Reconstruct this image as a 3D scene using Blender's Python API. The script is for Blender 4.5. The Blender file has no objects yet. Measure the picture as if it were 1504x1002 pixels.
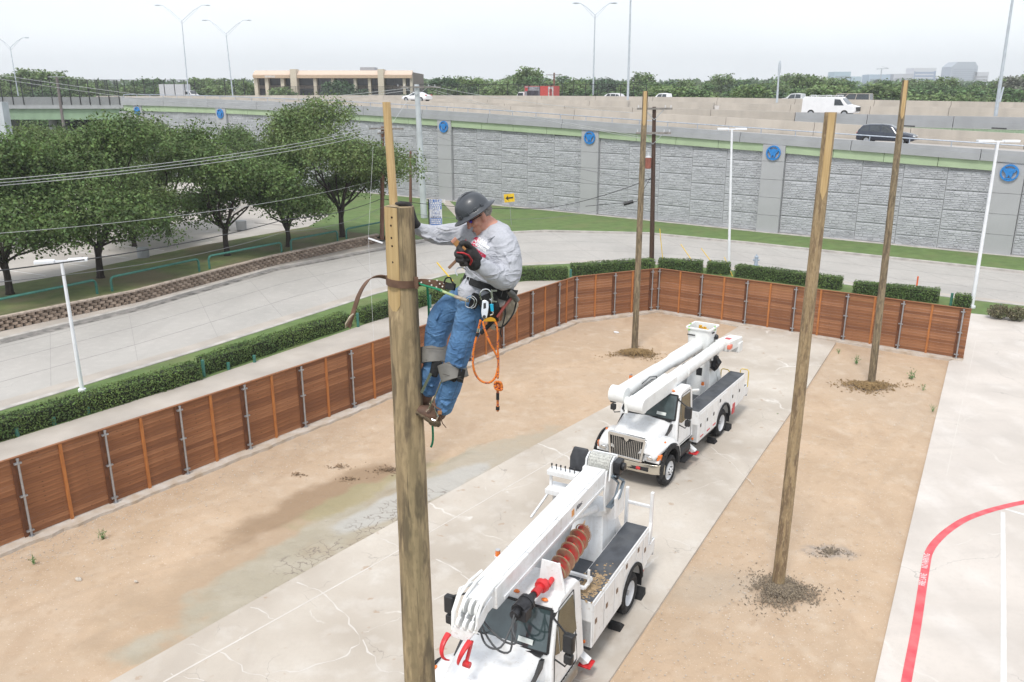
import bpy, bmesh, math, random
from mathutils import Vector, Matrix
R=math.radians; PI=math.pi
random.seed(7)
SC=bpy.context.scene; COL=SC.collection
# ---------------- camera ----------------
F=1205.0; TH=math.atan((501-134.0)/F); HC=12.0
cd=bpy.data.cameras.new('camera'); cam=bpy.data.objects.new('camera',cd); COL.objects.link(cam)
cam.location=(0,0,HC); cam.rotation_euler=(PI/2-TH,0,0)
cd.sensor_width=36; cd.lens=F/1504*36; cd.clip_start=0.1; cd.clip_end=9000
SC.camera=cam
# ---------------- world and sun ----------------
w=bpy.data.worlds.new('World'); SC.world=w; w.use_nodes=True
nt=w.node_tree; nt.nodes.clear()
SUN_EL,SUN_AZ=R(58),R(200)
sky=nt.nodes.new('ShaderNodeTexSky'); sky.sky_type='NISHITA'; sky.sun_disc=False
sky.sun_elevation=SUN_EL; sky.sun_rotation=SUN_AZ; sky.dust_density=3.0; sky.air_density=1.2; sky.ozone_density=1.0; sky.altitude=0
bw=nt.nodes.new('ShaderNodeRGBToBW'); mx=nt.nodes.new('ShaderNodeMix'); mx.data_type='RGBA'
tint=nt.nodes.new('ShaderNodeMix'); tint.data_type='RGBA'; tint.blend_type='MULTIPLY'; tint.inputs[0].default_value=1
tint.inputs[7].default_value=(0.985,1.0,1.02,1)
mx.inputs[0].default_value=0.85
tc=nt.nodes.new('ShaderNodeTexCoord'); cn=nt.nodes.new('ShaderNodeTexNoise'); cn.inputs['Scale'].default_value=2.2; cn.inputs['Detail'].default_value=5
mp=nt.nodes.new('ShaderNodeMapping'); mp.inputs['Scale'].default_value=(1,1,3.5)
cr=nt.nodes.new('ShaderNodeMapRange'); cr.inputs[1].default_value=.3; cr.inputs[2].default_value=.7; cr.inputs[3].default_value=.94; cr.inputs[4].default_value=1.06
vm=nt.nodes.new('ShaderNodeVectorMath'); vm.operation='SCALE'
bg=nt.nodes.new('ShaderNodeBackground'); bg.inputs[1].default_value=0.15; ou=nt.nodes.new('ShaderNodeOutputWorld')
L=nt.links.new
L(sky.outputs[0],mx.inputs[6]); mx.inputs[7].default_value=(6.1,6.25,6.4,1); L(mx.outputs[2],tint.inputs[6])   # bright overcast veil over the clear sky
L(tc.outputs['Generated'],mp.inputs[0]); L(mp.outputs[0],cn.inputs['Vector']); L(cn.outputs[0],cr.inputs[0])
L(tint.outputs[2],vm.inputs[0]); L(cr.outputs[0],vm.inputs['Scale']); L(vm.outputs[0],bg.inputs[0]); L(bg.outputs[0],ou.inputs[0])
sl=bpy.data.lights.new('sun','SUN'); sl.energy=1.9; sl.angle=R(12); sl.color=(1,.96,.9)
so=bpy.data.objects.new('sun',sl); COL.objects.link(so)
so.rotation_euler=(PI/2-SUN_EL,0,-SUN_AZ+PI)
SC.view_settings.view_transform='Standard'; SC.view_settings.look='None'; SC.view_settings.exposure=0.40; SC.view_settings.gamma=1
SC.view_settings.use_curve_mapping=False
# ---------------- pixel helpers: where a sight line meets the place ----------------
def ray(x,y):
    a=(x-752)/F; b=-(y-501)/F
    return Vector((a, math.cos(TH)+b*math.sin(TH), -math.sin(TH)+b*math.cos(TH)))
def G(x,y,z=0.0):
    r=ray(x,y); t=(z-HC)/r.z; return Vector((r.x*t,r.y*t,z))
def AT(x,y,Y):
    r=ray(x,y); t=Y/r.y; return Vector((r.x*t,Y,HC+r.z*t))
def on_line(poly,px,py):
    r=ray(px,py); best=None
    for i in range(len(poly)-1):
        ax,ay=poly[i][:2]; bx,by=poly[i+1][:2]; dx,dy=bx-ax,by-ay
        den=r.x*dy-r.y*dx
        if abs(den)<1e-9: continue
        t=(ax*dy-ay*dx)/den; s=(ax*r.y-ay*r.x)/den
        if t>0 and (-1e-4<=s<=1.0001 or (i==0 and s<0) or (i==len(poly)-2 and s>1)):
            if best is None or t<best: best=t
    t=best; return Vector((r.x*t,r.y*t,HC+r.z*t))
def interp(tab,x):
    if x<=tab[0][0]:
        (a,b),(c,d)=tab[0],tab[1]
    elif x>=tab[-1][0]:
        (a,b),(c,d)=tab[-2],tab[-1]
    else:
        for i in range(len(tab)-1):
            if tab[i][0]<=x<=tab[i+1][0]: (a,b),(c,d)=tab[i],tab[i+1]; break
    return b+(d-b)*(x-a)/(c-a)
# ---------------- materials ----------------
def mat(name,col,rough=.6,metal=0.,var=.12,scale=6.,bump=0.,bscale=None,col2=None,stretch=None,spec=.5,detail=5,coat=0.,lo=.35,hi=.65,sub=0.):
    m=bpy.data.materials.new(name); m.use_nodes=True; n=m.node_tree; b=n.nodes['Principled BSDF']; l=n.links.new
    b.inputs['Roughness'].default_value=rough; b.inputs['Metallic'].default_value=metal
    b.inputs['Specular IOR Level'].default_value=spec; b.inputs['Coat Weight'].default_value=coat
    if sub: b.inputs['Subsurface Weight'].default_value=sub; b.inputs['Subsurface Scale'].default_value=.02
    t=n.nodes.new('ShaderNodeTexCoord'); mpn=n.nodes.new('ShaderNodeMapping'); l(t.outputs['Object'],mpn.inputs[0])
    if stretch: mpn.inputs['Scale'].default_value=stretch
    no=n.nodes.new('ShaderNodeTexNoise'); no.inputs['Scale'].default_value=scale; no.inputs['Detail'].default_value=detail; l(mpn.outputs[0],no.inputs['Vector'])
    mr=n.nodes.new('ShaderNodeMapRange'); mr.inputs[1].default_value=lo; mr.inputs[2].default_value=hi; l(no.outputs[0],mr.inputs[0])
    mi=n.nodes.new('ShaderNodeMix'); mi.data_type='RGBA'
    c=tuple(col[:3]); c2=col2 or tuple(max(0,x*(1-2*var)) for x in c)
    mi.inputs[6].default_value=(*c,1); mi.inputs[7].default_value=(*c2,1)
    l(mr.outputs[0],mi.inputs[0]); l(mi.outputs[2],b.inputs['Base Color'])
    if bump:
        bn=n.nodes.new('ShaderNodeTexNoise'); bn.inputs['Scale'].default_value=bscale or scale*4; bn.inputs['Detail'].default_value=6; l(mpn.outputs[0],bn.inputs['Vector'])
        bu=n.nodes.new('ShaderNodeBump'); bu.inputs['Strength'].default_value=1; bu.inputs['Distance'].default_value=bump; l(bn.outputs[0],bu.inputs['Height']); l(bu.outputs[0],b.inputs['Normal'])
    m['mix']=mi.name
    return m
def N(m): return m.node_tree
def layer(m,fac_socket,col,after=True):
    """lay another colour over a material's base colour where fac is 1"""
    n=m.node_tree; b=n.nodes['Principled BSDF']; src=b.inputs['Base Color'].links[0].from_socket
    mi=n.nodes.new('ShaderNodeMix'); mi.data_type='RGBA'; n.links.new(src,mi.inputs[6]); mi.inputs[7].default_value=(*col,1)
    n.links.new(fac_socket,mi.inputs[0]); n.links.new(mi.outputs[2],b.inputs['Base Color'])
def noise_fac(m,scale,lo,hi,vec=None,detail=6,amt=1.0,stretch=None,offset=(0,0,0),coord='Object'):
    n=m.node_tree; t=n.nodes.new('ShaderNodeTexCoord'); mpn=n.nodes.new('ShaderNodeMapping'); n.links.new(t.outputs[coord],mpn.inputs[0])
    if stretch: mpn.inputs['Scale'].default_value=stretch
    mpn.inputs['Location'].default_value=offset
    no=n.nodes.new('ShaderNodeTexNoise'); no.inputs['Scale'].default_value=scale; no.inputs['Detail'].default_value=detail
    n.links.new(mpn.outputs[0],no.inputs['Vector'])
    mr=n.nodes.new('ShaderNodeMapRange'); mr.inputs[1].default_value=lo; mr.inputs[2].default_value=hi; mr.inputs[4].default_value=amt
    n.links.new(no.outputs[0],mr.inputs[0]); return mr.outputs[0]
def mul(m,a,b):
    x=m.node_tree.nodes.new('ShaderNodeMath'); x.operation='MULTIPLY'; m.node_tree.links.new(a,x.inputs[0])
    if isinstance(b,(int,float)): x.inputs[1].default_value=b
    else: m.node_tree.links.new(b,x.inputs[1])
    return x.outputs[0]
def crack_fac(m,scale,width,warp=.6,coord='Object',offset=(0,0,0),wscale=1.0):
    n=m.node_tree; l=n.links.new; t=n.nodes.new('ShaderNodeTexCoord'); mpn=n.nodes.new('ShaderNodeMapping'); mpn.inputs['Location'].default_value=offset
    l(t.outputs[coord],mpn.inputs[0])
    no=n.nodes.new('ShaderNodeTexNoise'); no.inputs['Scale'].default_value=wscale; no.inputs['Detail'].default_value=6; l(mpn.outputs[0],no.inputs['Vector'])
    s=n.nodes.new('ShaderNodeVectorMath'); s.operation='SCALE'; s.inputs['Scale'].default_value=warp; l(no.outputs['Color'],s.inputs[0])
    a=n.nodes.new('ShaderNodeVectorMath'); a.operation='ADD'; l(mpn.outputs[0],a.inputs[0]); l(s.outputs[0],a.inputs[1])
    v=n.nodes.new('ShaderNodeTexVoronoi'); v.feature='DISTANCE_TO_EDGE'; v.inputs['Scale'].default_value=scale; v.voronoi_dimensions='2D'; l(a.outputs[0],v.inputs['Vector'])
    mr=n.nodes.new('ShaderNodeMapRange'); mr.inputs[1].default_value=0; mr.inputs[2].default_value=width; mr.inputs[3].default_value=1; mr.inputs[4].default_value=0; l(v.outputs['Distance'],mr.inputs[0])
    return mr.outputs[0]
def glass(name,col=(.02,.03,.03),rough=.05):
    m=mat(name,col,rough,0,.2,3,spec=.8,coat=.3); return m
# ---------------- mesh builder ----------------
class MB:
    def __init__(s): s.v=[]; s.f=[]; s.mi=[]; s.cur=0
    def add(s,vs,fs):
        o=len(s.v); s.v+=[tuple(x) for x in vs]; s.f+=[tuple(i+o for i in f) for f in fs]; s.mi+=[s.cur]*len(fs); return s
    def box(s,x0,x1,y0,y1,z0,z1):
        return s.add([(x0,y0,z0),(x1,y0,z0),(x1,y1,z0),(x0,y1,z0),(x0,y0,z1),(x1,y0,z1),(x1,y1,z1),(x0,y1,z1)],
            [(0,3,2,1),(4,5,6,7),(0,1,5,4),(1,2,6,5),(2,3,7,6),(3,0,4,7)])
    def bar(s,a,b,w,h,up=(0,0,1)):
        a=Vector(a);b=Vector(b);d=(b-a).normalized(); u=Vector(up)
        if abs(d.dot(u))>.98: u=Vector((1,0,0))
        x=d.cross(u).normalized(); y=x.cross(d).normalized(); x*=w/2; y*=h/2
        vs=[a-x-y,a+x-y,a+x+y,a-x+y,b-x-y,b+x-y,b+x+y,b-x+y]
        return s.add(vs,[(0,1,2,3),(7,6,5,4),(0,4,5,1),(1,5,6,2),(2,6,7,3),(3,7,4,0)])
    def cyl(s,a,b,r0,r1=None,n=12,cap=True):
        r1=r0 if r1 is None else r1
        return s.tube([a,b],[r0,r1],n,cap)
    def tube(s,pts,r,n=8,cap=True,sq=1.0,up=None):
        pts=[Vector(p) for p in pts]; rs=r if isinstance(r,(list,tuple)) else [r]*len(pts)
        vs=[]; prev=None
        for i,p in enumerate(pts):
            d=(pts[min(i+1,len(pts)-1)]-pts[max(i-1,0)])
            d=d.normalized() if d.length>1e-9 else Vector((0,0,1))
            if prev is None:
                u=Vector(up) if up else (Vector((0,0,1)) if abs(d.z)<.9 else Vector((0,1,0)))
            else: u=prev
            x=d.cross(u)
            if x.length<1e-6: x=d.orthogonal()
            x.normalize(); y=x.cross(d).normalized(); prev=y
            for k in range(n):
                a=2*PI*k/n; vs.append(p+x*math.cos(a)*rs[i]+y*math.sin(a)*rs[i]*sq)
        fs=[]
        for i in range(len(pts)-1):
            for k in range(n):
                k2=(k+1)%n; fs.append((i*n+k,i*n+k2,(i+1)*n+k2,(i+1)*n+k))
        if cap: fs.append(tuple(range(n))[::-1]); fs.append(tuple((len(pts)-1)*n+k for k in range(n)))
        return s.add(vs,fs)
    def loft(s,rings,cap=True,close=True):
        n=len(rings[0]); vs=[p for r in rings for p in r]; fs=[]
        for i in range(len(rings)-1):
            for k in range(n if close else n-1):
                k2=(k+1)%n; fs.append((i*n+k,i*n+k2,(i+1)*n+k2,(i+1)*n+k))
        if cap: fs.append(tuple(range(n))[::-1]); fs.append(tuple((len(rings)-1)*n+k for k in range(n)))
        return s.add(vs,fs)
    def prism(s,poly,axis,a,b):
        """2D polygon extruded along axis 'x','y' or 'z' between a and b"""
        f={'x':lambda p,t:(t,p[0],p[1]),'y':lambda p,t:(p[0],t,p[1]),'z':lambda p,t:(p[0],p[1],t)}[axis]
        n=len(poly); vs=[f(p,a) for p in poly]+[f(p,b) for p in poly]
        fs=[tuple(range(n))[::-1],tuple(range(n,2*n))]+[(k,(k+1)%n,n+(k+1)%n,n+k) for k in range(n)]
        return s.add(vs,fs)
    def ell(s,c,r,nu=12,nv=8,rot=None):
        vs=[];fs=[]
        for j in range(nv+1):
            ph=PI*j/nv
            for i in range(nu):
                a=2*PI*i/nu; q=Vector((r[0]*math.sin(ph)*math.cos(a),r[1]*math.sin(ph)*math.sin(a),r[2]*math.cos(ph)))
                if rot: q=rot@q
                vs.append(Vector(c)+q)
        for j in range(nv):
            for i in range(nu): fs.append((j*nu+i,(j+1)*nu+i,(j+1)*nu+(i+1)%nu,j*nu+(i+1)%nu))
        return s.add(vs,fs)
    def mesh(s,name,mats=None,smooth=False,fix=True):
        me=bpy.data.meshes.new(name); me.from_pydata(s.v,[],s.f)
        for m in (mats if isinstance(mats,(list,tuple)) else [mats]):
            if m: me.materials.append(m)
        me.polygons.foreach_set('material_index',s.mi)
        if fix and len(s.f)<20000:
            bm=bmesh.new(); bm.from_mesh(me)
            bmesh.ops.recalc_face_normals(bm,faces=bm.faces); bm.to_mesh(me); bm.free()
        if smooth: me.polygons.foreach_set('use_smooth',[True]*len(me.polygons))
        me.update(); return me
def put(name,me,parent=None,loc=None,rot=None,scale=None):
    o=bpy.data.objects.new(name,me); COL.objects.link(o)
    if parent: o.parent=parent
    if loc is not None: o.location=loc
    if rot is not None: o.rotation_euler=rot
    if scale is not None: o.scale=scale if isinstance(scale,(tuple,list)) else (scale,)*3
    return o
def part(name,mb,m,parent=None,smooth=False,bevel=0,label=None,auto=False,seg=2):
    o=put(name,mb.mesh(name,m,smooth),parent)
    if bevel:
        b=o.modifiers.new('bevel','BEVEL'); b.width=bevel; b.segments=seg; b.limit_method='ANGLE'; b.angle_limit=R(35)
        o.data.polygons.foreach_set('use_smooth',[True]*len(o.data.polygons))
        wn=o.modifiers.new('wn','WEIGHTED_NORMAL'); wn.keep_sharp=True
    if auto:
        o.data.polygons.foreach_set('use_smooth',[True]*len(o.data.polygons))
        try: o.data.set_sharp_from_angle(angle=R(auto if auto is not True else 40))
        except Exception: pass
    if label: o['label']=label
    return o
def tag(o,label,cat=None,group=None):
    o['label']=label
    if cat: o['category']=cat
    if group: o['group']=group
    return o
def thing(name,label,cat,loc=(0,0,0),rz=0,group=None,rot=None):
    o=bpy.data.objects.new(name,None); o.empty_display_size=.2; COL.objects.link(o)
    o.location=loc; o.rotation_euler=rot or (0,0,rz); return tag(o,label,cat,group)
def struct(o,kind='structure',label=None):
    o['kind']=kind
    if label: o['label']=label
    return o
def dup(root,loc=None,rz=None,label=None,group=None,scale=None):
    kids={}
    for x in list(COL.objects):
        if x.parent: kids.setdefault(x.parent.name,[]).append(x)
    def cp(o,par):
        c=o.copy(); COL.objects.link(c); c.parent=par
        for k in kids.get(o.name,[]): cp(k,c)
        return c
    r=cp(root,None)
    if loc is not None: r.location=loc
    if rz is not None: r.rotation_euler=(0,0,rz)
    if scale: r.scale=scale if isinstance(scale,tuple) else (scale,)*3
    if label: r['label']=label
    if group: r['group']=group
    return r
FONT=None
def text(name,s,size,m,parent=None,M=None,ext=.001,align='CENTER',bold=0.,xs=1.0):
    c=bpy.data.curves.new(name,'FONT'); c.body=s; c.size=size; c.extrude=ext; c.align_x=align; c.align_y='CENTER'; c.offset=bold; c.resolution_u=2
    o=bpy.data.objects.new(name,c); me=bpy.data.meshes.new_from_object(o); bpy.data.objects.remove(o)
    me.materials.clear(); me.materials.append(m)
    for v in me.vertices: v.co.x*=xs
    o=put(name,me,parent)
    if M is not None: o.matrix_local=M
    return o
def frame(origin,xax,zax):
    """matrix whose local X runs along xax and local Z (out of the face) along zax"""
    x=Vector(xax).normalized(); z=Vector(zax).normalized(); y=z.cross(x).normalized(); x=y.cross(z)
    M=Matrix((x,y,z)).transposed().to_4x4(); M.translation=Vector(origin); return M
# ---------------- palette ----------------
white_paint=mat('white_paint',(.78,.79,.80),.35,0,.04,2.,coat=.3)
layer(white_paint,noise_fac(white_paint,5,.55,.75,amt=.4),(.5,.46,.4))
layer(white_paint,noise_fac(white_paint,14,.64,.70,amt=.35),(.42,.35,.28))
layer(white_paint,noise_fac(white_paint,2.4,.5,.7,amt=.3,stretch=(5,5,.7),offset=(4,2,1)),(.55,.53,.50))
white_glass=mat('white_fibreglass',(.76,.77,.76),.45,0,.05,2.5)
layer(white_glass,noise_fac(white_glass,4,.56,.8,amt=.35,stretch=(1,1,1)),(.5,.47,.42))
black_rubber=mat('black_rubber',(.022,.022,.024),.85,0,.3,9,bump=.004)
black_plastic=mat('black_plastic',(.02,.02,.022),.5,0,.2,6)
bed_liner=mat('bed_liner',(.075,.082,.095),.8,0,.18,3,bump=.003,bscale=60)
layer(bed_liner,noise_fac(bed_liner,1.6,.5,.75,amt=.35),(.16,.16,.16))
chrome=mat('chrome',(.75,.74,.72),.12,1,.05,2)
steel=mat('galvanised_steel',(.48,.5,.53),.42,.75,.12,8)
rim_paint=mat('rim_paint',(.72,.73,.75),.4,0,.06,4)
grille_dark=mat('grille_dark',(.03,.03,.03),.6)
glassm=glass('dark_glass',(.05,.075,.08))
side_glass=glass('side_glass',(.07,.065,.03))
orange_lens=mat('orange_lens',(.8,.2,.03),.25,0,.1,5,coat=.5)
red_paint=mat('red_paint',(.62,.03,.035),.4,0,.15,8)
red_lens=mat('red_lens',(.45,.02,.02),.3,0,.1,5)
yellow_paint=mat('yellow_paint',(.75,.5,.04),.5)
lamp_glass=mat('lamp_glass',(.6,.62,.64),.15,0,.2,10,coat=.6)
concrete_grey=mat('concrete_grey',(.36,.37,.385),.9,0,.06,.7,bump=.004,bscale=20)
concrete_beige=mat('concrete_beige',(.50,.455,.40),.9,0,.08,.5,bump=.004,bscale=20,stretch=(1,1,.3))
layer(concrete_beige,noise_fac(concrete_beige,1.2,.5,.75,amt=.4,stretch=(1,1,.12)),(.34,.31,.28))
green_conc=mat('pale_green_concrete',(.38,.48,.31),.85,0,.06,.8)
green_steel=mat('green_steel',(.25,.36,.24),.6,0,.1,.6)
dark_void=mat('drain_slot_shade',(.05,.05,.055),.9)  # near black stands in for the shade inside the drain slots
stone_panel=mat('cast_stone_panel',(.46,.47,.495),.92,0,.08,1.2,bump=.006,bscale=9)
joint_dark=mat('joint_backing',(.17,.17,.18),.95)
emblem_blue=mat('emblem_blue',(.02,.22,.60),.45)
teal_paint=mat('teal_paint',(.05,.19,.15),.45,0,.15,6)
# ---- walked and driven surfaces
yard=mat('yard_concrete',(.53,.48,.42),.9,0,.10,.35,bump=.003,bscale=40,col2=(.41,.36,.305))
layer(yard,noise_fac(yard,1.3,.52,.72,amt=.5),(.60,.57,.53))
layer(yard,noise_fac(yard,.16,.5,.7,amt=.45),(.40,.34,.28))
layer(yard,noise_fac(yard,.6,.58,.66,amt=.35,stretch=(2.2,.35,1),offset=(2,2,0)),(.40,.35,.30))
layer(yard,noise_fac(yard,2.2,.66,.70,amt=.6),(.36,.25,.17))
layer(yard,mul(yard,crack_fac(yard,.55,.006,1.2,offset=(11,5,0)),noise_fac(yard,.5,.5,.56)),(.28,.25,.22))
layer(yard,noise_fac(yard,9,.45,.8,amt=.35),(.42,.38,.33))
layer(yard,mul(yard,crack_fac(yard,.16,.009,2.4,wscale=.5),noise_fac(yard,.3,.52,.6)),(.64,.61,.57))
layer(yard,mul(yard,crack_fac(yard,.31,.008,1.4,offset=(7,3,0)),noise_fac(yard,.4,.58,.62)),(.58,.55,.51))
lot=mat('lot_concrete',(.57,.52,.475),.9,0,.08,.35,bump=.003,bscale=40)
layer(lot,noise_fac(lot,.9,.5,.72,amt=.55,stretch=(1,.5,1)),(.65,.61,.575))
layer(lot,noise_fac(lot,.22,.52,.7,amt=.4),(.43,.39,.35))
layer(lot,noise_fac(lot,7,.5,.8,amt=.3),(.42,.39,.36))
layer(lot,mul(lot,crack_fac(lot,.12,.006,1.8,wscale=.5),noise_fac(lot,.3,.5,.6,amt=.45)),(.68,.65,.61))
layer(lot,noise_fac(lot,.5,.55,.68,amt=.4,stretch=(.5,2.5,1),offset=(4,4,0)),(.46,.42,.385))
layer(lot,mul(lot,crack_fac(lot,.2,.003,1.2,offset=(3,9,0)),noise_fac(lot,.4,.5,.56)),(.3,.28,.26))
road_m=mat('road_concrete',(.42,.40,.375),.9,0,.06,.25,bump=.003,bscale=30)
layer(road_m,noise_fac(road_m,.18,.45,.7,amt=.6),(.405,.38,.355))
layer(road_m,noise_fac(road_m,2.5,.5,.75,amt=.35),(.50,.475,.445))
layer(road_m,noise_fac(road_m,.45,.56,.66,amt=.35,stretch=(1.6,.3,1),offset=(1,2,0)),(.345,.325,.305))
layer(road_m,mul(road_m,crack_fac(road_m,.12,.002,2,offset=(3,9,0)),noise_fac(road_m,.2,.5,.56)),(.28,.26,.25))
walk_m=mat('walk_concrete',(.45,.405,.36),.9,0,.1,.5,bump=.003,bscale=30)
layer(walk_m,noise_fac(walk_m,1.2,.5,.75,amt=.5),(.38,.33,.28))
kerb_m=mat('kerb_concrete',(.50,.47,.44),.9,0,.14,1.5,bump=.004,bscale=20)
damp_kerb=mat('stained_kerb',(.10,.095,.09),.85,0,.2,2,col2=(.3,.28,.26))
footing_m=mat('footing_concrete',(.52,.475,.43),.95,0,.15,2.2,bump=.01,bscale=15,col2=(.42,.34,.26))
parking_m=mat('parking_concrete',(.49,.455,.42),.9,0,.08,.3)
layer(parking_m,noise_fac(parking_m,.3,.5,.7,amt=.5),(.4,.36,.33))
lot_paint=mat('faded_white_paint',(.66,.65,.63),.8,0,.08,3)
fire_red=mat('fire_lane_red',(.56,.065,.085),.7,0,.12,3,col2=(.62,.13,.14))
grass_m=mat('mown_grass',(.13,.20,.06),.95,0,.2,1.1,bump=.03,bscale=25,col2=(.095,.15,.045))
layer(grass_m,noise_fac(grass_m,.35,.5,.72,amt=.6),(.17,.17,.075))
layer(grass_m,noise_fac(grass_m,14,.5,.8,amt=.5),(.16,.21,.075))
lawn_m=mat('shady_lawn',(.15,.18,.06),.95,0,.2,1.1,bump=.04,bscale=25,col2=(.10,.13,.042))
layer(lawn_m,noise_fac(lawn_m,.28,.46,.62,amt=.75),(.20,.155,.095))
layer(lawn_m,noise_fac(lawn_m,9,.5,.8,amt=.5),(.14,.17,.06))
far_ground=mat('far_ground',(.10,.12,.06),.95,0,.2,.02)
def sand_mat():
    m=mat('sandy_dirt',(.475,.352,.245),.95,0,.08,.5,bump=.05,bscale=2.2,col2=(.42,.305,.205))
    layer(m,noise_fac(m,.22,.45,.65,amt=.7,stretch=(1,.6,1)),(.41,.315,.23))
    layer(m,noise_fac(m,1.6,.52,.72,amt=.5),(.52,.425,.33))
    layer(m,noise_fac(m,.7,.55,.68,amt=.6,stretch=(1.6,.5,1),offset=(3,8,0)),(.385,.275,.185))
    layer(m,noise_fac(m,3.2,.58,.70,amt=.5,offset=(1,4,0)),(.37,.26,.17))
    layer(m,noise_fac(m,24,.64,.70,amt=.75),(.66,.58,.49))
    layer(m,noise_fac(m,45,.66,.71,amt=.5),(.24,.17,.11))
    n=m.node_tree; l=n.links.new; t=n.nodes.new('ShaderNodeTexCoord')
    def blob(cx,cy,rx,ry,ang,warp=1.6,edge=.25,ws=.7,off=0.):
        mp=n.nodes.new('ShaderNodeMapping'); mp.vector_type='TEXTURE'; mp.inputs['Location'].default_value=(cx,cy,0); mp.inputs['Rotation'].default_value=(0,0,ang); mp.inputs['Scale'].default_value=(rx,ry,1)
        no=n.nodes.new('ShaderNodeTexNoise'); no.inputs['Scale'].default_value=ws; no.inputs['Detail'].default_value=6; l(t.outputs['Object'],no.inputs['Vector'])
        sb=n.nodes.new('ShaderNodeVectorMath'); sb.operation='SUBTRACT'; sb.inputs[1].default_value=(.5,.5,.5); l(no.outputs['Color'],sb.inputs[0])
        sc=n.nodes.new('ShaderNodeVectorMath'); sc.operation='SCALE'; sc.inputs['Scale'].default_value=warp; l(sb.outputs[0],sc.inputs[0])
        l(t.outputs['Object'],mp.inputs[0]); ad=n.nodes.new('ShaderNodeVectorMath'); l(mp.outputs[0],ad.inputs[0]); l(sc.outputs[0],ad.inputs[1])
        sx=n.nodes.new('ShaderNodeSeparateXYZ'); l(ad.outputs[0],sx.inputs[0]); cx_=n.nodes.new('ShaderNodeCombineXYZ'); l(sx.outputs[0],cx_.inputs[0]); l(sx.outputs[1],cx_.inputs[1])
        ln=n.nodes.new('ShaderNodeVectorMath'); ln.operation='LENGTH'; l(cx_.outputs[0],ln.inputs[0])
        mr=n.nodes.new('ShaderNodeMapRange'); mr.inputs[1].default_value=1-edge; mr.inputs[2].default_value=1; mr.inputs[3].default_value=1; mr.inputs[4].default_value=0; mr.interpolation_type='SMOOTHSTEP'
        l(ln.outputs['Value'],mr.inputs[0]); return mr.outputs[0]
    A=R(52)
    damp=blob(-5.6,20.4,8.4,2.6,A,edge=.6); layer(m,mul(m,damp,.75),(.36,.265,.18))
    d2=blob(-5.9,23.0,4.6,1.0,A,1.4,.5); layer(m,mul(m,d2,.9),(.27,.185,.115))
    gr=blob(-4.6,23.2,3.4,.8,R(48),1.6,.4); layer(m,mul(m,gr,.75),(.29,.26,.15))
    silt=blob(-3.7,21.6,8.2,1.75,A,1.0,.25,.8); layer(m,mul(m,silt,.95),(.34,.30,.225)); layer(m,mul(m,silt,noise_fac(m,.9,.45,.6,amt=.6,stretch=(1,1,1))),(.405,.36,.285)); layer(m,mul(m,silt,noise_fac(m,.5,.52,.6,amt=.6,offset=(5,5,0))),(.32,.26,.18))
    s3=blob(-.3,25.9,3.6,1.25,R(50),1.1,.3,.9); layer(m,mul(m,s3,.85),(.375,.32,.245))
    crk=mul(m,crack_fac(m,2.6,.07,1.3,wscale=1.9),mul(m,blob(-3.7,20.9,4.8,1.3,A,1.2,.3),noise_fac(m,.9,.38,.48)))
    sky_sheen=blob(-3.1,23.0,3.4,.75,R(48),1.0,.3); layer(m,mul(m,sky_sheen,.75),(.42,.41,.385))  # pale grey painted in for the sky reflected off the wet silt
    layer(m,crk,(.17,.135,.11))
    puddle=blob(.3,18.9,.0001,.0001,0)  # keeps node order stable
    g2=blob(8.75,19.8,.95,.5,R(-10),1.0,.7); layer(m,mul(m,mul(m,g2,.8),noise_fac(m,6,.42,.58)),(.22,.19,.165)); layer(m,mul(m,g2,.45),(.33,.29,.26))
    g3=blob(4.9,18.2,2.2,1.3,R(0),1.2,.8); layer(m,mul(m,g3,.45),(.36,.31,.25))
    # shallow water film: smoother where the silt lies
    b=n.nodes['Principled BSDF']; mr=n.nodes.new('ShaderNodeMapRange'); mr.inputs[3].default_value=.95; mr.inputs[4].default_value=.42; l(silt,mr.inputs[0]); l(mr.outputs[0],b.inputs['Roughness'])
    return m
sand_m=sand_mat()
# ---------------- ground ----------------
def sheet(name,poly,z,m,thick=.1,structure=True):
    mb=MB(); mb.prism([(p[0],p[1]) for p in poly],'z',z-thick,z)
    o=part(name,mb,m)
    if structure: struct(o)
    return o
gm=MB(); gm.add([(-6000,-300,-.5),(6000,-300,-.5),(6000,8000,-.5),(-6000,8000,-.5)],[(0,1,2,3)])
struct(part('ground',gm,far_ground))
def G2(*a): 
    p=G(*a); return (p.x,p.y)
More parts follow.
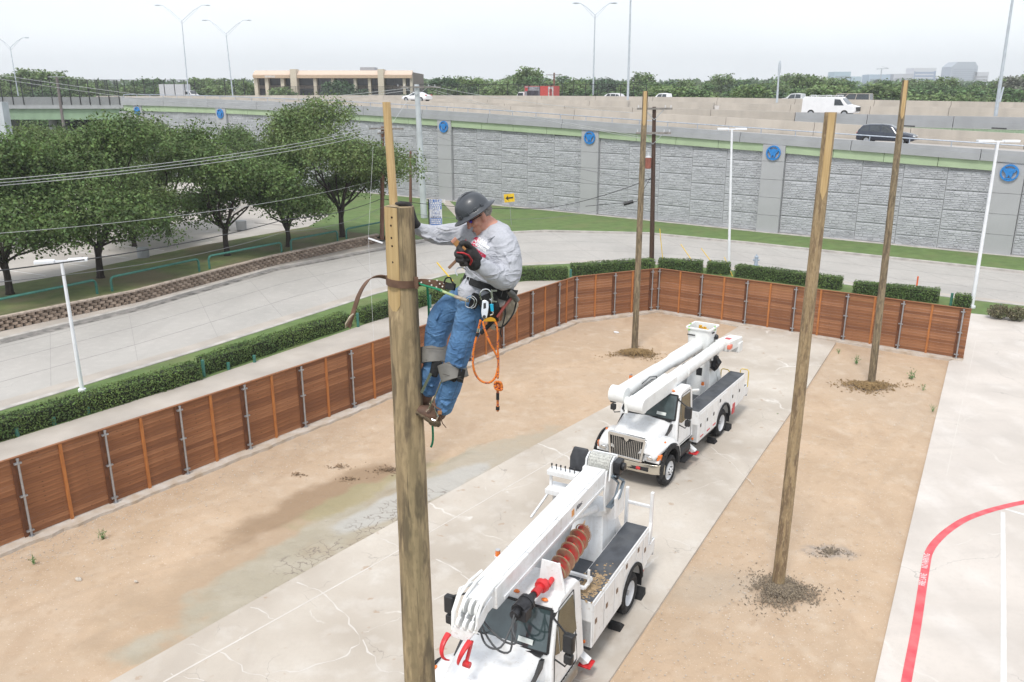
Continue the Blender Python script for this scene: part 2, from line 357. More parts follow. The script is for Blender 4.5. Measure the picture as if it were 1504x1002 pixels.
# sand
def fbm(x,y):
    return .5*math.sin(x*.9+1.3*math.sin(y*.5))+.3*math.sin(y*1.3+2*math.sin(x*.7))+.2*math.sin(2.9*x+1.7*y)
sx0,sx1,sy0,sy1=-30,24,2,47
nx,ny=400,340; mb=MB(); vs=[];fs=[]
import numpy as np
gx,gy=np.meshgrid(np.linspace(sx0,sx1,nx+1),np.linspace(sy0,sy1,ny+1))
gz=-.075+.022*(.5*np.sin(gx*.9+1.3*np.sin(gy*.5))+.3*np.sin(gy*1.3+2*np.sin(gx*.7))+.2*np.sin(2.9*gx+1.7*gy))
rs_=np.random.default_rng(3); nz=rs_.normal(0,1,gz.shape)
for _ in range(2): nz=(nz+np.roll(nz,1,0)+np.roll(nz,-1,0)+np.roll(nz,1,1)+np.roll(nz,-1,1))/5
gz+=nz*.012
def rut(pts,depth,wd):
    global gz
    P=[G(*q) for q in pts]; best=np.full(gz.shape,9.)
    for a,b in zip(P[:-1],P[1:]):
        dx_,dy_=b.x-a.x,b.y-a.y; t=np.clip(((gx-a.x)*dx_+(gy-a.y)*dy_)/(dx_*dx_+dy_*dy_),0,1); best=np.minimum(best,np.hypot(gx-a.x-t*dx_,gy-a.y-t*dy_))
    gz+=-depth*np.exp(-(best/wd)**2)+depth*.55*np.exp(-((best-wd*1.9)/(wd*.7))**2)
for q in ([(1390,560),(1340,640),(1262,740),(1248,860),(1195,1002)],[(1352,560),(1300,640),(1225,700),(1205,780)],[(1345,700),(1330,800),(1290,900),(1255,1002)]): rut(q,.035,.16)
for q in ([(560,720),(700,650),(850,600),(985,520)],[(300,745),(480,660),(620,600),(800,545),(900,520)],[(0,900),(150,850),(330,800),(470,735)],[(60,960),(240,880),(380,800)]): rut(q,.03,.16)
for _ in range(260):   # footprints
    fx_=rs_.uniform(-12,19); fy_=rs_.uniform(13,43); gz-=.03*np.exp(-(((gx-fx_)/.12)**2+((gy-fy_)/.2)**2)) if _%3 else .0*gz
vs=[(float(a),float(b),float(c)) for a,b,c in zip(gx.ravel(),gy.ravel(),gz.ravel())]
for j in range(ny):
    for i in range(nx):
        a=j*(nx+1)+i; cxx=vs[a][0]; cyy=vs[a][1]
        # keep the sheet inside the fenced yard
        if (cyy-19.89)*(3.4+14.06)-(cxx+14.06)*(43.37-19.89) > 12: continue
        fs.append((a,a+1,a+nx+2,a+nx+1))
mb.add(vs,fs); struct(part('sand_ground',mb,sand_m,smooth=True))
# fence line of the yard
FA=Vector((-14.06-13.5,19.89-18.2,0)); FB=Vector((3.4,43.37,0)); FC=Vector((8.3,45.55,0)); FD=Vector((21.1,36.45,0))
FA0=Vector((-14.06,19.89,0)); dAB=(FB-FA0).normalized(); FA=FA0-dAB*16
nAB=Vector((-dAB.y,dAB.x,0))
# yard slabs
sL=[(-16,4.6),(-8.56,14.55),(-4.64,19.75),(.75,26.67),(4.21,31.0)]; 
topL=G2(1086,479)
strip=[(-16,4.6),(-8.56,14.55),(-4.64,19.75),(.75,26.67),(4.21,31.0),topL,(11.0,43.2),(14.0,41.3),(16.18,39.17),(11.12,30.25),(6.43,22.21),(2.04,14.55),(-4,4.2)]
sheet('yard_slab',strip,0,yard,.2)
lotp=[(2,4.2),(7.7,14.55),(10.89,20.07),(20.34,36.25),(21.2,36.7),(20.3,40.5),(23.6,45.9),(27.5,43.98),(34,40.75),(60,24.1),(60,4)]
sheet('parking_slab',lotp,0,lot,.2)
# strips of footing under the fence
def strip_along(name,pts,w0,w1,z,m,thick=.2,jit=0.):
    """sheet of width from offset w0 to w1 (left of travel positive) along pts"""
    P=[Vector((p[0],p[1],0)) for p in pts]; A=[];B=[]
    for i,p in enumerate(P):
        d=(P[min(i+1,len(P)-1)]-P[max(i-1,0)]).normalized(); n=Vector((-d.y,d.x,0))
        A.append(p+n*(w0+random.uniform(-jit,jit))); B.append(p+n*w1)
    mb=MB(); n=len(P)
    vs=[(p.x,p.y,z) for p in A]+[(p.x,p.y,z) for p in B]+[(p.x,p.y,z-thick) for p in A]+[(p.x,p.y,z-thick) for p in B]
    fs=[]
    for i in range(n-1):
        fs+=[(i,i+1,n+i+1,n+i),(2*n+i,2*n+i+1,i+1,i),(n+i,n+i+1,3*n+i+1,3*n+i)]
    fs+=[(0,n,3*n,2*n),(n-1,3*n-1,4*n-1,2*n-1)]
    mb.add(vs,fs); return struct(part(name,mb,m))
def dense(pts,step=.5):
    out=[]
    for a,b in zip(pts[:-1],pts[1:]):
        a=Vector((a[0],a[1],0));b=Vector((b[0],b[1],0)); k=max(1,int((b-a).length/step))
        out+=[a.lerp(b,i/k) for i in range(k)]
    out.append(Vector((pts[-1][0],pts[-1][1],0))); return out
strip_along('fence_footing',dense([FA,FB,FC,FD],.35),-.42,.2,.03,footing_m,.25,jit=.06)
# outer walkway between fence and hedges
hedge_line=[(-30.5,8.0),(-18.28,26.97),(-16.39,29.54),(-13.44,33.79),(-7.8,42.68),(-4.59,48.0),(.23,52.6),(2.5,53.9),(8,53.4),(14,51.2),(20,47.8),(27.6,43.9)]
walk=hedge_line+[(21.3,36.7),(15,41.2),(8.4,45.9),(3.3,43.7),(-14.2,20.0),(-27.5,2.0)]
sheet('walkway',walk,-.004,walk_m,.2)
near_edge=[(-33,9.5),(-20.24,30.25),(-15.08,38.37),(-8.71,49.37),(-4.72,54.9),(.39,58.2),(7.46,59.6),(14.8,57.2),(21.55,52.3),(27.38,48.3),(36,43),(62,27)]
verge=hedge_line+[(34,40.7),(60,24)]+near_edge[::-1]
sheet('grass_verge',verge,.0,grass_m,.2)
far_edge=[(-40,18),(-25.77,39.52),(-21.77,46.03),(-16.92,56.89),(-10.43,64.9),(-7.6,68.3),(-3.09,71.6),(2.95,73.3),(11.94,72.0),(19.58,67.2),(28.17,61.1),(35.07,56),(62,38)]
roadp=near_edge+far_edge[::-1]
sheet('service_road',roadp,-.09,road_m,.2)
def kerb(name,pts,h=.02,w=.22,side=1,m=kerb_m):
    return strip_along(name,dense(pts,1.0),0 if side>0 else -w,w if side>0 else 0,h,m,.25)
kerb('kerb',near_edge,.03,.3,-1)
kerb('kerb',far_edge,.05,.35,1)
strip_along('gutter_stain',dense(far_edge[:6],1.),-.45,-.01,-.084,damp_kerb,.003)
# light pavement strip along the near side of the road
strip_along('gutter_pan',dense(near_edge,1.),.0,1.1,-.085,walk_m,.003)
# joints in the road slabs: narrow recessed sealant lines
seal=mat('joint_sealant',(.33,.31,.30),.9)
def offs(pts,o):
    P=[Vector((p[0],p[1],0)) for p in pts]; out=[]
    for i,p in enumerate(P):
        d=(P[min(i+1,len(P)-1)]-P[max(i-1,0)]).normalized(); out.append(p+Vector((-d.y,d.x,0))*o)
    return out
mid=[(Vector((a[0],a[1],0))) for a in near_edge]
def road_mid(fr):
    # fraction across the road between the edges, matched by order along the road
    A=dense(near_edge,.5); B=dense(far_edge,.5); out=[]
    for i in range(60):
        a=A[int(i/59*(len(A)-1))]; b=B[int(i/59*(len(B)-1))]; out.append(a.lerp(b,fr))
    return out
jm=MB()
for fr,wd in ((.36,.05),(.66,.05),(.9,.025)):
    P=road_mid(fr)
    for a,b in zip(P[:-1],P[1:]): jm.bar((a.x,a.y,-.088),(b.x,b.y,-.088),wd,.006)
A=road_mid(0);B=road_mid(1)
for i in range(2,58,2):
    a=A[i];b=B[i]; jm.bar((a.x,a.y,-.0885),(b.x,b.y,-.0885),.018,.005)
part('road_joints',jm,seal)['kind']='structure'
# far side: sidewalk, block wall, lawn
side=[(-26.9,38.6+2.6),(-22.26,48.2),(-17.6,58.9),(-11.2,68.2)]
sheet('sidewalk',[(-42,18.4),(-25.95,39.6),(-21.95,46.1),(-17.1,56.95),(-10.6,65.0),(-7.8,68.6),(-11,69.6),(-17.4,58.4),(-22.6,47.3),(-26.9,40.6),(-43,19)],.03,walk_m,.25)
WB=[G(-150,520),G(0,487),G(100,466),G(200,445),G(300,418),G(400,391),G(500,369),G(556,357)]
lawn=[(p.x,p.y) for p in WB]+[(-8.5,76),(-9,92),(-14,100),(-33,108),(-60,110),(-60,60)]
LZ=.62
# lawn is raised behind the block wall and runs down to the road on the right
lm=MB(); rows=[]
P=dense([(p.x,p.y) for p in WB],1.0)
for i,p in enumerate(P):
    d=(P[min(i+1,len(P)-1)]-P[max(i-1,0)]).normalized(); n=Vector((-d.y,d.x,0))
    rows.append([(p+n*o) for o in (.12,1,2,4,6,8.3)])
vs=[(q.x,q.y,LZ+ .02*fbm(q.x,q.y)) for r in rows for q in r]; k=6
fs=[(i*k+j,(i+1)*k+j,(i+1)*k+j+1,i*k+j+1) for i in range(len(rows)-1) for j in range(k-1)]
lm.add(vs,fs)
struct(part('lawn',lm,lawn_m,smooth=True))
edge=[r[-1] for r in rows]
bank=[(-8.0,68.8),(-3.2,71.9),(2.95,73.7),(11.9,72.4),(19.7,67.6),(28.3,61.5),(35.2,56.4),(62,38.5),(75,37),(53,51.6),(37.9,62.3),(22.6,73.1),(8.1,84.1),(-7.7,95.5),(-23.6,107.1),(-39.6,116.5),(-55,126),(-75,136),(-75,112),(-33,108),(-24,92),(-17.5,79),(edge[-1].x,edge[-1].y),(-11.6,69.5)]
sheet('grass_bank',bank,.04,grass_m,.3)
park=[(-120,25),(-55,30)]+[(p.x,p.y) for p in edge]+[(-17.6,79),(-24.1,92),(-33.1,108),(-75,112),(-120,120)]
sheet('parking_lot',park,LZ-.08,parking_m,.3)
sk=MB(); inn=[(edge[-1].x,edge[-1].y,LZ),(-17.6,79,.55),(-24.1,92,.55),(-33.1,108,.55),(-75,112.5,.55)]; out_=[(-9.5,71,.045),(-11.5,79.5,.045),(-15.5,90,.045),(-22,102,.045),(-60,118,.045)]
inn=[(WB[-1].x+.1,WB[-1].y,LZ)]+inn; out_=[(-9.2,68.9,.045)]+out_
sk.add(inn+out_,[(i,i+1,7+i,6+i) for i in range(5)]); struct(part('lawn_slope',sk,grass_m,smooth=True))
pk=MB()
for i in range(12):
    a=edge[min(len(edge)-1,2+i*3)]; n=Vector((-.9,.43,0))
    pk.bar((a.x-1,a.y+.5,LZ-.07),(a.x-1+n.x*5,a.y+.5+n.y*5,LZ-.07),.12,.012)
part('parking_lines',pk,lot_paint)['kind']='structure'
# light footpath running from the wall to the road
sheet('footpath',[G2(640,287),G2(655,291),G2(704,338),G2(693,345),G2(664,313)],.05,walk_m,.1)
strip_along('mow_strip',dense([(-40.5,116.1),(-23.9,106.1),(-7.9,94.5),(7.9,83.2),(22.3,72.2),(37.6,61.4),(52.8,51.1)],2),-.1,.9,.06,kerb_m,.1)
# paint on the lot
fm=[G(1325,1050),G(1331,1002),G(1346,920),G(1360,830),G(1366,808),G(1380,790),G(1398,775),G(1420,762),G(1450,751),G(1480,743),G(1504,738),G(1600,720)]
def ribbon(name,pts,wd,z,m):
    mb=MB(); L_=[];R_=[]
    for i,p in enumerate(pts):
        d=(pts[min(i+1,len(pts)-1)]-pts[max(i-1,0)]).normalized(); n=Vector((-d.y,d.x,0))
        L_.append((p.x+n.x*wd/2,p.y+n.y*wd/2,z)); R_.append((p.x-n.x*wd/2,p.y-n.y*wd/2,z))
    k=len(pts); mb.add(L_+R_,[(i,k+i,k+i+1,i+1) for i in range(k-1)])
    return part(name,mb,m)
def smooth_pts(pts,n=6):
    out=[]
    for i in range(len(pts)-1):
        p0=pts[max(i-1,0)];p1=pts[i];p2=pts[i+1];p3=pts[min(i+2,len(pts)-1)]
        for k in range(n):
            t=k/n; out.append(.5*((2*p1)+(p2-p0)*t+(2*p0-5*p1+4*p2-p3)*t*t+(3*p1-p0-3*p2+p3)*t**3))
    out.append(pts[-1]); return out
o=ribbon('fire_lane_line',smooth_pts(fm),.20,.004,fire_red)
tag(o,'red painted fire lane line curving over the right concrete lot with white words on it','painted line')
wt=mat('white_lettering',(.8,.8,.8),.7)
a=G(1358,843); b=G(1366,802)
def lay_text(s,p,q,size,par):
    c=(p+q)/2; d=(q-p).normalized(); return text('lettering',s,size,wt,par,frame((c.x,c.y,.007),d,(0,0,1)),.0005,bold=.0,xs=.66)
lay_text('FIRE LANE',G(1353,868),G(1358.5,836),.21,o)
lay_text('NO PARKING',G(1357.5,838),G(1362.5,811),.21,o)
for pts,lb in (([G(1474,1040),G(1474,900),G(1473,752)],'faded white painted line running up the right concrete lot'),([G(1477,748),G(1504,756),G(1540,768)],'short faded white painted line beside the red curve at the right edge')):
    tag(ribbon('painted_line',pts,.12,.004,lot_paint),lb,'painted line')
# slab joints in yard and lot
jm=MB()
def jl(p,q,w=.02):
    a=G(*p);b=G(*q); jm.bar((a.x,a.y,.001),(b.x,b.y,.001),w,.006)
pale=mat('pale_joint',(.60,.565,.525),.9,0,.1,1.5,col2=(.54,.50,.455))
jl((240,1002),(540,835),.05); jl((540,835),(850,655),.03); jl((1390,700),(1440,470),.02)
part('slab_joints',jm,pale)['kind']='structure'
def crack(pts,wd):
    P=[]
    for p,q in zip(pts[:-1],pts[1:]):
        a=G(*p,.003);b=G(*q,.003); k=5
        for i in range(k): P.append(a.lerp(b,i/k)+Vector((random.uniform(-.05,.05),random.uniform(-.05,.05),0)))
    P.append(G(*pts[-1],.003)); mb=MB(); L_=[];R_=[]
    for i,p in enumerate(P):
        d=(P[min(i+1,len(P)-1)]-P[max(i-1,0)]).normalized(); n=Vector((-d.y,d.x,0))*wd*random.uniform(.05,.8)
        L_.append((p.x+n.x,p.y+n.y,.003)); R_.append((p.x-n.x,p.y-n.y,.003))
    k=len(P); mb.add(L_+R_,[(i,k+i,k+i+1,i+1) for i in range(k-1)])
    c=part('sealed_crack',mb,pale); c['kind']='structure'
crack([(435,855),(470,868),(505,900),(530,940),(505,965),(440,985),(390,990)],.035)
crack([(530,940),(560,985),(600,990)],.045); crack([(530,930),(570,915),(600,905)],.02)
crack([(320,955),(360,985),(410,1002)],.03); crack([(250,990),(300,1000)],.025)
crack([(560,790),(590,805)],.03); crack([(370,890),(405,910)],.025)
crack([(640,820),(672,838),(690,855)],.045); crack([(640,880),(680,862)],.04); crack([(1045,657),(1075,680),(1100,705),(1105,712)],.02)
crack([(1000,726),(1040,712),(1062,706)],.015); crack([(1365,808),(1410,800),(1440,785),(1472,783)],.03)
crack([(980,790),(1010,800),(1020,812)],.03)
# stones and trash on the sand
stone_m=mat('pale_stone',(.56,.50,.43),.9,0,.15,20,bump=.003)
sm=MB()
def inside_sand(px,py):
    return True
def scatter(n,fn,smin,smax):
    for _ in range(n):
        px,py=fn(); p=G(px,py); r=random.uniform(smin,smax)*random.choice((.6,.8,1))
        a=random.uniform(0,PI); 
        vs=[(p.x+math.cos(a+k*1.26)*r*random.uniform(.6,1),p.y+math.sin(a+k*1.26)*r*random.uniform(.6,1),-.06+random.uniform(0,.01)) for k in range(5)]+[(p.x,p.y,-.06+r*.8)]
        sm.add(vs,[(k,(k+1)%5,5) for k in range(5)])
def f1():
    t=random.random(); x=random.uniform(0,560); y0=812-x*.37+random.expovariate(1/22.); return x,min(y0,930-x*.35)
def f2():
    while True:
        y=random.uniform(540,1000); xl=1228-(y-503)*.672; xr=1394-(y-530)*.231
        x=random.uniform(xl+6,xr-6)
        if random.random()<.25+.75*((xr-x)/(xr-xl)): return x,y
def f3():
    x=random.uniform(640,1040); y=random.uniform(500,640)
    if x*.52+y>1150: return f3()
    return x,y
scatter(1500,f1,.008,.03); scatter(1600,f2,.008,.032); scatter(500,f3,.008,.025)
o=part('gravel',sm,stone_m); o['kind']='stuff'; o['label']='loose pale gravel strewn over the sandy dirt'
def rock(px,py,r,lb,m=stone_m,flat=.45,cat='stone'):
    p=G(px,py); mb=MB(); mb.ell((0,0,0),(r,r*.6,r*flat),9,6)
    mb.v=[tuple(c*(1+random.uniform(-.15,.15)) for c in v) for v in mb.v]
    o=part('stone',mb,m,smooth=False); o.location=(p.x,p.y,-.04); o.rotation_euler=(0,0,random.uniform(-1,1)); tag(o,lb,cat)
rock(115,849,.11,'flat white stone lying on the sand below the second weed from the left')
rock(199,852,.06,'small white stone on the sand right of the flat white stone')
rock(905,487,.16,'white scrap lying on the sand near the far end of the yard',mat('white_scrap',(.75,.76,.78),.6),.3,'litter')
# ---------------- wooden fence of the yard ----------------
def wood(name,c,c2,seed):
    m=mat(name,c,.75,0,.1,3.2,col2=c2,stretch=(.55,6,9),bump=.002,bscale=22)
    layer(m,noise_fac(m,3.0,.54,.72,amt=.75,stretch=(.3,3,11),offset=(seed,0,0)),tuple(x*.5 for x in c))
    layer(m,noise_fac(m,2.2,.56,.75,amt=.45,stretch=(.3,3,8),offset=(seed+9,0,2)),tuple(min(1,x*1.5) for x in c))
    n=m.node_tree; t=n.nodes.new('ShaderNodeTexCoord'); mp=n.nodes.new('ShaderNodeMapping'); mp.inputs['Scale'].default_value=(5,8,9); mp.inputs['Location'].default_value=(seed,0,0)
    n.links.new(t.outputs['Object'],mp.inputs[0]); v=n.nodes.new('ShaderNodeTexVoronoi'); v.inputs['Scale'].default_value=1.; n.links.new(mp.outputs[0],v.inputs['Vector'])
    r=n.nodes.new('ShaderNodeMapRange'); r.inputs[1].default_value=.10; r.inputs[2].default_value=.2; r.inputs[3].default_value=.8; r.inputs[4].default_value=0; n.links.new(v.outputs['Distance'],r.inputs[0])
    layer(m,r.outputs[0],(.045,.018,.008)); return m
plank_mats=[wood('stained_cedar_a',(.285,.118,.048),(.205,.082,.034),1),wood('stained_cedar_b',(.25,.100,.040),(.18,.070,.029),5),wood('stained_cedar_c',(.335,.150,.068),(.245,.102,.045),8),wood('stained_cedar_d',(.21,.082,.034),(.155,.060,.026),3)]
batten_m=mat('orange_pine_batten',(.45,.17,.045),.7,0,.2,5,stretch=(3,3,.6),col2=(.33,.115,.03))
batten_d=mat('dark_batten',(.14,.05,.02),.8,0,.2,5)
FH=2.36; NB=16; BH=FH/NB
plank_meshes={}
def plank_mesh(L,k):
    key=(round(L,2),k)
    if key not in plank_meshes:
        mb=MB(); e=.004; n=3 if L>1 else 1
        mb.box(0,L-.004,-.011,.011,e,BH-e)
        me=mb.mesh('board',plank_mats[k%4]); plank_meshes[key]=me
    return plank_meshes[key]
def make_fence(A,B,label,spacing=2.44,start_off=0.,end_post=True,first_post=True):
    A=Vector(A);B=Vector(B); d=(B-A); Lt=d.length; d.normalize(); rz=math.atan2(d.y,d.x)
    f=thing('wooden_fence',label,'fence',(A.x,A.y,.03),rz)
    xs=[start_off]
    while xs[-1]+spacing<Lt+.3: xs.append(xs[-1]+spacing)
    # boards run post to post, yard side is local -y
    bays=[(0,xs[0])] if xs[0]>.3 else []
    bays+=list(zip(xs[:-1],xs[1:]))
    if Lt-xs[-1]>.3: bays.append((xs[-1],Lt))
    for a,b in bays:
        b=min(b,Lt)
        for r in range(NB):
            k=random.choice((0,0,1,1,2,2,2,3)); o=put('board',plank_mesh(b-a,k+4*random.randint(0,1)),f,(a,random.uniform(-.004,.004),.02+r*BH))
        if b-a>1.6:
            mb=MB(); x=(a+b)/2+random.uniform(-.03,.03); mb.box(x-.045,x+.045,-.055,-.012,-.0,FH+.02)
            part('batten',mb,batten_m,f)
    mb=MB(); mb.box(0,Lt,-.06,.04,FH+.022,FH+.05); part('cap_rail',mb,plank_mats[0],f)
    for x in xs:
        if x>Lt+.01: continue
        if (x<.1 and not first_post) or (x>Lt-.3 and not end_post): continue
        mb=MB(); mb.box(x-.11,x-.01,-.05,-.013,0,FH+.01); part('dark_batten',mb,batten_d,f)
        mb=MB(); mb.cyl((x+.05,-.09,-.02),(x+.05,-.09,FH-.03),.034,n=10); mb.cyl((x+.05,-.09,FH-.03),(x+.05,-.09,FH+.01),.042,n=10)
        mb.cyl((x+.05,-.09,-.02),(x+.05,-.09,.03),.075,n=10)
        p=part('steel_post',mb,steel,f,auto=True)
        mb=MB()
        for z in (.18,FH*.53,FH-.12): mb.box(x-.06,x+.13,-.135,-.055,z-.022,z+.022)
        part('clamp',mb,steel,p)
    return f
L1=(FB-FA).length
# posts of the long run sit where the photo shows them: one at (-13.54,20.51)
p0=(Vector((-13.54,20.51,0))-FA).dot(dAB)%2.44
make_fence(FA,FB,'long stained wooden fence along the left side of the sandy yard',start_off=p0-.05)
make_fence(FB,FC,'short middle run of stained wooden fence closing the far corner behind the third bare pole',start_off=.03,spacing=2.42)
make_fence(FC,FD,'right hand run of stained wooden fence behind the bucket truck, ending at the concrete lot',start_off=.06,spacing=2.55)
mb=MB(); mb.box(-.1,.02,-.1,.1,0,FH+.06)
# ---------------- timber poles ----------------
def pole_mat(name,c,c2,dark=(.10,.075,.05),green=True):
    m=mat(name,c,.85,0,.1,2.6,col2=c2,stretch=(7,7,.6),bump=.008,bscale=9,lo=.42,hi=.58)
    layer(m,noise_fac(m,1.5,.50,.59,amt=.9,stretch=(6,6,1.3),offset=(3,1,0)),dark)
    layer(m,noise_fac(m,5,.50,.62,amt=.6,stretch=(5,5,2.2),offset=(9,1,4)),tuple(x*.6 for x in c))
    layer(m,noise_fac(m,4.2,.55,.68,amt=(.5 if green else .3),stretch=(5,5,.8),offset=(5,2,0)),tuple(min(1,x*1.45) for x in c))
    if green: layer(m,noise_fac(m,.8,.5,.75,amt=.3,stretch=(5,5,.5),offset=(1,7,0)),(.17,.165,.09))
    layer(m,noise_fac(m,9,.62,.72,amt=.8,stretch=(6,6,.12)),(.06,.045,.03))
    return m
pole_big=pole_mat('weathered_pole_wood',(.37,.275,.16),(.27,.20,.115),dark=(.13,.095,.06))
pole_b=pole_mat('pale_pole_wood',(.33,.24,.135),(.25,.18,.10),dark=(.15,.10,.06),green=False)
layer(pole_b,noise_fac(pole_b,9,.55,.66,amt=.5,stretch=(4,4,.9)),(.42,.33,.21))
pole_c=pole_mat('grey_pole_wood',(.25,.195,.12),(.17,.13,.085),green=True)
fresh=mat('fresh_cut_pine',(.52,.375,.19),.7,0,.1,3,col2=(.42,.285,.13),stretch=(9,9,.5),bump=.002)
layer(fresh,noise_fac(fresh,4,.55,.7,amt=.5,stretch=(10,10,.3)),(.33,.21,.10))
knot=mat('bolt_hole',(.03,.015,.01),.9)
def make_pole(base,top,rb,rt,m,label,gain=None,rough=.006,seg=26,group=None,fast=False):
    base=Vector(base);top=Vector(top); o=thing('bare_pole',label,'utility pole',base,group=group)
    v=top-base; mb=MB(); rings=[]; n=28
    for i in range(seg+1):
        t=i/seg; c=v*t; r=rb+(rt-rb)*t; ring=[]
        for k in range(n):
            a=2*PI*k/n; rr=r*(1+.018*math.sin(3*a+t*9)+.012*math.sin(7*a+t*23))+random.uniform(-rough,rough)*.35
            x,y=math.cos(a)*rr,math.sin(a)*rr
            if gain:
                ang,w0,l0=gain; dl=(1-t)*v.length; lim=math.sqrt(r*r-w0*w0)-.003
                ux,uy=math.cos(ang),math.sin(ang); dd=x*ux+y*uy
                if dl<=l0 and dd>lim: x-=ux*(dd-lim)*1.0; y-=uy*(dd-lim)*1.0
            ring.append((c.x+x,c.y+y,c.z))
        rings.append(ring)
    mb.loft(rings); part('pole',mb,m,o,auto=35); return o
# gain: flat shaved face near the top where hardware is fixed
def shave(o,base,top,rt,rb,ang,length,halfw,m,drop=0.0,holes=()):
    base=Vector(base);top=Vector(top);v=(base-top); 
    u=Vector((math.cos(ang),math.sin(ang),0)); s=Vector((-u.y,u.x,0)); mb=MB(); n=10; A=[];B=[]
    for i in range(n+1):
        t=i/n; dl=drop+length*t; c=top+v.normalized()*dl; r=rt+(rb-rt)*dl/v.length
        w=halfw*(1 if t<.85 else max(.05,math.sqrt(max(0,1-((t-.85)/.15)**2)))); dd=math.sqrt(max(1e-6,r*r-halfw*halfw))+.001
        ctr=c+u*dd-base
        A.append([ctr-s*w-u*.03,ctr-s*w,ctr+s*w,ctr+s*w-u*.03])
    mb.loft([[tuple(q) for q in r] for r in A]); part('shaved_face',mb,m,o)
    for dl,sx in holes:
        c=top+v.normalized()*dl-base; r=rt; dd=math.sqrt(r*r-halfw*halfw)+.002
        mb=MB(); mb.cyl(c+u*(dd-.01)+s*sx,c+u*(dd+.003)+s*sx,.008,n=8); part('bolt_hole',mb,knot,o)
# climber's pole (top 11.2 m up, a few metres from the camera)
CP=AT(586,303,6.0); CPB=AT(617,1002,6.0)
dz=(CP.z-CPB.z); lean=(CP-CPB)/dz
cpb=CP-lean*(CP.z+.1)
climb_pole=make_pole(cpb,CP,.185,.107,pole_big,'thick weathered pole in the foreground that the man is strapped to',seg=120,gain=(R(-127),.062,.84),rough=.004)
climb_pole['label']='thick weathered pole in the foreground that the climbing man is strapped to'
shave(climb_pole,cpb,CP,.107,.185,R(-127),.80,.0615,fresh,holes=((.13,.0),(.22,.0),(.28,.003),(.40,.002),(.07,.012)))
def at_h(px,py,Y): return AT(px,py,Y)
def pole_px(bx,by,tx,ty,rb,rt,m,label,**k):
    b=G(bx,by); r=ray(tx,ty); t=b.y/r.y; top=Vector((r.x*t,b.y,HC+r.z*t)); b.z=-.1
    return make_pole(b,top,rb,rt,m,label,**k),b,top
P1,b1,t1=pole_px(1143,858,1220,165,.155,.125,pole_b,'tall pale brown bare pole rising from the dark mulch heap in the right sand plot',gain=(R(-95),.07,1.9))
shave(P1,b1,t1,.125,.155,R(-95),1.85,.069,fresh,.0)
P2,b2,t2=pole_px(1280,562,1330,118,.155,.115,pole_c,'tall grey weathered bare pole with a yellow cut top, nearest the right fence run',gain=(R(-100),.07,1.5))
shave(P2,b2,t2,.115,.155,R(-100),1.45,.069,fresh)
P3,b3,t3=pole_px(932,510,948,134,.155,.12,pole_c,'tall bare pole standing in the straw heap behind the bucket truck',gain=(R(-100),.07,1.6))
shave(P3,b3,t3,.12,.155,R(-100),1.55,.069,fresh)
# pole directly behind the climber's pole
b4=Vector((-3.6,24.5,0)); q=AT(567,150,24.5); b4=Vector((q.x-.25*0+.35,24.5,-.1)); 
P4=make_pole(b4,AT(567.5,150,24.5),.15,.115,fresh,'bright new bare pole showing directly behind the climbing pole')
# mulch heaps
mulch_m=mat('straw_mulch',(.30,.20,.09),.95,0,.3,8,col2=(.17,.11,.05))
mulch_g=mat('dark_mulch',(.26,.21,.15),.95,0,.3,12,col2=(.13,.105,.08))
mud_m=mat('wet_mud_clods',(.31,.21,.13),.7,0,.25,10)
def heap(px,py,rx,ry,n,m,name,label,h=.12,chip=.09,sq=.35):
    c=G(px,py); mb=MB()
    for _ in range(n):
        a=random.uniform(0,2*PI); rr=abs(random.gauss(0,.46))*(1+.28*math.sin(3*a+px)+.15*math.sin(7*a+py)); x=math.cos(a)*rr*rx; y=math.sin(a)*rr*ry
        z=max(0,h*(1-rr*rr))+random.uniform(-.01,.03); L_=random.uniform(.4,1)*chip; th=random.uniform(0,PI); 
        mb.bar((x-math.cos(th)*L_/2,y-math.sin(th)*L_/2,z+random.uniform(-.02,.02)),(x+math.cos(th)*L_/2,y+math.sin(th)*L_/2,z+random.uniform(-.02,.03)),L_*sq,L_*.22)
    o=part(name,mb,m); o.location=(c.x,c.y,-.07); o['kind']='stuff'; o['label']=label; return o
heap(934,518,1.15,.75,2300,mulch_m,'straw_mulch','straw coloured mulch heaped round the foot of the third bare pole',.16,.10,.3)
heap(1276,566,1.35,.8,1700,mulch_m,'straw_mulch','brown mulch scattered round the foot of the grey pole by the right fence',.12,.11,.3)
heap(1152,868,.98,.82,4200,mulch_g,'mulch_heap','dark grey brown mulch heaped round the foot of the tall pale pole',.13,.05,.5)
heap(1222,808,.6,.36,420,mulch_g,'mulch_heap','dark patch of gravel and mulch right of the tall pale pole',.01,.05,.5)
for (px,py,rx,ry,n) in ((568,688,.5,.28,200),(436,695,.3,.14,45),(515,702,.5,.22,60),(500,684,.8,.3,50)):
    heap(px,py,rx,ry,n,mud_m,'mud_clods','clods of wet brown mud beside the puddle',.05,.07,.6)
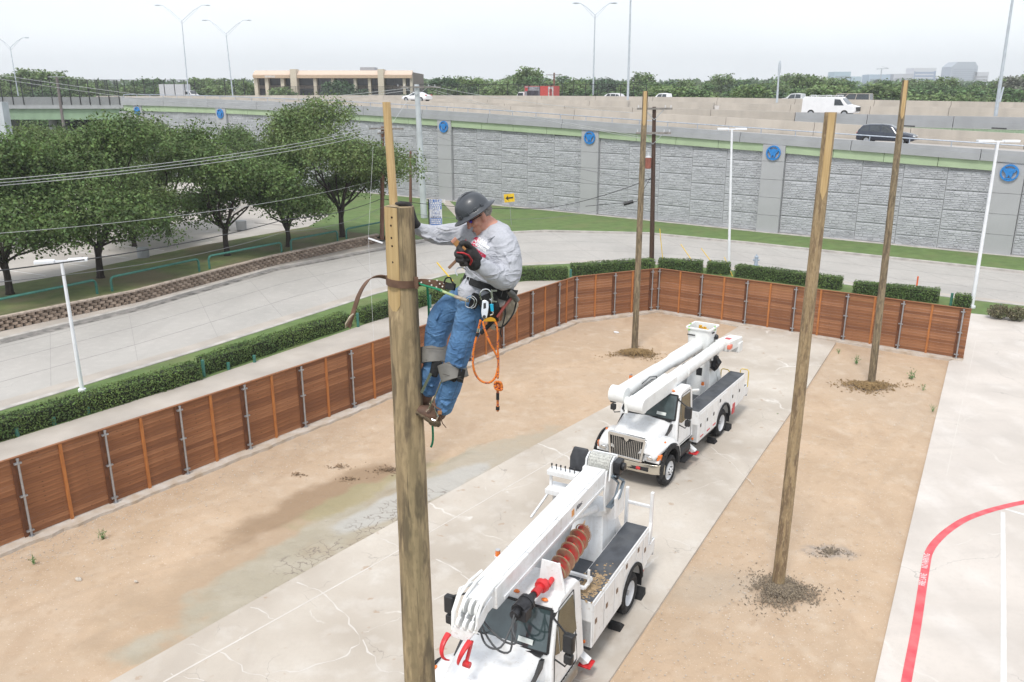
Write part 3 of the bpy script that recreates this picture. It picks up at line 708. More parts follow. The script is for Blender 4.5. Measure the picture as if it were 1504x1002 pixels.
# weeds
leaf_green=mat('weed_leaf',(.14,.26,.09),.7,0,.2,12)
def weed(px,py,h,lb,n=46):
    c=G(px,py); mb=MB()
    for k in range(7):
        a=random.uniform(0,2*PI); r=random.uniform(.1,.5)*h; mb.tube([(0,0,0),(math.cos(a)*r*.5,math.sin(a)*r*.5,h*.5),(math.cos(a)*r,math.sin(a)*r,h*random.uniform(.6,1))],.006,4)
    stem=part('stem',mb,leaf_green)
    mb=MB()
    for k in range(n):
        a=random.uniform(0,2*PI); t=random.uniform(.1,1); r=random.uniform(0,.55)*h*t; p=Vector((math.cos(a)*r,math.sin(a)*r,h*t*random.uniform(.3,1)))
        d=Vector((random.gauss(0,1),random.gauss(0,1),random.gauss(0,.6))).normalized()*h*.14; s=d.cross(Vector((random.gauss(0,1),random.gauss(0,1),1))).normalized()*h*.05
        mb.add([p,p+d*.5+s,p+d,p+d*.5-s],[(0,1,2,3)])
    t=thing('weed',lb,'weed',(c.x,c.y,-.06)); stem.parent=t; part('leaves',mb,leaf_green,t)
weed(151,789,.34,'green weed growing in the sand below the fence, second from the left',70)
weed(49,826,.30,'small green weed growing in the sand at the far left')
weed(1258,533,.45,'green weed in the right sand plot just left of the grey pole foot',50)
weed(1338,555,.55,'taller green weed right of the grey pole in the right sand plot',60)
weed(1232,518,.3,'tiny green weed near the upper corner of the right sand plot',30)
weed(1370,603,.3,'low green weed at the right edge of the right sand plot',30)
weed(1356,572,.3,'small low weed right of the taller weed by the grey pole',24)
weed(1142,608,.1,'tiny weed in the joint beside the bucket truck tail',16)
# ---------------- white and grey lamp posts ----------------
white_metal=mat('white_metal',(.80,.82,.86),.4,0,.05,3)
pole_steel=mat('pale_pole_steel',(.50,.55,.60),.5,.2,.08,3)
def lamp_post(bx,by,tx,ty,r,label,heads=2,z0=0.,armlen=1.,rot=0.,m=white_metal):
    b=G(bx,by,z0); rr=ray(tx,ty); t=b.y/rr.y; top=Vector((rr.x*t,b.y,HC+rr.z*t))
    o=thing('lamp_post',label,'lamp post',b); h=top-b
    mb=MB(); mb.tube([(0,0,0),h],[r,r*.7],12); part('post',mb,m,o,auto=True)
    mb=MB(); mb.cyl((0,0,0),(0,0,.12),r*1.8,n=12); part('base',mb,m,o,auto=True)
    for s in ((-1,1) if heads==2 else (-1,0,1)):
        d=Vector((math.cos(rot),math.sin(rot),0))
        if s==0: continue
        mb=MB(); c=h+d*s*armlen*.6; mb.bar(h+Vector((0,0,0)),h+d*s*armlen*.95,.07,.09); part('arm',mb,m,o)
        mb=MB(); mb.bar(h+d*s*armlen*.25+Vector((0,0,.02)),h+d*s*armlen+Vector((0,0,.02)),.34,.13); part('lamp_head',mb,m,o,bevel=.02)
    if heads==3:
        mb=MB(); mb.cyl(h,h+Vector((0,0,.18)),r*1.1,n=12); part('cap',mb,black_plastic,o)
    return o
lamp_post(121,575,90,384,.085,'white lamp post with flat twin heads standing in the long left hedge',armlen=.95,rot=R(20))
lamp_post(1070,400,1075,190,.10,'white twin headed lamp post before the grey wall, right of the dark utility pole',armlen=.95,rot=R(-3))
lamp_post(1427,452,1466,208,.11,'white twin headed lamp post at the right end of the wooden fence',armlen=1.1,rot=R(-4))
lamp_post(342,310,310,200+2,.12,'pale lamp post half hidden behind the row of trees',z0=.6,armlen=.9)
# ---------------- utility poles ----------------
creo=mat('creosote_wood',(.085,.045,.03),.85,0,.25,3,stretch=(6,6,.4),col2=(.045,.025,.018))
redbrown=mat('reddish_pole_wood',(.20,.10,.065),.85,0,.2,3,stretch=(6,6,.4),col2=(.13,.065,.045))
greywood=mat('grey_crossarm_wood',(.27,.25,.23),.85,0,.2,5)
porcelain=mat('insulator',(.55,.56,.58),.3,0,.1,5)
wire_m=mat('wire',(.18,.18,.19),.5); wire_l=mat('pale_wire',(.55,.56,.56),.5,.3); wire_d=mat('dark_cable',(.03,.03,.035),.6)
def insul(mb,c,d,n=4):
    c=Vector(c);d=Vector(d).normalized()
    for i in range(n): mb.cyl(c+d*(.06*i),c+d*(.06*i+.035),.055,.03,n=8)
def upole(b,top,r,m,label,arms,name='utility_pole'):
    b=Vector(b);o=thing(name,label,'utility pole',b); h=Vector(top)-b
    mb=MB(); mb.tube([(0,0,0),h],[r*1.2,r*.85],12); part('pole',mb,m,o,auto=True)
    for (dz,half,ang,off) in arms:
        c=h+Vector((0,-r-.05,-dz)); d=Vector((math.cos(ang),math.sin(ang),0))
        mb=MB(); mb.bar(c-d*(half-off),c+d*(half+off),.11,.14); a=part('crossarm',mb,greywood,o)
        mb=MB()
        for s in (-1,1): mb.bar(c+d*s*half*.55+Vector((0,0,-.05)),h+Vector((0,-r,-dz-.75)),.04,.04)
        part('brace',mb,steel,a)
        mb=MB()
        for k in (-.92,-.6,.6,.92): insul(mb,c+d*half*k+Vector((0,0,.07)),(0,0,1),3)
        part('insulators',mb,porcelain,a)
    return o,b,h
ub=G(957,387); ut=AT(961,157,ub.y)
U1,_,h1=upole(ub,ut,.15,creo,'dark utility pole with two grey crossarms right of the third bare pole',[(.12,1.25,R(8),0),(1.75,1.2,R(-2),0)])
mb=MB(); c=AT(952,240,ub.y-.35)-ub; mb.cyl(c-Vector((0,0,.35)),c+Vector((0,0,.4)),.22,n=14); part('transformer',mb,mat('red_brown_transformer',(.30,.10,.07),.6),U1,auto=True)
mb=MB(); mb.cyl(c+Vector((0,0,.4)),c+Vector((0,0,.52)),.23,.1,n=14); insul(mb,c+Vector((0,0,.5)),(0,0,1),4); part('transformer_cap',mb,porcelain,U1)
ub2=G(561,352,.5); ut2=AT(562,186,ub2.y)
U2,_,h2=upole(ub2,ut2,.15,redbrown,'reddish utility pole with a crowded crossarm in front of the rightmost row tree',[(.15,1.35,R(-6),0.3),(.45,1.3,R(84),0)])
ub3=G(603,305,.05); ut3=AT(603,222,ub3.y)
U3,_,h3=upole(ub3,ut3,.14,redbrown,'short brown pole without crossarms just right of the foreground pole tops',[])
ub4=G(623,320,.05); ut4=AT(612,124,ub4.y)
pale_conc=mat('pale_pole_concrete',(.55,.59,.62),.7,0,.1,1)
U4,_,h4=upole(ub4,ut4,.27,pale_conc,'thick pale grey utility pole with a wide top arm behind the man',[(.25,1.9,R(-3),.4)])
ub5=G(92,260,.5); 
U5,_,h5=upole(Vector((AT(95,200,105).x,105,.5)),AT(83,113,105),.17,mat('grey_brown_post',(.17,.15,.145),.8),'dark slender street light pole in front of the green bridge',[])
mb=MB(); mb.bar(h5+Vector((-1.0,0,0)),h5+Vector((1.0,0,0.0)),.1,.08); part('arm',mb,steel,U5)
# wires
def wire(pts,r,m,label,sag=0.,name='power_line',cat='wire'):
    P=[]
    for a,b in zip(pts[:-1],pts[1:]):
        for i in range(13):
            t=i/13; q=a.lerp(b,t); q=Vector((q.x,q.y,q.z-sag*4*t*(1-t))); P.append(q)
    P.append(pts[-1]); mb=MB(); mb.tube(P,r,5); o=part(name,mb,m); tag(o,label,cat); return o
W2=ub2+h2
for i,(xa,ya,yb,lb) in enumerate(((-40,267,186,'upper'),(-40,272,189,'middle'),(-40,276,193,'lower'))):
    wire([AT(xa,ya,34),AT(552+i*6,yb,ub2.y-.2)],.016,wire_l,lb+' of the three pale power lines crossing the tree row on the left',sag=.45)
wire([AT(-30,345,36),AT(558,264,ub2.y-.2)],.012,wire_l,'thin pale line crossing the trees below the three power lines',sag=.5)
wire([AT(-40,402,27),AT(420,322,50),AT(560,292,ub2.y-.2),AT(800,306,75),AT(957,262,ub.y-.2)],.026,wire_d,'thick dark cable sagging across the tree trunks and behind the man',sag=.3)
wire([AT(-40,418,27),AT(420,340,50),AT(560,305,ub2.y-.2),AT(760,322,75),AT(957,290,ub.y)],.014,wire_m,'thin dark cable running below the thick cable',sag=.4)
wire([AT(-40,104,60),AT(330,152,95),AT(612,128,ub4.y)],.022,wire_l,'upper pale line rising to the pale grey utility pole',sag=.2)
wire([AT(-40,110,60),AT(330,158,95),AT(600,133,ub4.y)],.022,wire_l,'lower pale line rising to the pale grey utility pole',sag=.2)
for i,(y0,y1,lb) in enumerate(((128,172,'topmost'),(133,206,'second'),(137,210,'lowest'))):
    wire([AT(630+3*i,y0-2,ub4.y),AT(930+8*i,y1-6,ub.y)],.016,wire_l,lb+' of the pale lines from the pale grey pole to the dark utility pole',sag=.25)
wire([AT(560,205,ub2.y),AT(612,128,ub4.y)],.014,wire_l,'short pale line between the reddish pole and the pale grey pole')
wire([AT(628,188,ub4.y),AT(955,268,ub.y)],.02,wire_m,'dark line slanting across the grey wall panels, upper one',sag=.35)
wire([AT(628,195,ub4.y),AT(955,285,ub.y)],.014,wire_m,'dark line slanting across the grey wall panels, lower one',sag=.4)
o=wire([AT(860,303,ub.y),AT(935,296,ub.y),AT(955,262,ub.y)],.02,wire_d,'dark cable with a black splice case hanging left of the dark utility pole')
mb=MB(); a=AT(916,300,ub.y);b=AT(930,296,ub.y); mb.cyl(a,b,.13,n=10); part('splice_case',mb,black_plastic,o,auto=True)
# guy wire guards, hydrant, delineator, signs
for (x0,y0,x1,y1,zz,lb) in ((1005,385,1030,399,59,'a'),(1000,359,1028,394,58,'left of the two leaning yellow guy guards behind the fence'),(1030,365,1059,398,57,'middle leaning yellow guy wire guard behind the fence'),(1064,378,1076,400,57,'rightmost leaning yellow guy wire guard by the lamp post'),(969,336,974,382,58,'upright yellow guy wire guard just right of the dark utility pole')):
    if lb=='a': continue
    a=AT(x0,y0,zz+1);b=G(x1,y1+6); mb=MB(); mb.tube([a,b],.028,8); tag(part('guy_guard',mb,yellow_paint),lb,'guy guard')
hyd=G(1110,391); o=thing('fire_hydrant','small grey fire hydrant on the kerb of the service road behind the hedges','fire hydrant',hyd)
hm=mat('hydrant_paint',(.35,.42,.5),.5)
mb=MB(); mb.cyl((0,0,0),(0,0,.62),.13,n=12); mb.cyl((0,0,0),(0,0,.08),.2,n=12); mb.ell((0,0,.66),(.15,.15,.12)); part('barrel',mb,hm,o,auto=True)
for s in (-1,1):
    mb=MB(); mb.cyl((0,0,.45),(.22*s,0,.45),.07,n=10); part('nozzle',mb,hm,o,auto=True)
mb=MB(); mb.cyl((0,0,.74),(0,0,.86),.04,n=6); part('cap_nut',mb,hm,o)
de=G(1346,423); mb=MB(); mb.cyl((0,0,0),(0,0,.75),.05,n=10); o=thing('delineator_post','orange plastic delineator post beside the road above the right hedges','marker post',de); part('post',mb,mat('orange_plastic',(.75,.13,.03),.5),o,auto=True)
mb=MB(); mb.cyl((0,0,-.05),(0,0,.05),.09,n=10); part('base',mb,white_metal,o)
# yellow arrow sign
sg=G(751,330,.05); sgt=AT(748,294,sg.y); o=thing('arrow_sign','yellow road sign with a black left arrow on a thin post beyond the road','road sign',sg)
h=sgt-sg; mb=MB(); mb.bar((0,0,0),h+Vector((0,0,.4)),.06,.04); part('post',mb,steel,o)
M0=Matrix.Translation(h+Vector((0,-.06,.2)))@Matrix.Rotation(R(-6),4,'Y')
mb=MB(); mb.box(-.48,.48,-.01,.01,-.38,.38); b_=part('sign_plate',mb,mat('sign_yellow',(.85,.55,.02),.5),o); b_.matrix_local=M0
mb=MB(); mb.prism([(-.36,0),(-.08,.24),(-.12,.07),(.36,.07),(.36,-.07),(-.12,-.07),(-.08,-.24)],'y',-.016,-.011); b_=part('arrow',mb,black_plastic,o); b_.matrix_local=M0
# FOR LEASE sign
fl_=G(641,356,.05); ft=AT(640,312,fl_.y); h=ft-fl_
o=thing('lease_sign','blue and white FOR LEASE board standing on the grass behind the man','sign',fl_)
blue=mat('sign_blue',(.08,.19,.52),.5); wh=mat('sign_white',(.78,.79,.82),.5)
ppm=1205/ (fl_.y*math.cos(TH)+4); W_=17/ppm/2*1.05; H_=37/ppm
base_=h+Vector((0,0,-H_/2-.0))
mb=MB(); mb.box(-W_,W_,-.03,.03,0,H_); a_=part('board',mb,wh,o); a_.location=base_
for z0,z1 in ((.62*H_,H_),(0,.27*H_)):
    mb=MB(); mb.box(-W_+.02,W_-.02,-.036,-.031,z0,z1); part('blue_panel',mb,blue,a_)
mb=MB(); mb.box(-W_-.10,-W_-.01,-.05,.05,-.8,H_+.02); part('post',mb,black_plastic,a_)
TX=lambda z:Matrix.Translation((0,-.038,z))@Matrix.Rotation(PI/2,4,'X')
text('lettering','FOR LEASE',.36,wt,a_,TX(.93*H_),.001,bold=.006,xs=.95)
for z,m_,k_ in ((.85,wt,9),(.78,wt,11),(.71,wt,10),(.65,wt,9),(.31,mat('grey_text',(.2,.22,.3),.5),10),(.21,wt,9),(.14,wt,8),(.07,wt,10)):
    mb=MB(); x=-W_*.85
    while x<W_*.8:
        l_=random.uniform(.06,.16); mb.box(x,min(x+l_,W_*.85),-.039,-.0365,z*H_-.055,z*H_+.055); x+=l_+.04
    part('small_print',mb,m_,a_)
mb=MB()
for k in range(24):
    a=2*PI*k/24;b=2*PI*(k+1)/24; mb.bar((math.cos(a)*.32,-.035,.47*H_+math.sin(a)*.32),(math.cos(b)*.32,-.035,.47*H_+math.sin(b)*.32),.07,.01)
    if k%4==0: mb.bar((0,-.034,.47*H_),(math.cos(a)*.32,-.034,.47*H_+math.sin(a)*.32),.05,.01)
part('emblem',mb,blue,a_)
# little white T marker by the pole: survey arm
mb=MB(); mb.bar(AT(541,350,30),AT(562,357,30),.05,.05)
mb.tube([AT(548,215,30.0),AT(541,350,30),AT(549,500,30)],.0035,4)
o=part('guy_strut',mb,white_metal); tag(o,'thin white strut with a hanging line left of the foreground pole','strut')
# ---------------- teal hoop rails on the lawn ----------------
hoops=[((-30,452),(-30,470),(143,418),(143,432),'leftmost teal hoop rail on the lawn, running off the left edge'),((164,409),(165,428),(292,385),(293,399),'teal hoop rail between the second and third tree trunks'),((307,380),(308,395),(413,360),(414,373),'teal hoop rail between the third and fourth tree trunks'),((427,354),(428,369),(495,341),(496,355),'teal hoop rail just right of the fourth tree trunk'),((508,336),(509,352),(560,328),(561,341),'teal hoop rail ending behind the foreground pole')]
for t0,b0,t1_,b1_,lb in hoops:
    A=G(*b0,LZ);B=G(*b1_,LZ); hgt=.85; o=thing('hoop_rail',lb,'railing',A); d=B-A; e=d.normalized()*.2
    mb=MB(); mb.tube([(0,0,-.05),(0,0,hgt-.2),e*.3+Vector((0,0,hgt-.06)),e+Vector((0,0,hgt)),d-e+Vector((0,0,hgt)),d-e*.3+Vector((0,0,hgt-.06)),d+Vector((0,0,hgt-.2)),d+Vector((0,0,-.05))],.075,8)
    part('rail',mb,teal_paint,o,auto=True)
# ---------------- block wall ----------------
block_mats=[mat('split_block_a',(.42,.325,.255),.95,0,.25,7,bump=.02,bscale=14),mat('split_block_b',(.50,.395,.315),.95,0,.2,7,bump=.02,bscale=14),mat('split_block_c',(.33,.255,.20),.95,0,.2,7,bump=.02,bscale=14)]
bw_=.45; bh_=.165
def blockmesh(k,seed):
    random.seed(seed); mb=MB(); a=[(0.02,0.03),(.10,-.07-random.uniform(0,.03)),(.33,-.075-random.uniform(0,.03)),(bw_-.025,.03),(bw_-.025,.2),(0.02,.2)]
    mb.prism(a,'z',.012,bh_-.012); return mb.mesh('block',block_mats[k])
bms=[blockmesh(k,s) for k in range(3) for s in (1,2)]
random.seed(11)
WP=dense([(p.x,p.y) for p in WB],.05)
cum=[0]
for a,b in zip(WP[:-1],WP[1:]): cum.append(cum[-1]+(b-a).length)
def along(s):
    i=min(range(len(cum)),key=lambda k:abs(cum[k]-s)) if False else max(0,min(len(cum)-2,int(s/cum[-1]*(len(cum)-1))))
    p=WP[i]; d=(WP[min(i+8,len(WP)-1)]-WP[max(0,i-8)]).normalized(); return p,d
bwall=thing('block_retaining_wall','low tan split block wall holding back the lawn under the trees','garden wall',(0,0,0))
nb=0; rest=MB(); courses=4; placed=[]
for s in range(int(cum[-1]/bw_)):
    for c in range(courses): placed.append((s,c))
def place_block(s,c,asobj):
    p,d=along(s*bw_+(bw_/2 if c%2 else 0)); rz=math.atan2(d.y,d.x); z=.03+c*bh_
    n=Vector((-d.y,d.x,0)); q=p+n*(c*.012)
    if asobj: put('block',random.choice(bms),bwall,(q.x,q.y,z),(0,0,rz))
    else:
        M=Matrix.Translation((q.x,q.y,z))@Matrix.Rotation(rz,4,'Z'); me=random.choice(bms)
        rest.add([M@v.co for v in me.vertices],[tuple(f.vertices) for f in me.polygons])
ntot=len(placed); start=max(0,int(7/bw_)*courses)
for i,(s,c) in enumerate(placed): place_block(s,c,start<=i<start+290)
o=part('far_blocks',rest,block_mats[0],bwall); o['kind']='stuff'
mb=MB()
Pc=dense([(p.x,p.y) for p in WB],.6)
cap_m=mat('wall_cap',(.52,.43,.36),.95,0,.2,6,bump=.01)
for a,b in zip(Pc[:-1],Pc[1:]):
    d=(b-a).normalized(); n=Vector((-d.y,d.x,0))*.06; mb.bar((a.x+n.x,a.y+n.y,.03+courses*bh_+.04),(b.x+n.x-d.x*.015,b.y+n.y-d.y*.015,.03+courses*bh_+.04+random.uniform(-.006,.006)),.34,.08)
part('cap_stones',mb,cap_m,bwall)
# ---------------- foliage ----------------
def leaf_mat(name,c1,c2,rough=.65,tr=.25):
    m=mat(name,c1,rough,0,.1,.9,col2=c2,spec=.35)
    n=m.node_tree; b=n.nodes['Principled BSDF']; gi=n.nodes.new('ShaderNodeNewGeometry')
    hs=n.nodes.new('ShaderNodeHueSaturation'); src=b.inputs['Base Color'].links[0].from_socket; n.links.new(src,hs.inputs['Color'])
    mr=n.nodes.new('ShaderNodeMapRange'); mr.inputs[3].default_value=.55; mr.inputs[4].default_value=1.5; n.links.new(gi.outputs['Random Per Island'],mr.inputs[0]); n.links.new(mr.outputs[0],hs.inputs['Value'])
    mr2=n.nodes.new('ShaderNodeMapRange'); mr2.inputs[3].default_value=.475; mr2.inputs[4].default_value=.515; n.links.new(gi.outputs['Random Per Island'],mr2.inputs[0]); n.links.new(mr2.outputs[0],hs.inputs['Hue'])
    n.links.new(hs.outputs[0],b.inputs['Base Color'])
    tl=n.nodes.new('ShaderNodeBsdfTranslucent'); n.links.new(hs.outputs[0],tl.inputs[0]); ms=n.nodes.new('ShaderNodeMixShader'); ms.inputs[0].default_value=tr
    out=[x for x in n.nodes if x.type=='OUTPUT_MATERIAL'][0]; n.links.new(b.outputs[0],ms.inputs[1]); n.links.new(tl.outputs[0],ms.inputs[2]); n.links.new(ms.outputs[0],out.inputs[0]); return m
oak_leaf=leaf_mat('oak_leaves',(.145,.215,.066),(.07,.115,.04))
oak_leaf2=leaf_mat('oak_leaves_olive',(.175,.235,.08),(.09,.14,.048))
hedge_leaf=leaf_mat('hedge_leaves',(.15,.225,.065),(.085,.14,.042))
bark=mat('dark_bark',(.06,.045,.036),.95,0,.3,3,stretch=(3,3,.5),bump=.03,bscale=8)
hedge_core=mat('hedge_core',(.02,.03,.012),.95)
import numpy as np
def leaves_mesh(name,centres,normals,size,m,rng,jit=.9,aspect=.6):
    n=len(centres); C_=np.array(centres); Nn=np.array(normals)+rng.normal(0,jit,(n,3)); Nn/=np.linalg.norm(Nn,axis=1)[:,None]+1e-9
    T=rng.normal(0,1,(n,3)); T-=Nn*(T*Nn).sum(1)[:,None]; T/=np.linalg.norm(T,axis=1)[:,None]+1e-9; B_=np.cross(Nn,T)
    s=(size*rng.uniform(.6,1.3,n))[:,None]
    P_=np.stack([C_-T*s,C_+B_*s*aspect,C_+T*s,C_-B_*s*aspect],1).reshape(-1,3)
    me=bpy.data.meshes.new(name); me.vertices.add(4*n); me.loops.add(4*n); me.polygons.add(n)
    me.vertices.foreach_set('co',P_.ravel()); me.loops.foreach_set('vertex_index',np.arange(4*n)); me.polygons.foreach_set('loop_start',np.arange(n)*4); me.polygons.foreach_set('loop_total',np.full(n,4))
    me.materials.append(m); me.update(calc_edges=True); return me
def crown_points(rng,lobes,per,clump_r):
    """leaf clusters on and inside many lobes: twig clumps with gaps between"""
    C_=[];N_=[]
    for (c,r) in lobes:
        c=np.array(c); r=np.array(r)
        k=max(6,int(per*(r[0]*r[1]+r[1]*r[2]+r[0]*r[2])))
        d=rng.normal(0,1,(k,3)); d/=np.linalg.norm(d,axis=1)[:,None]; d[:,2]=np.where(d[:,2]<-.5,-d[:,2]*.5,d[:,2])
        cl=c+d*r*rng.uniform(.62,1.06,(k,1))
        for q,dd in zip(cl,d):
            m=rng.integers(16,30); C_.append(q+rng.normal(0,1,(m,3))*clump_r*np.array([1,1,.7])); N_.append(np.tile(dd*.6+np.array([0,0,.7]),(m,1)))
    return np.concatenate(C_),np.concatenate(N_)
def limb(mb,a,b,r0,r1,rng,n=4,w=.12):
    a=np.array(a,float);b=np.array(b,float); L_=np.linalg.norm(b-a); pts=[];rs=[]
    for i in range(n+1):
        t=i/n; p=a+(b-a)*t
        if 0<i<n: p=p+rng.normal(0,w*L_/n,3)
        pts.append(tuple(p)); rs.append(r0+(r1-r0)*t)
    mb.tube(pts,rs,8)
def oak(seed,H,Rr,trunk_h,leafsize=.105,per=6.0,fork=True,clump=.34,m=None,lean=(0,0)):
    rng=np.random.default_rng(seed); lobes=[]; 
    cz=(H+trunk_h)/2-.35
    nl=26
    for i in range(nl):
        a=i*2.4+rng.uniform(-.4,.4); u=-.85+1.85*((i*.618)%1); rr=math.sqrt(max(0,1-(u*.92)**2))*Rr*rng.uniform(.55,1.0)
        z=cz+u*(H-trunk_h)*.46
        s=rng.uniform(.28,.44)*Rr
        lobes.append(((math.cos(a)*rr+lean[0],math.sin(a)*rr+lean[1],z),(s*1.15,s*1.15,s*.8)))
    lobes.append(((lean[0],lean[1],cz),(Rr*.6,Rr*.6,(H-trunk_h)*.4)))
    C_,N_=crown_points(rng,lobes,per,clump)
    keep=C_[:,2]>trunk_h*.5; C_=C_[keep]; N_=N_[keep]
    crown=leaves_mesh('crown',C_,N_,leafsize,m or oak_leaf,rng)
    mb=MB(); r=.12+.010*H
    top=(lean[0]*.3,lean[1]*.3,trunk_h*.75)
    mb.tube([(0,0,-.1),(0,0,.15),(0.03,.02,trunk_h*.4),top],[r*1.5,r*1.05,r*.9,r*.85],10)
    for (c,s) in lobes[:9]:
        limb(mb,top,c,r*.38,.03,rng)
    for k in range(2):
        a=k*2.8+rng.uniform(0,1); limb(mb,(0,0,trunk_h*.5),(math.cos(a)*Rr*.22+lean[0],math.sin(a)*Rr*.22+lean[1],trunk_h+1.4),r*.62,.10,rng)
    return crown,mb.mesh('trunk',bark,smooth=True)
oaks=[oak(1,9.4,4.9,2.6,lean=(.3,0)),oak(2,8.6,4.3,2.5),oak(3,7.8,3.9,2.3,lean=(-.2,0)),oak(4,10.3,4.9,3.0,m=oak_leaf2),oak(5,9.8,4.6,2.6,m=oak_leaf2)]
def tree(i,p,label,s=1.,rz=0.,group=None,name='oak_tree',sc=None):
    t=thing(name,label,'tree',p,rz,group); t.scale=sc or (s,s,s)
    put('crown',oaks[i][0],t); put('trunk',oaks[i][1],t); return t
tree(1,G(15,432,LZ),'leftmost roadside tree cut by the left edge of the picture',1.,rz=1)
tree(0,G(148,408,LZ),'broad dark roadside tree, second from the left above the teal rail',1.0,rz=.5)
tree(1,G(334,375,LZ),'roadside tree with a forked trunk, third from the left',1.0,rz=3.)
tree(2,G(424,362,LZ),'smallest roadside tree with a forked trunk, fourth from the left',.98,rz=0)
tree(3,G(503,348,LZ),'large roadside tree with a straight dark trunk at the right end of the row',1.,rz=2.)
tree(4,G(248,345,.54),'tree standing in the parking lot bed behind the third roadside tree',.95,rz=4.)
tree(4,G(205,385,.54)+Vector((-3,6,0)),'tree behind the broad dark roadside tree, reaching up to the green bridge',.82,rz=1.3)
tree(3,G(60,330,.54),'tall tree behind the leftmost roadside tree',.80,rz=5.1)
tree(1,G(110,300,.54),'tree in the back row at the left, below the green bridge',.84,rz=2.6)
tree(0,G(-40,360,.54),'dark tree at the left edge behind the first row',1.0,rz=2.2)
tree(2,G(380,300,.54),'smaller tree behind the row, left of the large right hand roadside tree',1.,rz=2.7)
tree(1,G(200,300,.54),'back row tree rising in front of the left end of the grey wall',.78,rz=.4)
# hedges
rng0=np.random.default_rng(5)
def hedge(A,B,wd,h,label,taper=0.0):
    A=Vector((A[0],A[1],0));B=Vector((B[0],B[1],0)); d=B-A; L_=d.length; rz=math.atan2(d.y,d.x)
    o=thing('hedge',label,'hedge',(A.x,A.y,0),rz)
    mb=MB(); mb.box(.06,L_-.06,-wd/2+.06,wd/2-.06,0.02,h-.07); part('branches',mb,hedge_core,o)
    C_=[];N_=[]; dens=430; x_ph=A.x
    def face(n,f,nn):
        n=int(n); q=np.array([f(rng0.random(),rng0.random()) for _ in range(n)]); C_.append(q); N_.append(np.tile(nn,(n,1)))
    face(L_*wd*dens,lambda u,v:(u*L_,(v-.5)*wd,h+rng0.normal(0,.025)+.045*math.sin(u*L_*1.7+x_ph)*math.cos(v*5+u*L_)),(0,0,1.2))
    for s in (-1,1): face(L_*h*dens*(1 if s<0 else .5),lambda u,v:(u*L_,s*wd/2+rng0.normal(0,.025)-s*.03*math.sin(u*L_*3)-s*.08*(v>.93),v*h),(0,s*1.2,.2))
    for s in (0,1): face(wd*h*dens,lambda u,v:(s*L_+rng0.normal(0,.025),(u-.5)*wd,v*h),(1.2 if s else -1.2,0,.2))
    put('leaves',leaves_mesh('leaves',np.concatenate(C_),np.concatenate(N_),.042,hedge_leaf,rng0,jit=.7),o); return o
def hline(x0,y0,x1,y1,wd,h,lb):
    a=G(x0,y0);b=G(x1,y1); d=(b-a).normalized(); n=Vector((-d.y,d.x,0))*wd/2; hedge(a+n,b+n,wd,h,lb)
hline(-60,668,297,558,.85,.72,'longest clipped hedge running from the left edge to the first gap')
hline(306,551,517,480,.85,.72,'clipped hedge between the first gap and the foreground pole')
hline(536,476,660,440,.85,.72,'clipped hedge seen behind the foreground pole')
hline(690,428,752,413,.85,.74,'short clipped hedge behind the man')
hline(757,413,834,412,.9,.78,'clipped hedge just right of the man, left of the teal post')
hline(844,407,962,398,.9,.78,'clipped hedge behind the corner of the wooden fence, crossed by the third bare pole')
hline(966,398,1030,402,.9,.78,'clipped hedge right of the dark utility pole')
hline(1037,402,1068,405,.9,.78,'very short clipped hedge at the foot of the white lamp post')
hline(1078,407,1232,427,.9,.78,'clipped hedge behind the right fence run, left of the tall pale pole')
hline(1252,433,1377,446,.9,.76,'clipped hedge behind the grey weathered pole')
hline(1400,451,1424,454,.9,.7,'small block of hedge beside the right white lamp post')
# dry shrubs at the right edge
dry_leaf=leaf_mat('dry_shrub_twigs',(.22,.19,.13),(.16,.17,.08))
for k,(px,lb) in enumerate(((1465,'brownish shrub at the right edge, left one beside the teal post'),(1492,'brownish shrub at the right edge, right one'))):
    c=G(px,468-k*-3); rng=np.random.default_rng(k); C_=rng.normal(0,1,(1500,3)); C_/=np.linalg.norm(C_,axis=1)[:,None]; C_=C_*rng.uniform(.5,1,(1500,1))*np.array([.62,.5,.42])+np.array([0,0,.42])
    o=thing('shrub',lb,'shrub',c); put('leaves',leaves_mesh('leaves',C_,C_*0+np.array([0,0,1.]),.05,dry_leaf,rng),o)
    mb=MB(); 
    for j in range(6): a=j; mb.tube([(0,0,0),(math.cos(a)*.4,math.sin(a)*.3,.7)],.012,5)
    part('stems',mb,bark,o)
# teal bollards along the hedges
bl=MB(); bl.cyl((0,0,-.05),(0,0,.75),.075,n=10); blm=bl.mesh('bollard',teal_paint,smooth=False)
for i,(px,py,lb) in enumerate(((300,553,'teal bollard in the first gap of the long hedge'),(526,480,'teal bollard in the gap left of the foreground pole'),(632,452,'teal bollard just left of the man'),(838,412,'teal bollard in the hedge gap right of the man'),(1396,449,'teal bollard between the last two hedges on the right'),(1467,466,'teal bollard among the dry shrubs at the right edge'))):
    p=G(px,py); o=put('bollard',blm,None,p); tag(o,lb,'bollard',None)
for i,(px,py) in enumerate(((26,640),(80,623),(130,607),(178,591),(221,577),(262,566),(336,542),(374,531))):
    p=G(px,py+1); o=put('bollard',blm,None,(p.x,p.y,-.42)); tag(o,'low teal post showing under the front face of the left hedges','bollard','teal posts along the foot of the left hedges')
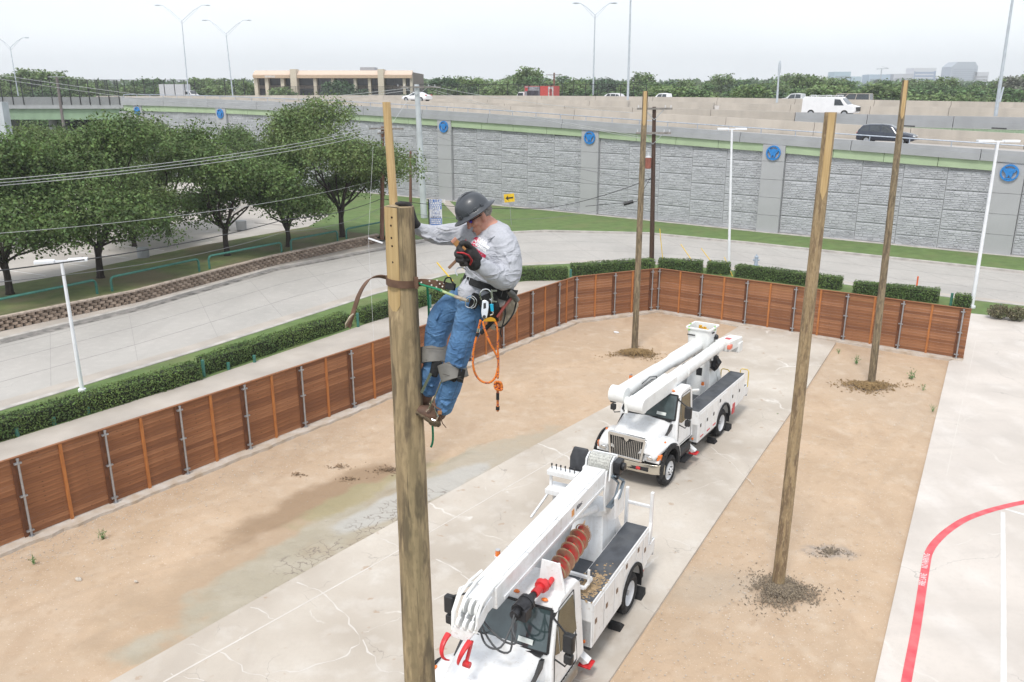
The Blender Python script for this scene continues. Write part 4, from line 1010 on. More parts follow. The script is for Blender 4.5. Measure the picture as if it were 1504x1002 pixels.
# parking lot bits under the trees
pl=G(350,325,.54); mb=MB(); mb.cyl((0,0,0),(0,0,.75),.42,.45,n=16); o=part('planter',mb,concrete_grey,auto=True); o.location=G(355,337,LZ); tag(o,'round concrete lamp base on the lawn between the third and fourth trees','lamp base')
mb=MB(); mb.cyl((0,0,0),(0,0,.7),.4,n=16); o=part('planter',mb,concrete_grey,auto=True); o.location=G(211,378,LZ); tag(o,'round concrete lamp base on the lawn under the third roadside tree','lamp base')
# ---------------- highway retaining wall ----------------
WL=[(-100,146),(-75,136.5),(-55.2,125.5),(-39.6,116.0),(-23.6,106.6),(-7.7,95.0),(8.11,83.65),(22.6,72.68),(37.89,61.91),(53,51.4),(70,40),(110,14)]
def offline(o): return [tuple(p)[:2] for p in offs(WL,o)]
T0=[(0,143.5),(182,143.5),(205,143),(327,146),(477,152.5),(655,163),(760,170),(869,178),(1060,192),(1264,206.5),(1504,223)]
G1=[(182,154.5),(205,154.6),(327,158.7),(477,165.5),(655,176),(869,191),(1060,206),(1138,212),(1264,222),(1504,240)]
G0=[(182,162.5),(205,163),(327,166.5),(477,173.5),(655,185.5),(869,201.5),(1060,218),(1138,223.5),(1264,235),(1504,254)]
LG=[(182,148.5),(327,151),(477,158),(655,168.8),(869,183.5),(1060,197.5),(1264,212.5),(1504,229.5)]
def prof(line,tab,px): return on_line(line,px,interp(tab,px))
PX=[182,205,265,327,400,477,565,655,760,869,1000,1138,1300,1480,1600,1750]
def bars_along(line,tabtop,tabbot,off0,off1,pxs,name,m,parent=None,gap=.03,drop=None):
    pass
ret=thing('highway_retaining_wall','tall grey highway wall of stone patterned panels with a pale green band','retaining wall',(0,0,0))
hw=thing('highway_barrier','grey concrete parapet with a thin rail along the top of the tall stone wall','barrier',(0,0,0))
# backing wall
def ztab(tab,off=0.):
    """height profile along the wall as function of distance index, from the sight lines"""
    line=offline(off) if off else WL
    return [(px,prof(line,tab,px)) for px in PX]
top0=ztab(T0); lg0=ztab(LG); g1=ztab(G1); g0=ztab(G0)
def lerp_prof(tabs,s):
    pass
def arclen():
    c=[0]
    for a,b in zip(WL[:-1],WL[1:]): c.append(c[-1]+math.hypot(b[0]-a[0],b[1]-a[1]))
    return c
AC=arclen()
def S_of(p):
    best=None
    for i in range(len(WL)-1):
        a=Vector((WL[i][0],WL[i][1],0));b=Vector((WL[i+1][0],WL[i+1][1],0)); d=b-a; t=max(0,min(1,(Vector((p.x,p.y,0))-a).dot(d)/d.length_squared)); q=a+d*t; e=(q-Vector((p.x,p.y,0))).length
        if best is None or e<best[0]: best=(e,AC[i]+t*d.length)
    return best[1]
def P_of(s,o=0.,z=0.):
    for i in range(len(WL)-1):
        if s<=AC[i+1] or i==len(WL)-2:
            a=Vector((WL[i][0],WL[i][1],0));b=Vector((WL[i+1][0],WL[i+1][1],0)); t=(s-AC[i])/(AC[i+1]-AC[i]); q=a.lerp(b,t); d=(b-a).normalized(); n=Vector((-d.y,d.x,0)); return Vector((q.x+n.x*o,q.y+n.y*o,z)),d,n
def zp(tabpts):
    return [(S_of(p),p.z) for px,p in tabpts]
ZT,ZL,ZG1,ZG0=zp(top0),zp(lg0),zp(g1),zp(g0)
S0=S_of(top0[0][1]); S1=AC[-1]-5
pil_s=[]
for px,py in ((205,163),(327,168),(477,175),(655,187),(869,204),(1138,226),(1483,256)):
    pil_s.append(S_of(on_line(WL,px,py)))
pil_s.append(pil_s[-1]+18.6); pil_s.append(pil_s[-1]+18.6)
def strip3(s0,s1,step,f):
    k=max(1,int(round((s1-s0)/step))); return [s0+(s1-s0)*i/k for i in range(k+1)]
def wallbox(mb,sa,sb,o0,o1,za0,za1,zb0,zb1):
    """box between stations sa and sb, offsets o0..o1 (front is negative), with its own heights at each end"""
    r=[]
    for s,z0,z1 in ((sa,za0,za1),(sb,zb0,zb1)):
        p,_,_=P_of(s,o0,0);q,_,_=P_of(s,o1,0); r.append([(p.x,p.y,z0),(q.x,q.y,z0),(q.x,q.y,z1),(p.x,p.y,z1)])
    mb.loft(r)
# backing
mb=MB()
for a,b in zip(strip3(S0,S1,6,0)[:-1],strip3(S0,S1,6,0)[1:]):
    wallbox(mb,a,b,.06,.5,-.3,interp(ZG1,a),-.3,interp(ZG1,b))
part('backing_wall',mb,joint_dark,ret)
# stone faced panels
def stone_panel_mesh(wd,ht,seed):
    rnd=random.Random(seed); mb=MB(); mb.box(.02,wd-.02,-.0,.06,.02,ht-.02)
    mb.cur=0; z=.05
    while z<ht-.1:
        hh=min(rnd.choice((.14,.18,.24,.28)),ht-.05-z)
        x=.05
        while x<wd-.1:
            ww=min(rnd.uniform(.22,.62),wd-.05-x)
            if wd-.05-x-ww<.15: ww=wd-.05-x
            e=.016
            if rnd.random()<.3 and hh>.2:
                zz=[(z,z+hh*.5),(z+hh*.5,z+hh)]
            else: zz=[(z,z+hh)]
            for z0,z1 in zz:
                d=-.03-rnd.uniform(.0,.035); x0,x1=x+e,x+ww-e; z0+=e; z1-=e; i=.025
                mb.add([(x0,0,z0),(x1,0,z0),(x1,0,z1),(x0,0,z1),(x0+i,d,z0+i),(x1-i,d+rnd.uniform(-.01,.01),z0+i),(x1-i,d,z1-i),(x0+i,d+rnd.uniform(-.01,.01),z1-i)],[(4,5,6,7),(0,1,5,4),(1,2,6,5),(2,3,7,6),(3,0,4,7)])
            x+=ww
        z+=hh
    return mb.mesh('panel',stone_panel)
PH=1.52; PW_=3.2
pan={}
for k in range(5): pan[k]=stone_panel_mesh(PW_,PH,k)
bays=[(S0-1.5,pil_s[0]-1.0)]+[(a+1.0,b-1.0) for a,b in zip(pil_s[:-1],pil_s[1:])]
nbp=0
for bi,(a,b) in enumerate(bays):
    ncol=5 if bi>0 else 1; cw=(b-a)/ncol
    for c in range(ncol):
        sa=a+c*cw; pa,d,n=P_of(sa,0,0); pb,_,_=P_of(sa+cw,0,0); dd=(pb-pa); rz=math.atan2(dd.y,dd.x)
        zt=min(interp(ZG0,sa),interp(ZG0,sa+cw)); z=0.05-(0.75 if c%2 else 0)
        while z<zt:
            h=PH; sc=1.
            if z<0: h_=PH+z
            nbp+=1
            k=random.randrange(5)
            z0=max(z,-.1); htop_=min(z+PH,max(interp(ZG0,sa),interp(ZG0,sa+cw))+.05)
            sz=(htop_-z0)/PH
            if sz>.12: put('stone_panel',pan[k],ret,(pa.x,pa.y,z0),(0,0,rz),(dd.length/PW_,1,sz))
            z+=PH
# pilasters
pil_m=mat('pilaster_concrete',(.40,.405,.42),.9,0,.04,.5)
for i,s in enumerate(pil_s):
    zt=interp(ZG1,s); p,d,n=P_of(s,-.22,0); rz=math.atan2(d.y,d.x)
    H_=zt+.0; z=0
    while z<zt-.01:
        z1=min(z+1.55,zt) if zt-z>2.3 else zt
        mb=MB(); mb.box(-.97,.97,-.12,.5,z+.012,z1-.012); o=part('pilaster_block',mb,pil_m,ret); o.location=(p.x,p.y,0); o.rotation_euler=(0,0,rz); z=z1
    # round blue emblem
    zc=interp(ZG0,s)-.05; e=thing('wall_emblem',('leftmost','second from the left','third from the left','fourth from the left, above the man','fifth from the left','sixth from the left','rightmost','hidden','hidden')[i]+' of the round blue emblems on the wall pilasters','emblem',(p.x-n.x*.16,p.y-n.y*.16,zc),rz)
    if i>6:
        bpy.data.objects.remove(e); continue
    mb=MB(); k=28
    for j in range(k):
        a=2*PI*j/k;b=2*PI*(j+1)/k
        q=lambda an,r,y:(math.cos(an)*r,y,math.sin(an)*r)
        mb.add([q(a,.62,-.1),q(b,.62,-.1),q(b,.50,-.1),q(a,.50,-.1),q(a,.62,.06),q(b,.62,.06),q(b,.50,.06),q(a,.50,.06)],[(0,1,2,3),(0,4,5,1),(3,2,6,7)])
    part('ring',mb,emblem_blue,e)
    mb=MB(); mb.prism([(-.46,.37),(-.2,.30),(0,.36),(.2,.30),(.46,.37),(.40,.10),(.25,-.04),(.17,-.36),(.06,-.30),(0,-.12),(-.06,-.30),(-.17,-.36),(-.25,-.04),(-.40,.10)],'y',-.11,.05)
    mb.prism([(-.28,-.47),(.28,-.47),(.18,-.38),(-.18,-.38)],'y',-.10,.05)
    part('emblem_figure',mb,emblem_blue,e)
# green band panels
edges=[]
s=S0
marks=sorted([x for ps in pil_s for x in (ps-.97,ps+.97)])
cur=S0; segs=[]
for j in range(0,len(marks),2):
    segs.append((cur,marks[j])); cur=marks[j+1]
segs.append((cur,S1))
for a,b in segs:
    k=max(1,int(round((b-a)/4.3)))
    for i in range(k):
        sa=a+(b-a)*i/k; sb=a+(b-a)*(i+1)/k; mb=MB()
        wallbox(mb,sa+.02,sb-.02,-.25,.3,interp(ZG0,sa),interp(ZG1,sa),interp(ZG0,sb),interp(ZG1,sb)); part('green_panel',mb,green_conc,ret)
# parapet: lower slab, ledge, upper slab in separate castings
k=int((S1-S0)/9.2)
for i in range(k):
    sa=S0+(S1-S0)*i/k; sb=S0+(S1-S0)*(i+1)/k; mb=MB(); e=.025
    wallbox(mb,sa+e,sb-e,-.42,.25,interp(ZG1,sa)+.003,interp(ZL,sa),interp(ZG1,sb)+.003,interp(ZL,sb)); part('parapet_base',mb,concrete_grey,hw)
    mb=MB(); wallbox(mb,sa+e,sb-e,-.3,.15,interp(ZL,sa)+.003,interp(ZT,sa),interp(ZL,sb)+.003,interp(ZT,sb)); part('parapet',mb,concrete_grey,hw)
mb=MB(); ss=strip3(S0,S1,3.0,0)
rail=[P_of(s,0.,interp(ZT,s)+.42)[0] for s in ss]; mb.tube(rail,.05,6)
for s in ss: p,_,_=P_of(s,0.,interp(ZT,s)); mb.cyl(p,p+Vector((0,0,.42)),.04,n=6)
part('hand_rail',mb,mat('rail_steel',(.42,.47,.55),.5,.3),hw)
# ---------------- decks and barriers behind ----------------
TBt=[(200,146.5),(327,147),(477,148),(600,149),(655,151.5),(860,161.5),(904,164),(1060,172),(1264,184),(1400,191),(1504,196.6)]
TB2=[(200,143),(477,145.5),(600,147.5),(655,149.5),(860,156),(1060,161),(1170,165),(1264,168),(1504,172.5)]
TCt=[(200,142.5),(600,145),(860,147),(1060,151),(1264,156),(1504,159.5)]
TDt=[(100,141),(182,141.5),(385,140),(600,140),(860,141),(1060,143.5),(1300,147),(1504,150.5)]
def barrier(label,off,tab,h,pxs,m,seg=9.,th=.4,name='highway_barrier',s_from=None,s_to=None,green=None):
    line=offline(off); pts=[(px,prof(line,tab,px)) for px in pxs]
    o=thing(name,label,'barrier',(0,0,0)); zt=[(S_of(p),p.z) for px,p in pts]; a0=zt[0][0] if s_from is None else s_from; b0=zt[-1][0] if s_to is None else s_to
    k=max(1,int((b0-a0)/seg))
    for i in range(k):
        sa=a0+(b0-a0)*i/k; sb=a0+(b0-a0)*(i+1)/k; mb=MB()
        za,zb=interp(zt,sa),interp(zt,sb)
        wallbox(mb,sa+.025,sb-.025,off-th/2,off+th/2,za-h*.45,za,zb-h*.45,zb)
        wallbox(mb,sa+.025,sb-.025,off-th/2-.12,off+th/2+.12,za-h,za-h*.45-.003,zb-h,zb-h*.45-.003)
        part('barrier_section',mb,m,o)
    return zt,o
pb=[200,327,477,600,700,860,1060,1264,1504,1700]
zB,oB=barrier('beige concrete barrier along the far side of the near highway lanes',13,TBt,1.45,pb,concrete_beige)
zB2,oB2=barrier('second beige highway barrier, standing behind the first',16,TB2,1.5,[200,477,600,860,1060,1169],concrete_beige)
zC,oC=barrier('third beige highway barrier, beyond the lane of the white van',30,TCt,1.2,pb,concrete_beige)
zD,oD=barrier('farthest beige highway barrier below the tree line',36,TDt,1.1,[60]+pb,concrete_beige)
# grey parapet over green band on the right (ramp)
line=offline(16); pr_=[(px,prof(line,TB2,px)) for px in (1170,1264,1504,1700)]; zR=[(S_of(p),p.z) for px,p in pr_]
o=thing('highway_barrier','grey ramp parapet with drain slots above a green band, below the white van','barrier',(0,0,0)); a0,b0=zR[0][0],zR[-1][0]
for i in range(int((b0-a0)/7.5)):
    k=int((b0-a0)/7.5); sa=a0+(b0-a0)*i/k; sb=a0+(b0-a0)*(i+1)/k; za,zb=interp(zR,sa),interp(zR,sb); mb=MB()
    wallbox(mb,sa+.03,sb-.03,15.7,16.1,za-.52,za,zb-.52,zb); part('parapet',mb,concrete_grey,o)
    mb=MB(); wallbox(mb,sa+.03,sb-.03,15.6,16.2,za-1.05,za-.525,zb-1.05,zb-.525); part('parapet_base',mb,concrete_grey,o)
    mb=MB(); wallbox(mb,(sa+sb)/2-.6,(sa+sb)/2+.6,15.585,15.7,za-1.05,za-.93,zb-1.05,zb-.93); part('drain_slot',mb,dark_void,o)
    mb=MB(); wallbox(mb,sa+.03,sb-.03,15.5,16.3,za-2.2,za-1.1,zb-2.2,zb-1.1); part('green_panel',mb,mat('green_panel_dull',(.30,.40,.27),.8) if i==0 else bpy.data.materials['green_panel_dull'],o)
mb=MB()
def deck(name,o0,z0f,o1,z1f,sa,sb,m):
    ss=strip3(sa,sb,5,0); mb=MB(); A=[];B=[]
    for s in ss: A.append(P_of(s,o0,z0f(s))[0]); B.append(P_of(s,o1,z1f(s))[0])
    n=len(ss); vs=A+B+[v-Vector((0,0,1)) for v in A]+[v-Vector((0,0,1)) for v in B]
    mb.add(vs,[(i,i+1,n+i+1,n+i) for i in range(n-1)]+[(2*n+i,2*n+i+1,i+1,i) for i in range(n-1)]); struct(part(name,mb,m))
deck_m=mat('highway_pavement',(.45,.42,.395),.9,0,.08,.15)
d1=lambda s:interp(ZT,s)-.43
deck('highway_deck',.3,d1,12.6,lambda s:interp(zB,s)-1.3,S0,S1,deck_m)
deck('ramp_deck',13.3,lambda s:interp(zB,s)-1.3,29.6,lambda s:interp(zC,s)-1.1,S0,S1,deck_m)
deck('far_highway_deck',30.3,lambda s:interp(zC,s)-1.1,35.6,lambda s:interp(zD,s)-1.0,S0-60,S1,deck_m)
deck('outer_highway_deck',36.4,lambda s:interp(zD,s)-1.1,75,lambda s:interp(zD,s)-1.3,S0-60,S1,deck_m)
# earth fill beyond the highway so that no gap shows under the decks
fill=MB(); ss=strip3(S0-60,S1,12,0); A=[P_of(s,75,interp(zD,s)-1.35)[0] for s in ss]; B=[P_of(s,125,-.4)[0] for s in ss]; n=len(ss)
fill.add(A+B,[(i,i+1,n+i+1,n+i) for i in range(n-1)]); struct(part('embankment',fill,grass_m))
# ---------------- bridge on the left ----------------
br=thing('overpass_bridge','green steel girder bridge with a grey parapet behind the trees on the left','bridge',(0,0,0))
sA=S0-1; 
def zpx(py,s):
    p,_,_=P_of(s,0,0); 
    # height whose sight row equals py at this place
    lo,hi=-2,30
    for _ in range(40):
        m_=(lo+hi)/2; q=Vector((p.x,p.y,m_-HC)); d=q.y*math.cos(TH)-q.z*math.sin(TH); u=q.y*math.sin(TH)+q.z*math.cos(TH); y=501-F*u/d
        if y>py: lo=m_
        else: hi=m_
    return m_
sL_=S0-70; ss=strip3(sL_,sA+1,8,0)
for a,b in zip(ss[:-1],ss[1:]):
    mb=MB(); wallbox(mb,a+.01,b-.01,-.3,.1,zpx(159.5,a),zpx(142.5,a),zpx(159.5,b),zpx(142.5,b)); part('parapet',mb,concrete_grey,br)
    mb=MB(); wallbox(mb,a,b,.15,.4,zpx(175.5,a),zpx(159.8,a),zpx(175.5,b),zpx(159.8,b)); part('girder',mb,green_steel,br)
    mb=MB(); wallbox(mb,a,b,.1,.6,zpx(175.5,a)-.04,zpx(175.5,a),zpx(175.5,b)-.04,zpx(175.5,b)); part('bottom_flange',mb,green_steel,br)
mb=MB(); ss=strip3(sL_,sA,12,0)
for a,b in zip(ss[:-1],ss[1:]): wallbox(mb,a,b,.4,34,zpx(162,a),zpx(160,a),zpx(162,b),zpx(160,b))
part('deck_slab',mb,concrete_grey,br)
for oo in (4,9,14,20,27):
    mb=MB(); wallbox(mb,sL_,sA,oo,oo+.3,zpx(174,sL_),zpx(162,sL_),zpx(174,sA),zpx(162,sA)); part('girder',mb,green_steel,br)
mb=MB(); wallbox(mb,S0-.6,S0+.3,.3,34,-.3,zpx(162,S0),-.3,zpx(162,S0)); part('abutment',mb,concrete_grey,br)
for s_ in (S0-22,S0-24-20):
    for oo in (3,14,25):
        p,d,n=P_of(s_,oo,0); mb=MB(); mb.cyl((p.x,p.y,-.3),(p.x,p.y,zpx(172,s_)),.6,n=12); part('column',mb,concrete_grey,br,auto=True)
# white pylon at the left edge
p=AT(-8,215,60); mb=MB(); q=[AT(-26,150,60),AT(2,150,60),AT(12,216,60),AT(-22,216,60)]
mb.loft([[v+Vector((0,dy,0)) for v in q] for dy in (0,.8)]); tag(part('concrete_pylon',mb,pale_conc),'pale concrete pylon cut by the left edge in front of the bridge','pylon')
# chain link fences: black posts, rails and a fine mesh
mesh_m=bpy.data.materials.new('chain_link'); mesh_m.use_nodes=True; n_=mesh_m.node_tree; b_=n_.nodes['Principled BSDF']; b_.inputs['Base Color'].default_value=(.03,.035,.035,1); b_.inputs['Alpha'].default_value=.22
black_steel=mat('black_steel',(.02,.022,.024),.6)
def tallfence(label,off,s0,s1,step,z0f,z1f,th=.05,rails=True):
    o=thing('chain_link_fence',label,'fence',(0,0,0)); k=max(1,int(round((s1-s0)/step)))
    for i in range(k+1):
        s=s0+(s1-s0)*i/k; a,_,_=P_of(s,off,z0f(s)); b,_,_=P_of(s,off,z1f(s)); mb=MB(); mb.bar(a,b,th*1.6,th*1.6,(1,0,0)); part('fence_post',mb,black_steel,o)
    ss=strip3(s0,s1,8,0)
    mb=MB()
    for a,b in zip(ss[:-1],ss[1:]): 
        for f_ in (z1f,): mb.bar(P_of(a,off,f_(a))[0],P_of(b,off,f_(b))[0],th,th)
    part('top_rail',mb,black_steel,o)
    mb=MB()
    for a,b in zip(ss[:-1],ss[1:]): mb.add([P_of(a,off,z0f(a))[0],P_of(b,off,z0f(b))[0],P_of(b,off,z1f(b))[0],P_of(a,off,z1f(a))[0]],[(0,1,2,3)])
    part('mesh_fabric',mb,mesh_m,o)
tallfence('tall black chain link fence fixed to the parapet of the green bridge',-.38,S0-56,S0-.6,2.35,lambda s:zpx(154,s),lambda s:zpx(117.5,s),.07)
sD=lambda px:S_of(prof(offline(36),TDt,px))
zz=lambda s:interp(zD,s)
def zt_(py): 
    def f(s):
        p,_,_=P_of(s,36.2,0); lo,hi=0,40
        for _ in range(30):
            m_=(lo+hi)/2; q=Vector((p.x,p.y,m_-HC)); d=q.y*math.cos(TH)-q.z*math.sin(TH); u=q.y*math.sin(TH)+q.z*math.cos(TH)
            if 501-F*u/d>py: lo=m_
            else: hi=m_
        return m_
    return f
tallfence('black chain link fence on the highway behind the white box truck',36.2,sD(100),sD(358),2.6,lambda s:zz(s)-.3,zt_(117.5),.075)
tallfence('black chain link fence on the highway in front of the red box truck',36.2,sD(612),sD(948),2.0,lambda s:zz(s)-.3,zt_(124),.06)
tallfence('low dark railing on the highway before the tan building',36.2,sD(395),sD(606),2.2,lambda s:zz(s)-.3,zt_(127),.03)
# ---------------- highway light masts ----------------
def mast(px,pyb,tx,ty,s_off,label,arms=True,r=.13,span=3.4):
    line=offline(s_off); b=on_line(line,px,pyb); rr=ray(tx,ty); t=b.y/rr.y; top=Vector((rr.x*t,b.y,HC+rr.z*t))
    o=thing('street_light',label,'street light',b); h=top-b; mb=MB(); mb.tube([(0,0,0),h],[r,r*.55],8); part('mast',mb,pole_steel,o,auto=True)
    if arms:
        for s in (-1,1):
            d=Vector((s*.95,.25,0)); mb=MB(); mb.tube([h,h+d*span*.5+Vector((0,0,span*.42)),h+d*span*.85+Vector((0,0,span*.62)),h+d*span+Vector((0,0,span*.64))],.06,6); mb.tube([h-Vector((0,0,.5)),h+d*span*.7+Vector((0,0,span*.5))],.03,6)
            a=part('arm',mb,pole_steel,o); mb=MB(); mb.ell(h+d*span*1.1+Vector((0,0,span*.63)),(.55,.22,.12),8,5); part('lamp_head',mb,pole_steel,o)
    return o
mast(27,141,15,70,33,'street light with two raised arms at the far left, cut by the left edge',span=3.2)
mast(277,141,267,31,33,'tall street light with two raised arms left of the tan building',span=4.6)
mast(342,141,332,50,33,'slightly shorter street light with two raised arms, nearest the tan building',span=3.9)
mast(871,140,874,22,37,'street light with two raised arms in open sky just left of the plain mast',span=2.6)
mast(922,147,928,-60,29,'tall plain mast leaving the top of the picture above the third bare pole',arms=False,r=.16)
mast(1141,151,1145,92,30,'short street light seen edge on between the tall lamp post and the white van',arms=False,r=.14)
mb=MB(); c=AT(1145,100,108); mb.ell(c,(.18,.3,.95),8,6); tag(part('lamp_housing',mb,pole_steel),'dark slim lamp housing on top of the short street light','lamp')
mast(1462,171,1493,-40,17,'tall mast running out of the top of the picture at the right',arms=False,r=.17)
mast(1468,150,1474,128,34,'short stub of a second mast beside the right hand tall mast',arms=False,r=.14)
# ---------------- vehicles on the highway ----------------
car_glass=glass('car_glass',(.03,.04,.05)); tyre=mat('tyre',(.02,.02,.02),.9); paint_w=mat('car_white',(.80,.80,.82),.3,0,.03,2,coat=.4); paint_b=mat('car_navy',(.018,.025,.045),.25,0,.1,2,coat=.6); paint_t=mat('car_tan',(.45,.40,.34),.4); paint_s=mat('car_silver',(.6,.61,.62),.3,.3)
def vehicle(name,label,cat,p,rz,body_prof,glass_prof,wd,paint,wheels,wr=.36,extra=None,taper=.82):
    """profile in x (forward), z; glass_prof is the greenhouse outline"""
    o=thing(name,label,cat,p,rz); 
    mb=MB(); hw_=wd/2
    xs=body_prof; n=len(xs)
    rings=[]
    for y,k in ((-hw_,.96),(-hw_*.97,1),(hw_*.97,1),(hw_,.96)):
        cx=sum(q[0] for q in xs)/n; cz=sum(q[1] for q in xs)/n
        rings.append([(cx+(q[0]-cx)*k,y,cz+(q[1]-cz)*k) for q in xs])
    mb.loft(rings); part('body',mb,paint,o,bevel=.03)
    if glass_prof:
        mb=MB(); g=glass_prof; zb=min(q[1] for q in g); zt=max(q[1] for q in g); r=[]
        for sgn in (-1,1): r.append([(q[0],sgn*(hw_*.95 if q[1]<(zb+zt)/2 else hw_*taper),q[1]) for q in g])
        mb.loft(r); part('windows',mb,car_glass,o,bevel=.02)
        top=[q for q in g if q[1]>(zb+zt)/2]; x0=min(q[0] for q in top);x1=max(q[0] for q in top)
        mb=MB(); mb.box(x0,x1,-hw_*taper,hw_*taper,zt-.02,zt+.05); part('roof',mb,paint,o,bevel=.03)
        bot=[q for q in g if q[1]<=(zb+zt)/2]; bx0=min(q[0] for q in bot); bx1=max(q[0] for q in bot)
        mb=MB()
        for s_ in (-1,1):
            for xb,xt in ((bx0,x0),(bx1,x1),((bx0*.62+bx1*.38),(x0*.62+x1*.38)),((bx0*.25+bx1*.75),(x0*.35+x1*.65))): mb.bar((xb,s_*hw_*.955,zb),(xt,s_*(hw_*taper+.012),zt),.08,.03,(0,1,0))
        part('pillars',mb,paint,o)
    for x in wheels:
        for s in (-1,1):
            mb=MB(); mb.cyl((x,s*(hw_-.2),wr),(x,s*(hw_+.01),wr),wr,n=16); w_=part('wheel',mb,tyre,o,auto=True); mb=MB(); mb.cyl((x,s*(hw_+.0),wr),(x,s*(hw_+.03),wr),wr*.6,n=12); part('rim',mb,steel,w_,auto=True)
    L_=max(q[0] for q in xs); l0=min(q[0] for q in xs)
    for s in (-1,1):
        mb=MB(); mb.box(L_-.14,L_+.01,s*hw_*.62-.2,s*hw_*.62+.2,.68,.84); part('headlight',mb,lamp_glass,o,bevel=.02)
        mb=MB(); mb.box(l0-.01,l0+.12,s*hw_*.72-.14,s*hw_*.72+.14,.8,1.05); part('taillight',mb,red_lens,o,bevel=.02)
    return o
def car(name,label,cat,p,rz,S,panes,screens,paint,wheels,wr=.35):
    """S: stations (x, z bottom, z belt, z top, half width at belt, half width at top)"""
    o=thing(name,label,cat,p,rz); mb=MB(); rings=[]
    def sec(x):
        for i in range(len(S)-1):
            if S[i][0]<=x<=S[i+1][0]:
                t=(x-S[i][0])/(S[i+1][0]-S[i][0]); return [S[i][k]+(S[i+1][k]-S[i][k])*t for k in range(6)]
        return list(S[0] if x<S[0][0] else S[-1])
    for x,zb,zl,zt,wb,wt_ in S:
        r=[(wb*.9,zb),(wb,zb+.12),(wb*1.01,(zb+zl)/2),(wb*.985,zl),(wt_,zt-.05),(wt_*.86,zt),(0,zt+.02)]
        rings.append([(x,y,z) for y,z in r]+[(x,-y,z) for y,z in r[-2::-1]])
    mb.loft(rings); part('body',mb,paint,o,auto=38)
    def sidept(x,f,out=.012):
        q=sec(x); z=q[2]+(q[3]-.05-q[2])*f; y=q[4]*.985+(q[5]-q[4]*.985)*f; return y+out,z
    for pn in panes:
        for sgn in (-1,1):
            V=[]
            for x,f in pn: y,z=sidept(x,f); V.append((x,sgn*y,z))
            mb=MB(); mb.add(V,[tuple(range(len(V)))]); part('side_window',mb,car_glass,o)
    for (xa,xb) in screens:
        a=sec(xa);b=sec(xb); mb=MB(); e=.015 if xa>xb else .015; nx_=1 if xa>xb else -1
        mb.add([(xa+nx_*.02,-a[4]*.86,a[2]+.05),(xa+nx_*.02,a[4]*.86,a[2]+.05),(xb+nx_*.03,b[5]*.84,b[3]-.03),(xb+nx_*.03,-b[5]*.84,b[3]-.03)],[(0,1,2,3)]); part('windscreen',mb,car_glass,o)
    for x in wheels:
        q=sec(x)
        for s in (-1,1):
            mb=MB(); mb.cyl((x,s*(q[4]-.18),wr),(x,s*(q[4]+.015),wr),wr,n=18); w_=part('wheel',mb,tyre,o,auto=True); mb=MB(); mb.cyl((x,s*(q[4]+.0),wr),(x,s*(q[4]+.03),wr),wr*.62,n=12); part('rim',mb,steel,w_,auto=True)
            mb=MB()
            for k in range(9):
                a=PI*k/8;b=PI*(k+1)/8
                if k<8: mb.bar((x+math.cos(a)*(wr+.05),s*(q[4]+.0),wr+math.sin(a)*(wr+.05)),(x+math.cos(b)*(wr+.05),s*(q[4]+.0),wr+math.sin(b)*(wr+.05)),.04,.07,(0,1,0))
            part('wheel_arch',mb,black_plastic,o)
    f=S[-1]; r=S[0]
    for s in (-1,1):
        mb=MB(); mb.ell((f[0]-.18,s*f[4]*.78,.74),(.22,.17,.09),10,6); part('headlight',mb,lamp_glass,o,smooth=True)
        mb=MB(); mb.ell((r[0]+.14,s*r[4]*.86,.95),(.18,.14,.11),10,6); part('taillight',mb,red_lens,o,smooth=True)
    return o
SUVS=[(-2.26,.42,.92,.98,.80,.70),(-2.16,.36,1.0,1.20,.87,.74),(-1.85,.34,1.02,1.58,.91,.66),(-1.3,.34,1.02,1.66,.92,.68),(-.3,.34,.99,1.68,.92,.69),(.25,.34,.97,1.62,.92,.68),(.75,.34,.96,1.34,.92,.70),(1.15,.34,.94,1.06,.92,.74),(1.75,.34,.86,.98,.90,.70),(2.12,.36,.74,.88,.84,.62),(2.28,.42,.62,.72,.70,.52)]
SUVP=[[(-1.98,.25),(-1.3,.10),(-1.3,.9),(-1.72,.88)],[(-1.22,.10),(-.42,.08),(-.42,.92),(-1.22,.9)],[(-.32,.08),(.62,.06),(.36,.6),(.18,.92),(-.32,.92)]]
PICS=[(-2.8,.5,1.18,1.22,.90,.86),(-1.0,.45,1.2,1.24,.95,.88),(-.92,.45,1.2,1.80,.95,.76),(-.2,.45,1.18,1.86,.95,.77),(.55,.45,1.16,1.80,.95,.76),(1.15,.45,1.12,1.28,.95,.84),(2.2,.45,1.0,1.14,.93,.80),(2.65,.5,.8,1.0,.86,.7),(2.75,.55,.7,.85,.8,.6)]
PICP=[[(-.85,.1),(-.15,.1),(-.15,.9),(-.8,.9)],[(-.07,.1),(.85,.1),(.5,.9),(-.07,.9)]]
SEDS=[(-2.35,.4,.8,.9,.78,.66),(-2.2,.32,.86,1.0,.86,.70),(-1.6,.3,.90,1.06,.89,.72),(-1.0,.3,.9,1.36,.9,.62),(-.3,.3,.9,1.44,.9,.63),(.3,.3,.88,1.38,.9,.63),(1.1,.3,.86,.98,.9,.72),(2.0,.32,.72,.84,.86,.66),(2.35,.4,.6,.7,.74,.55)]
SEDP=[[(-1.25,.12),(-.25,.1),(-.25,.88),(-.85,.85)],[(-.17,.1),(.85,.08),(.3,.88),(-.17,.9)]]
def vpos(off,px,zf):
    line=offline(off); p=on_line(line,px,140); s=S_of(p); q,d,n=P_of(s,off,zf(s)); return q,math.atan2(d.y,d.x)
zdeck1=lambda s:interp(ZT,s)-.42
suv=[(-2.25,.45),(2.2,.42),(2.28,.75),(2.15,.98),(1.2,1.12),(.2,1.16),(-2.1,1.2),(-2.28,1.0)]
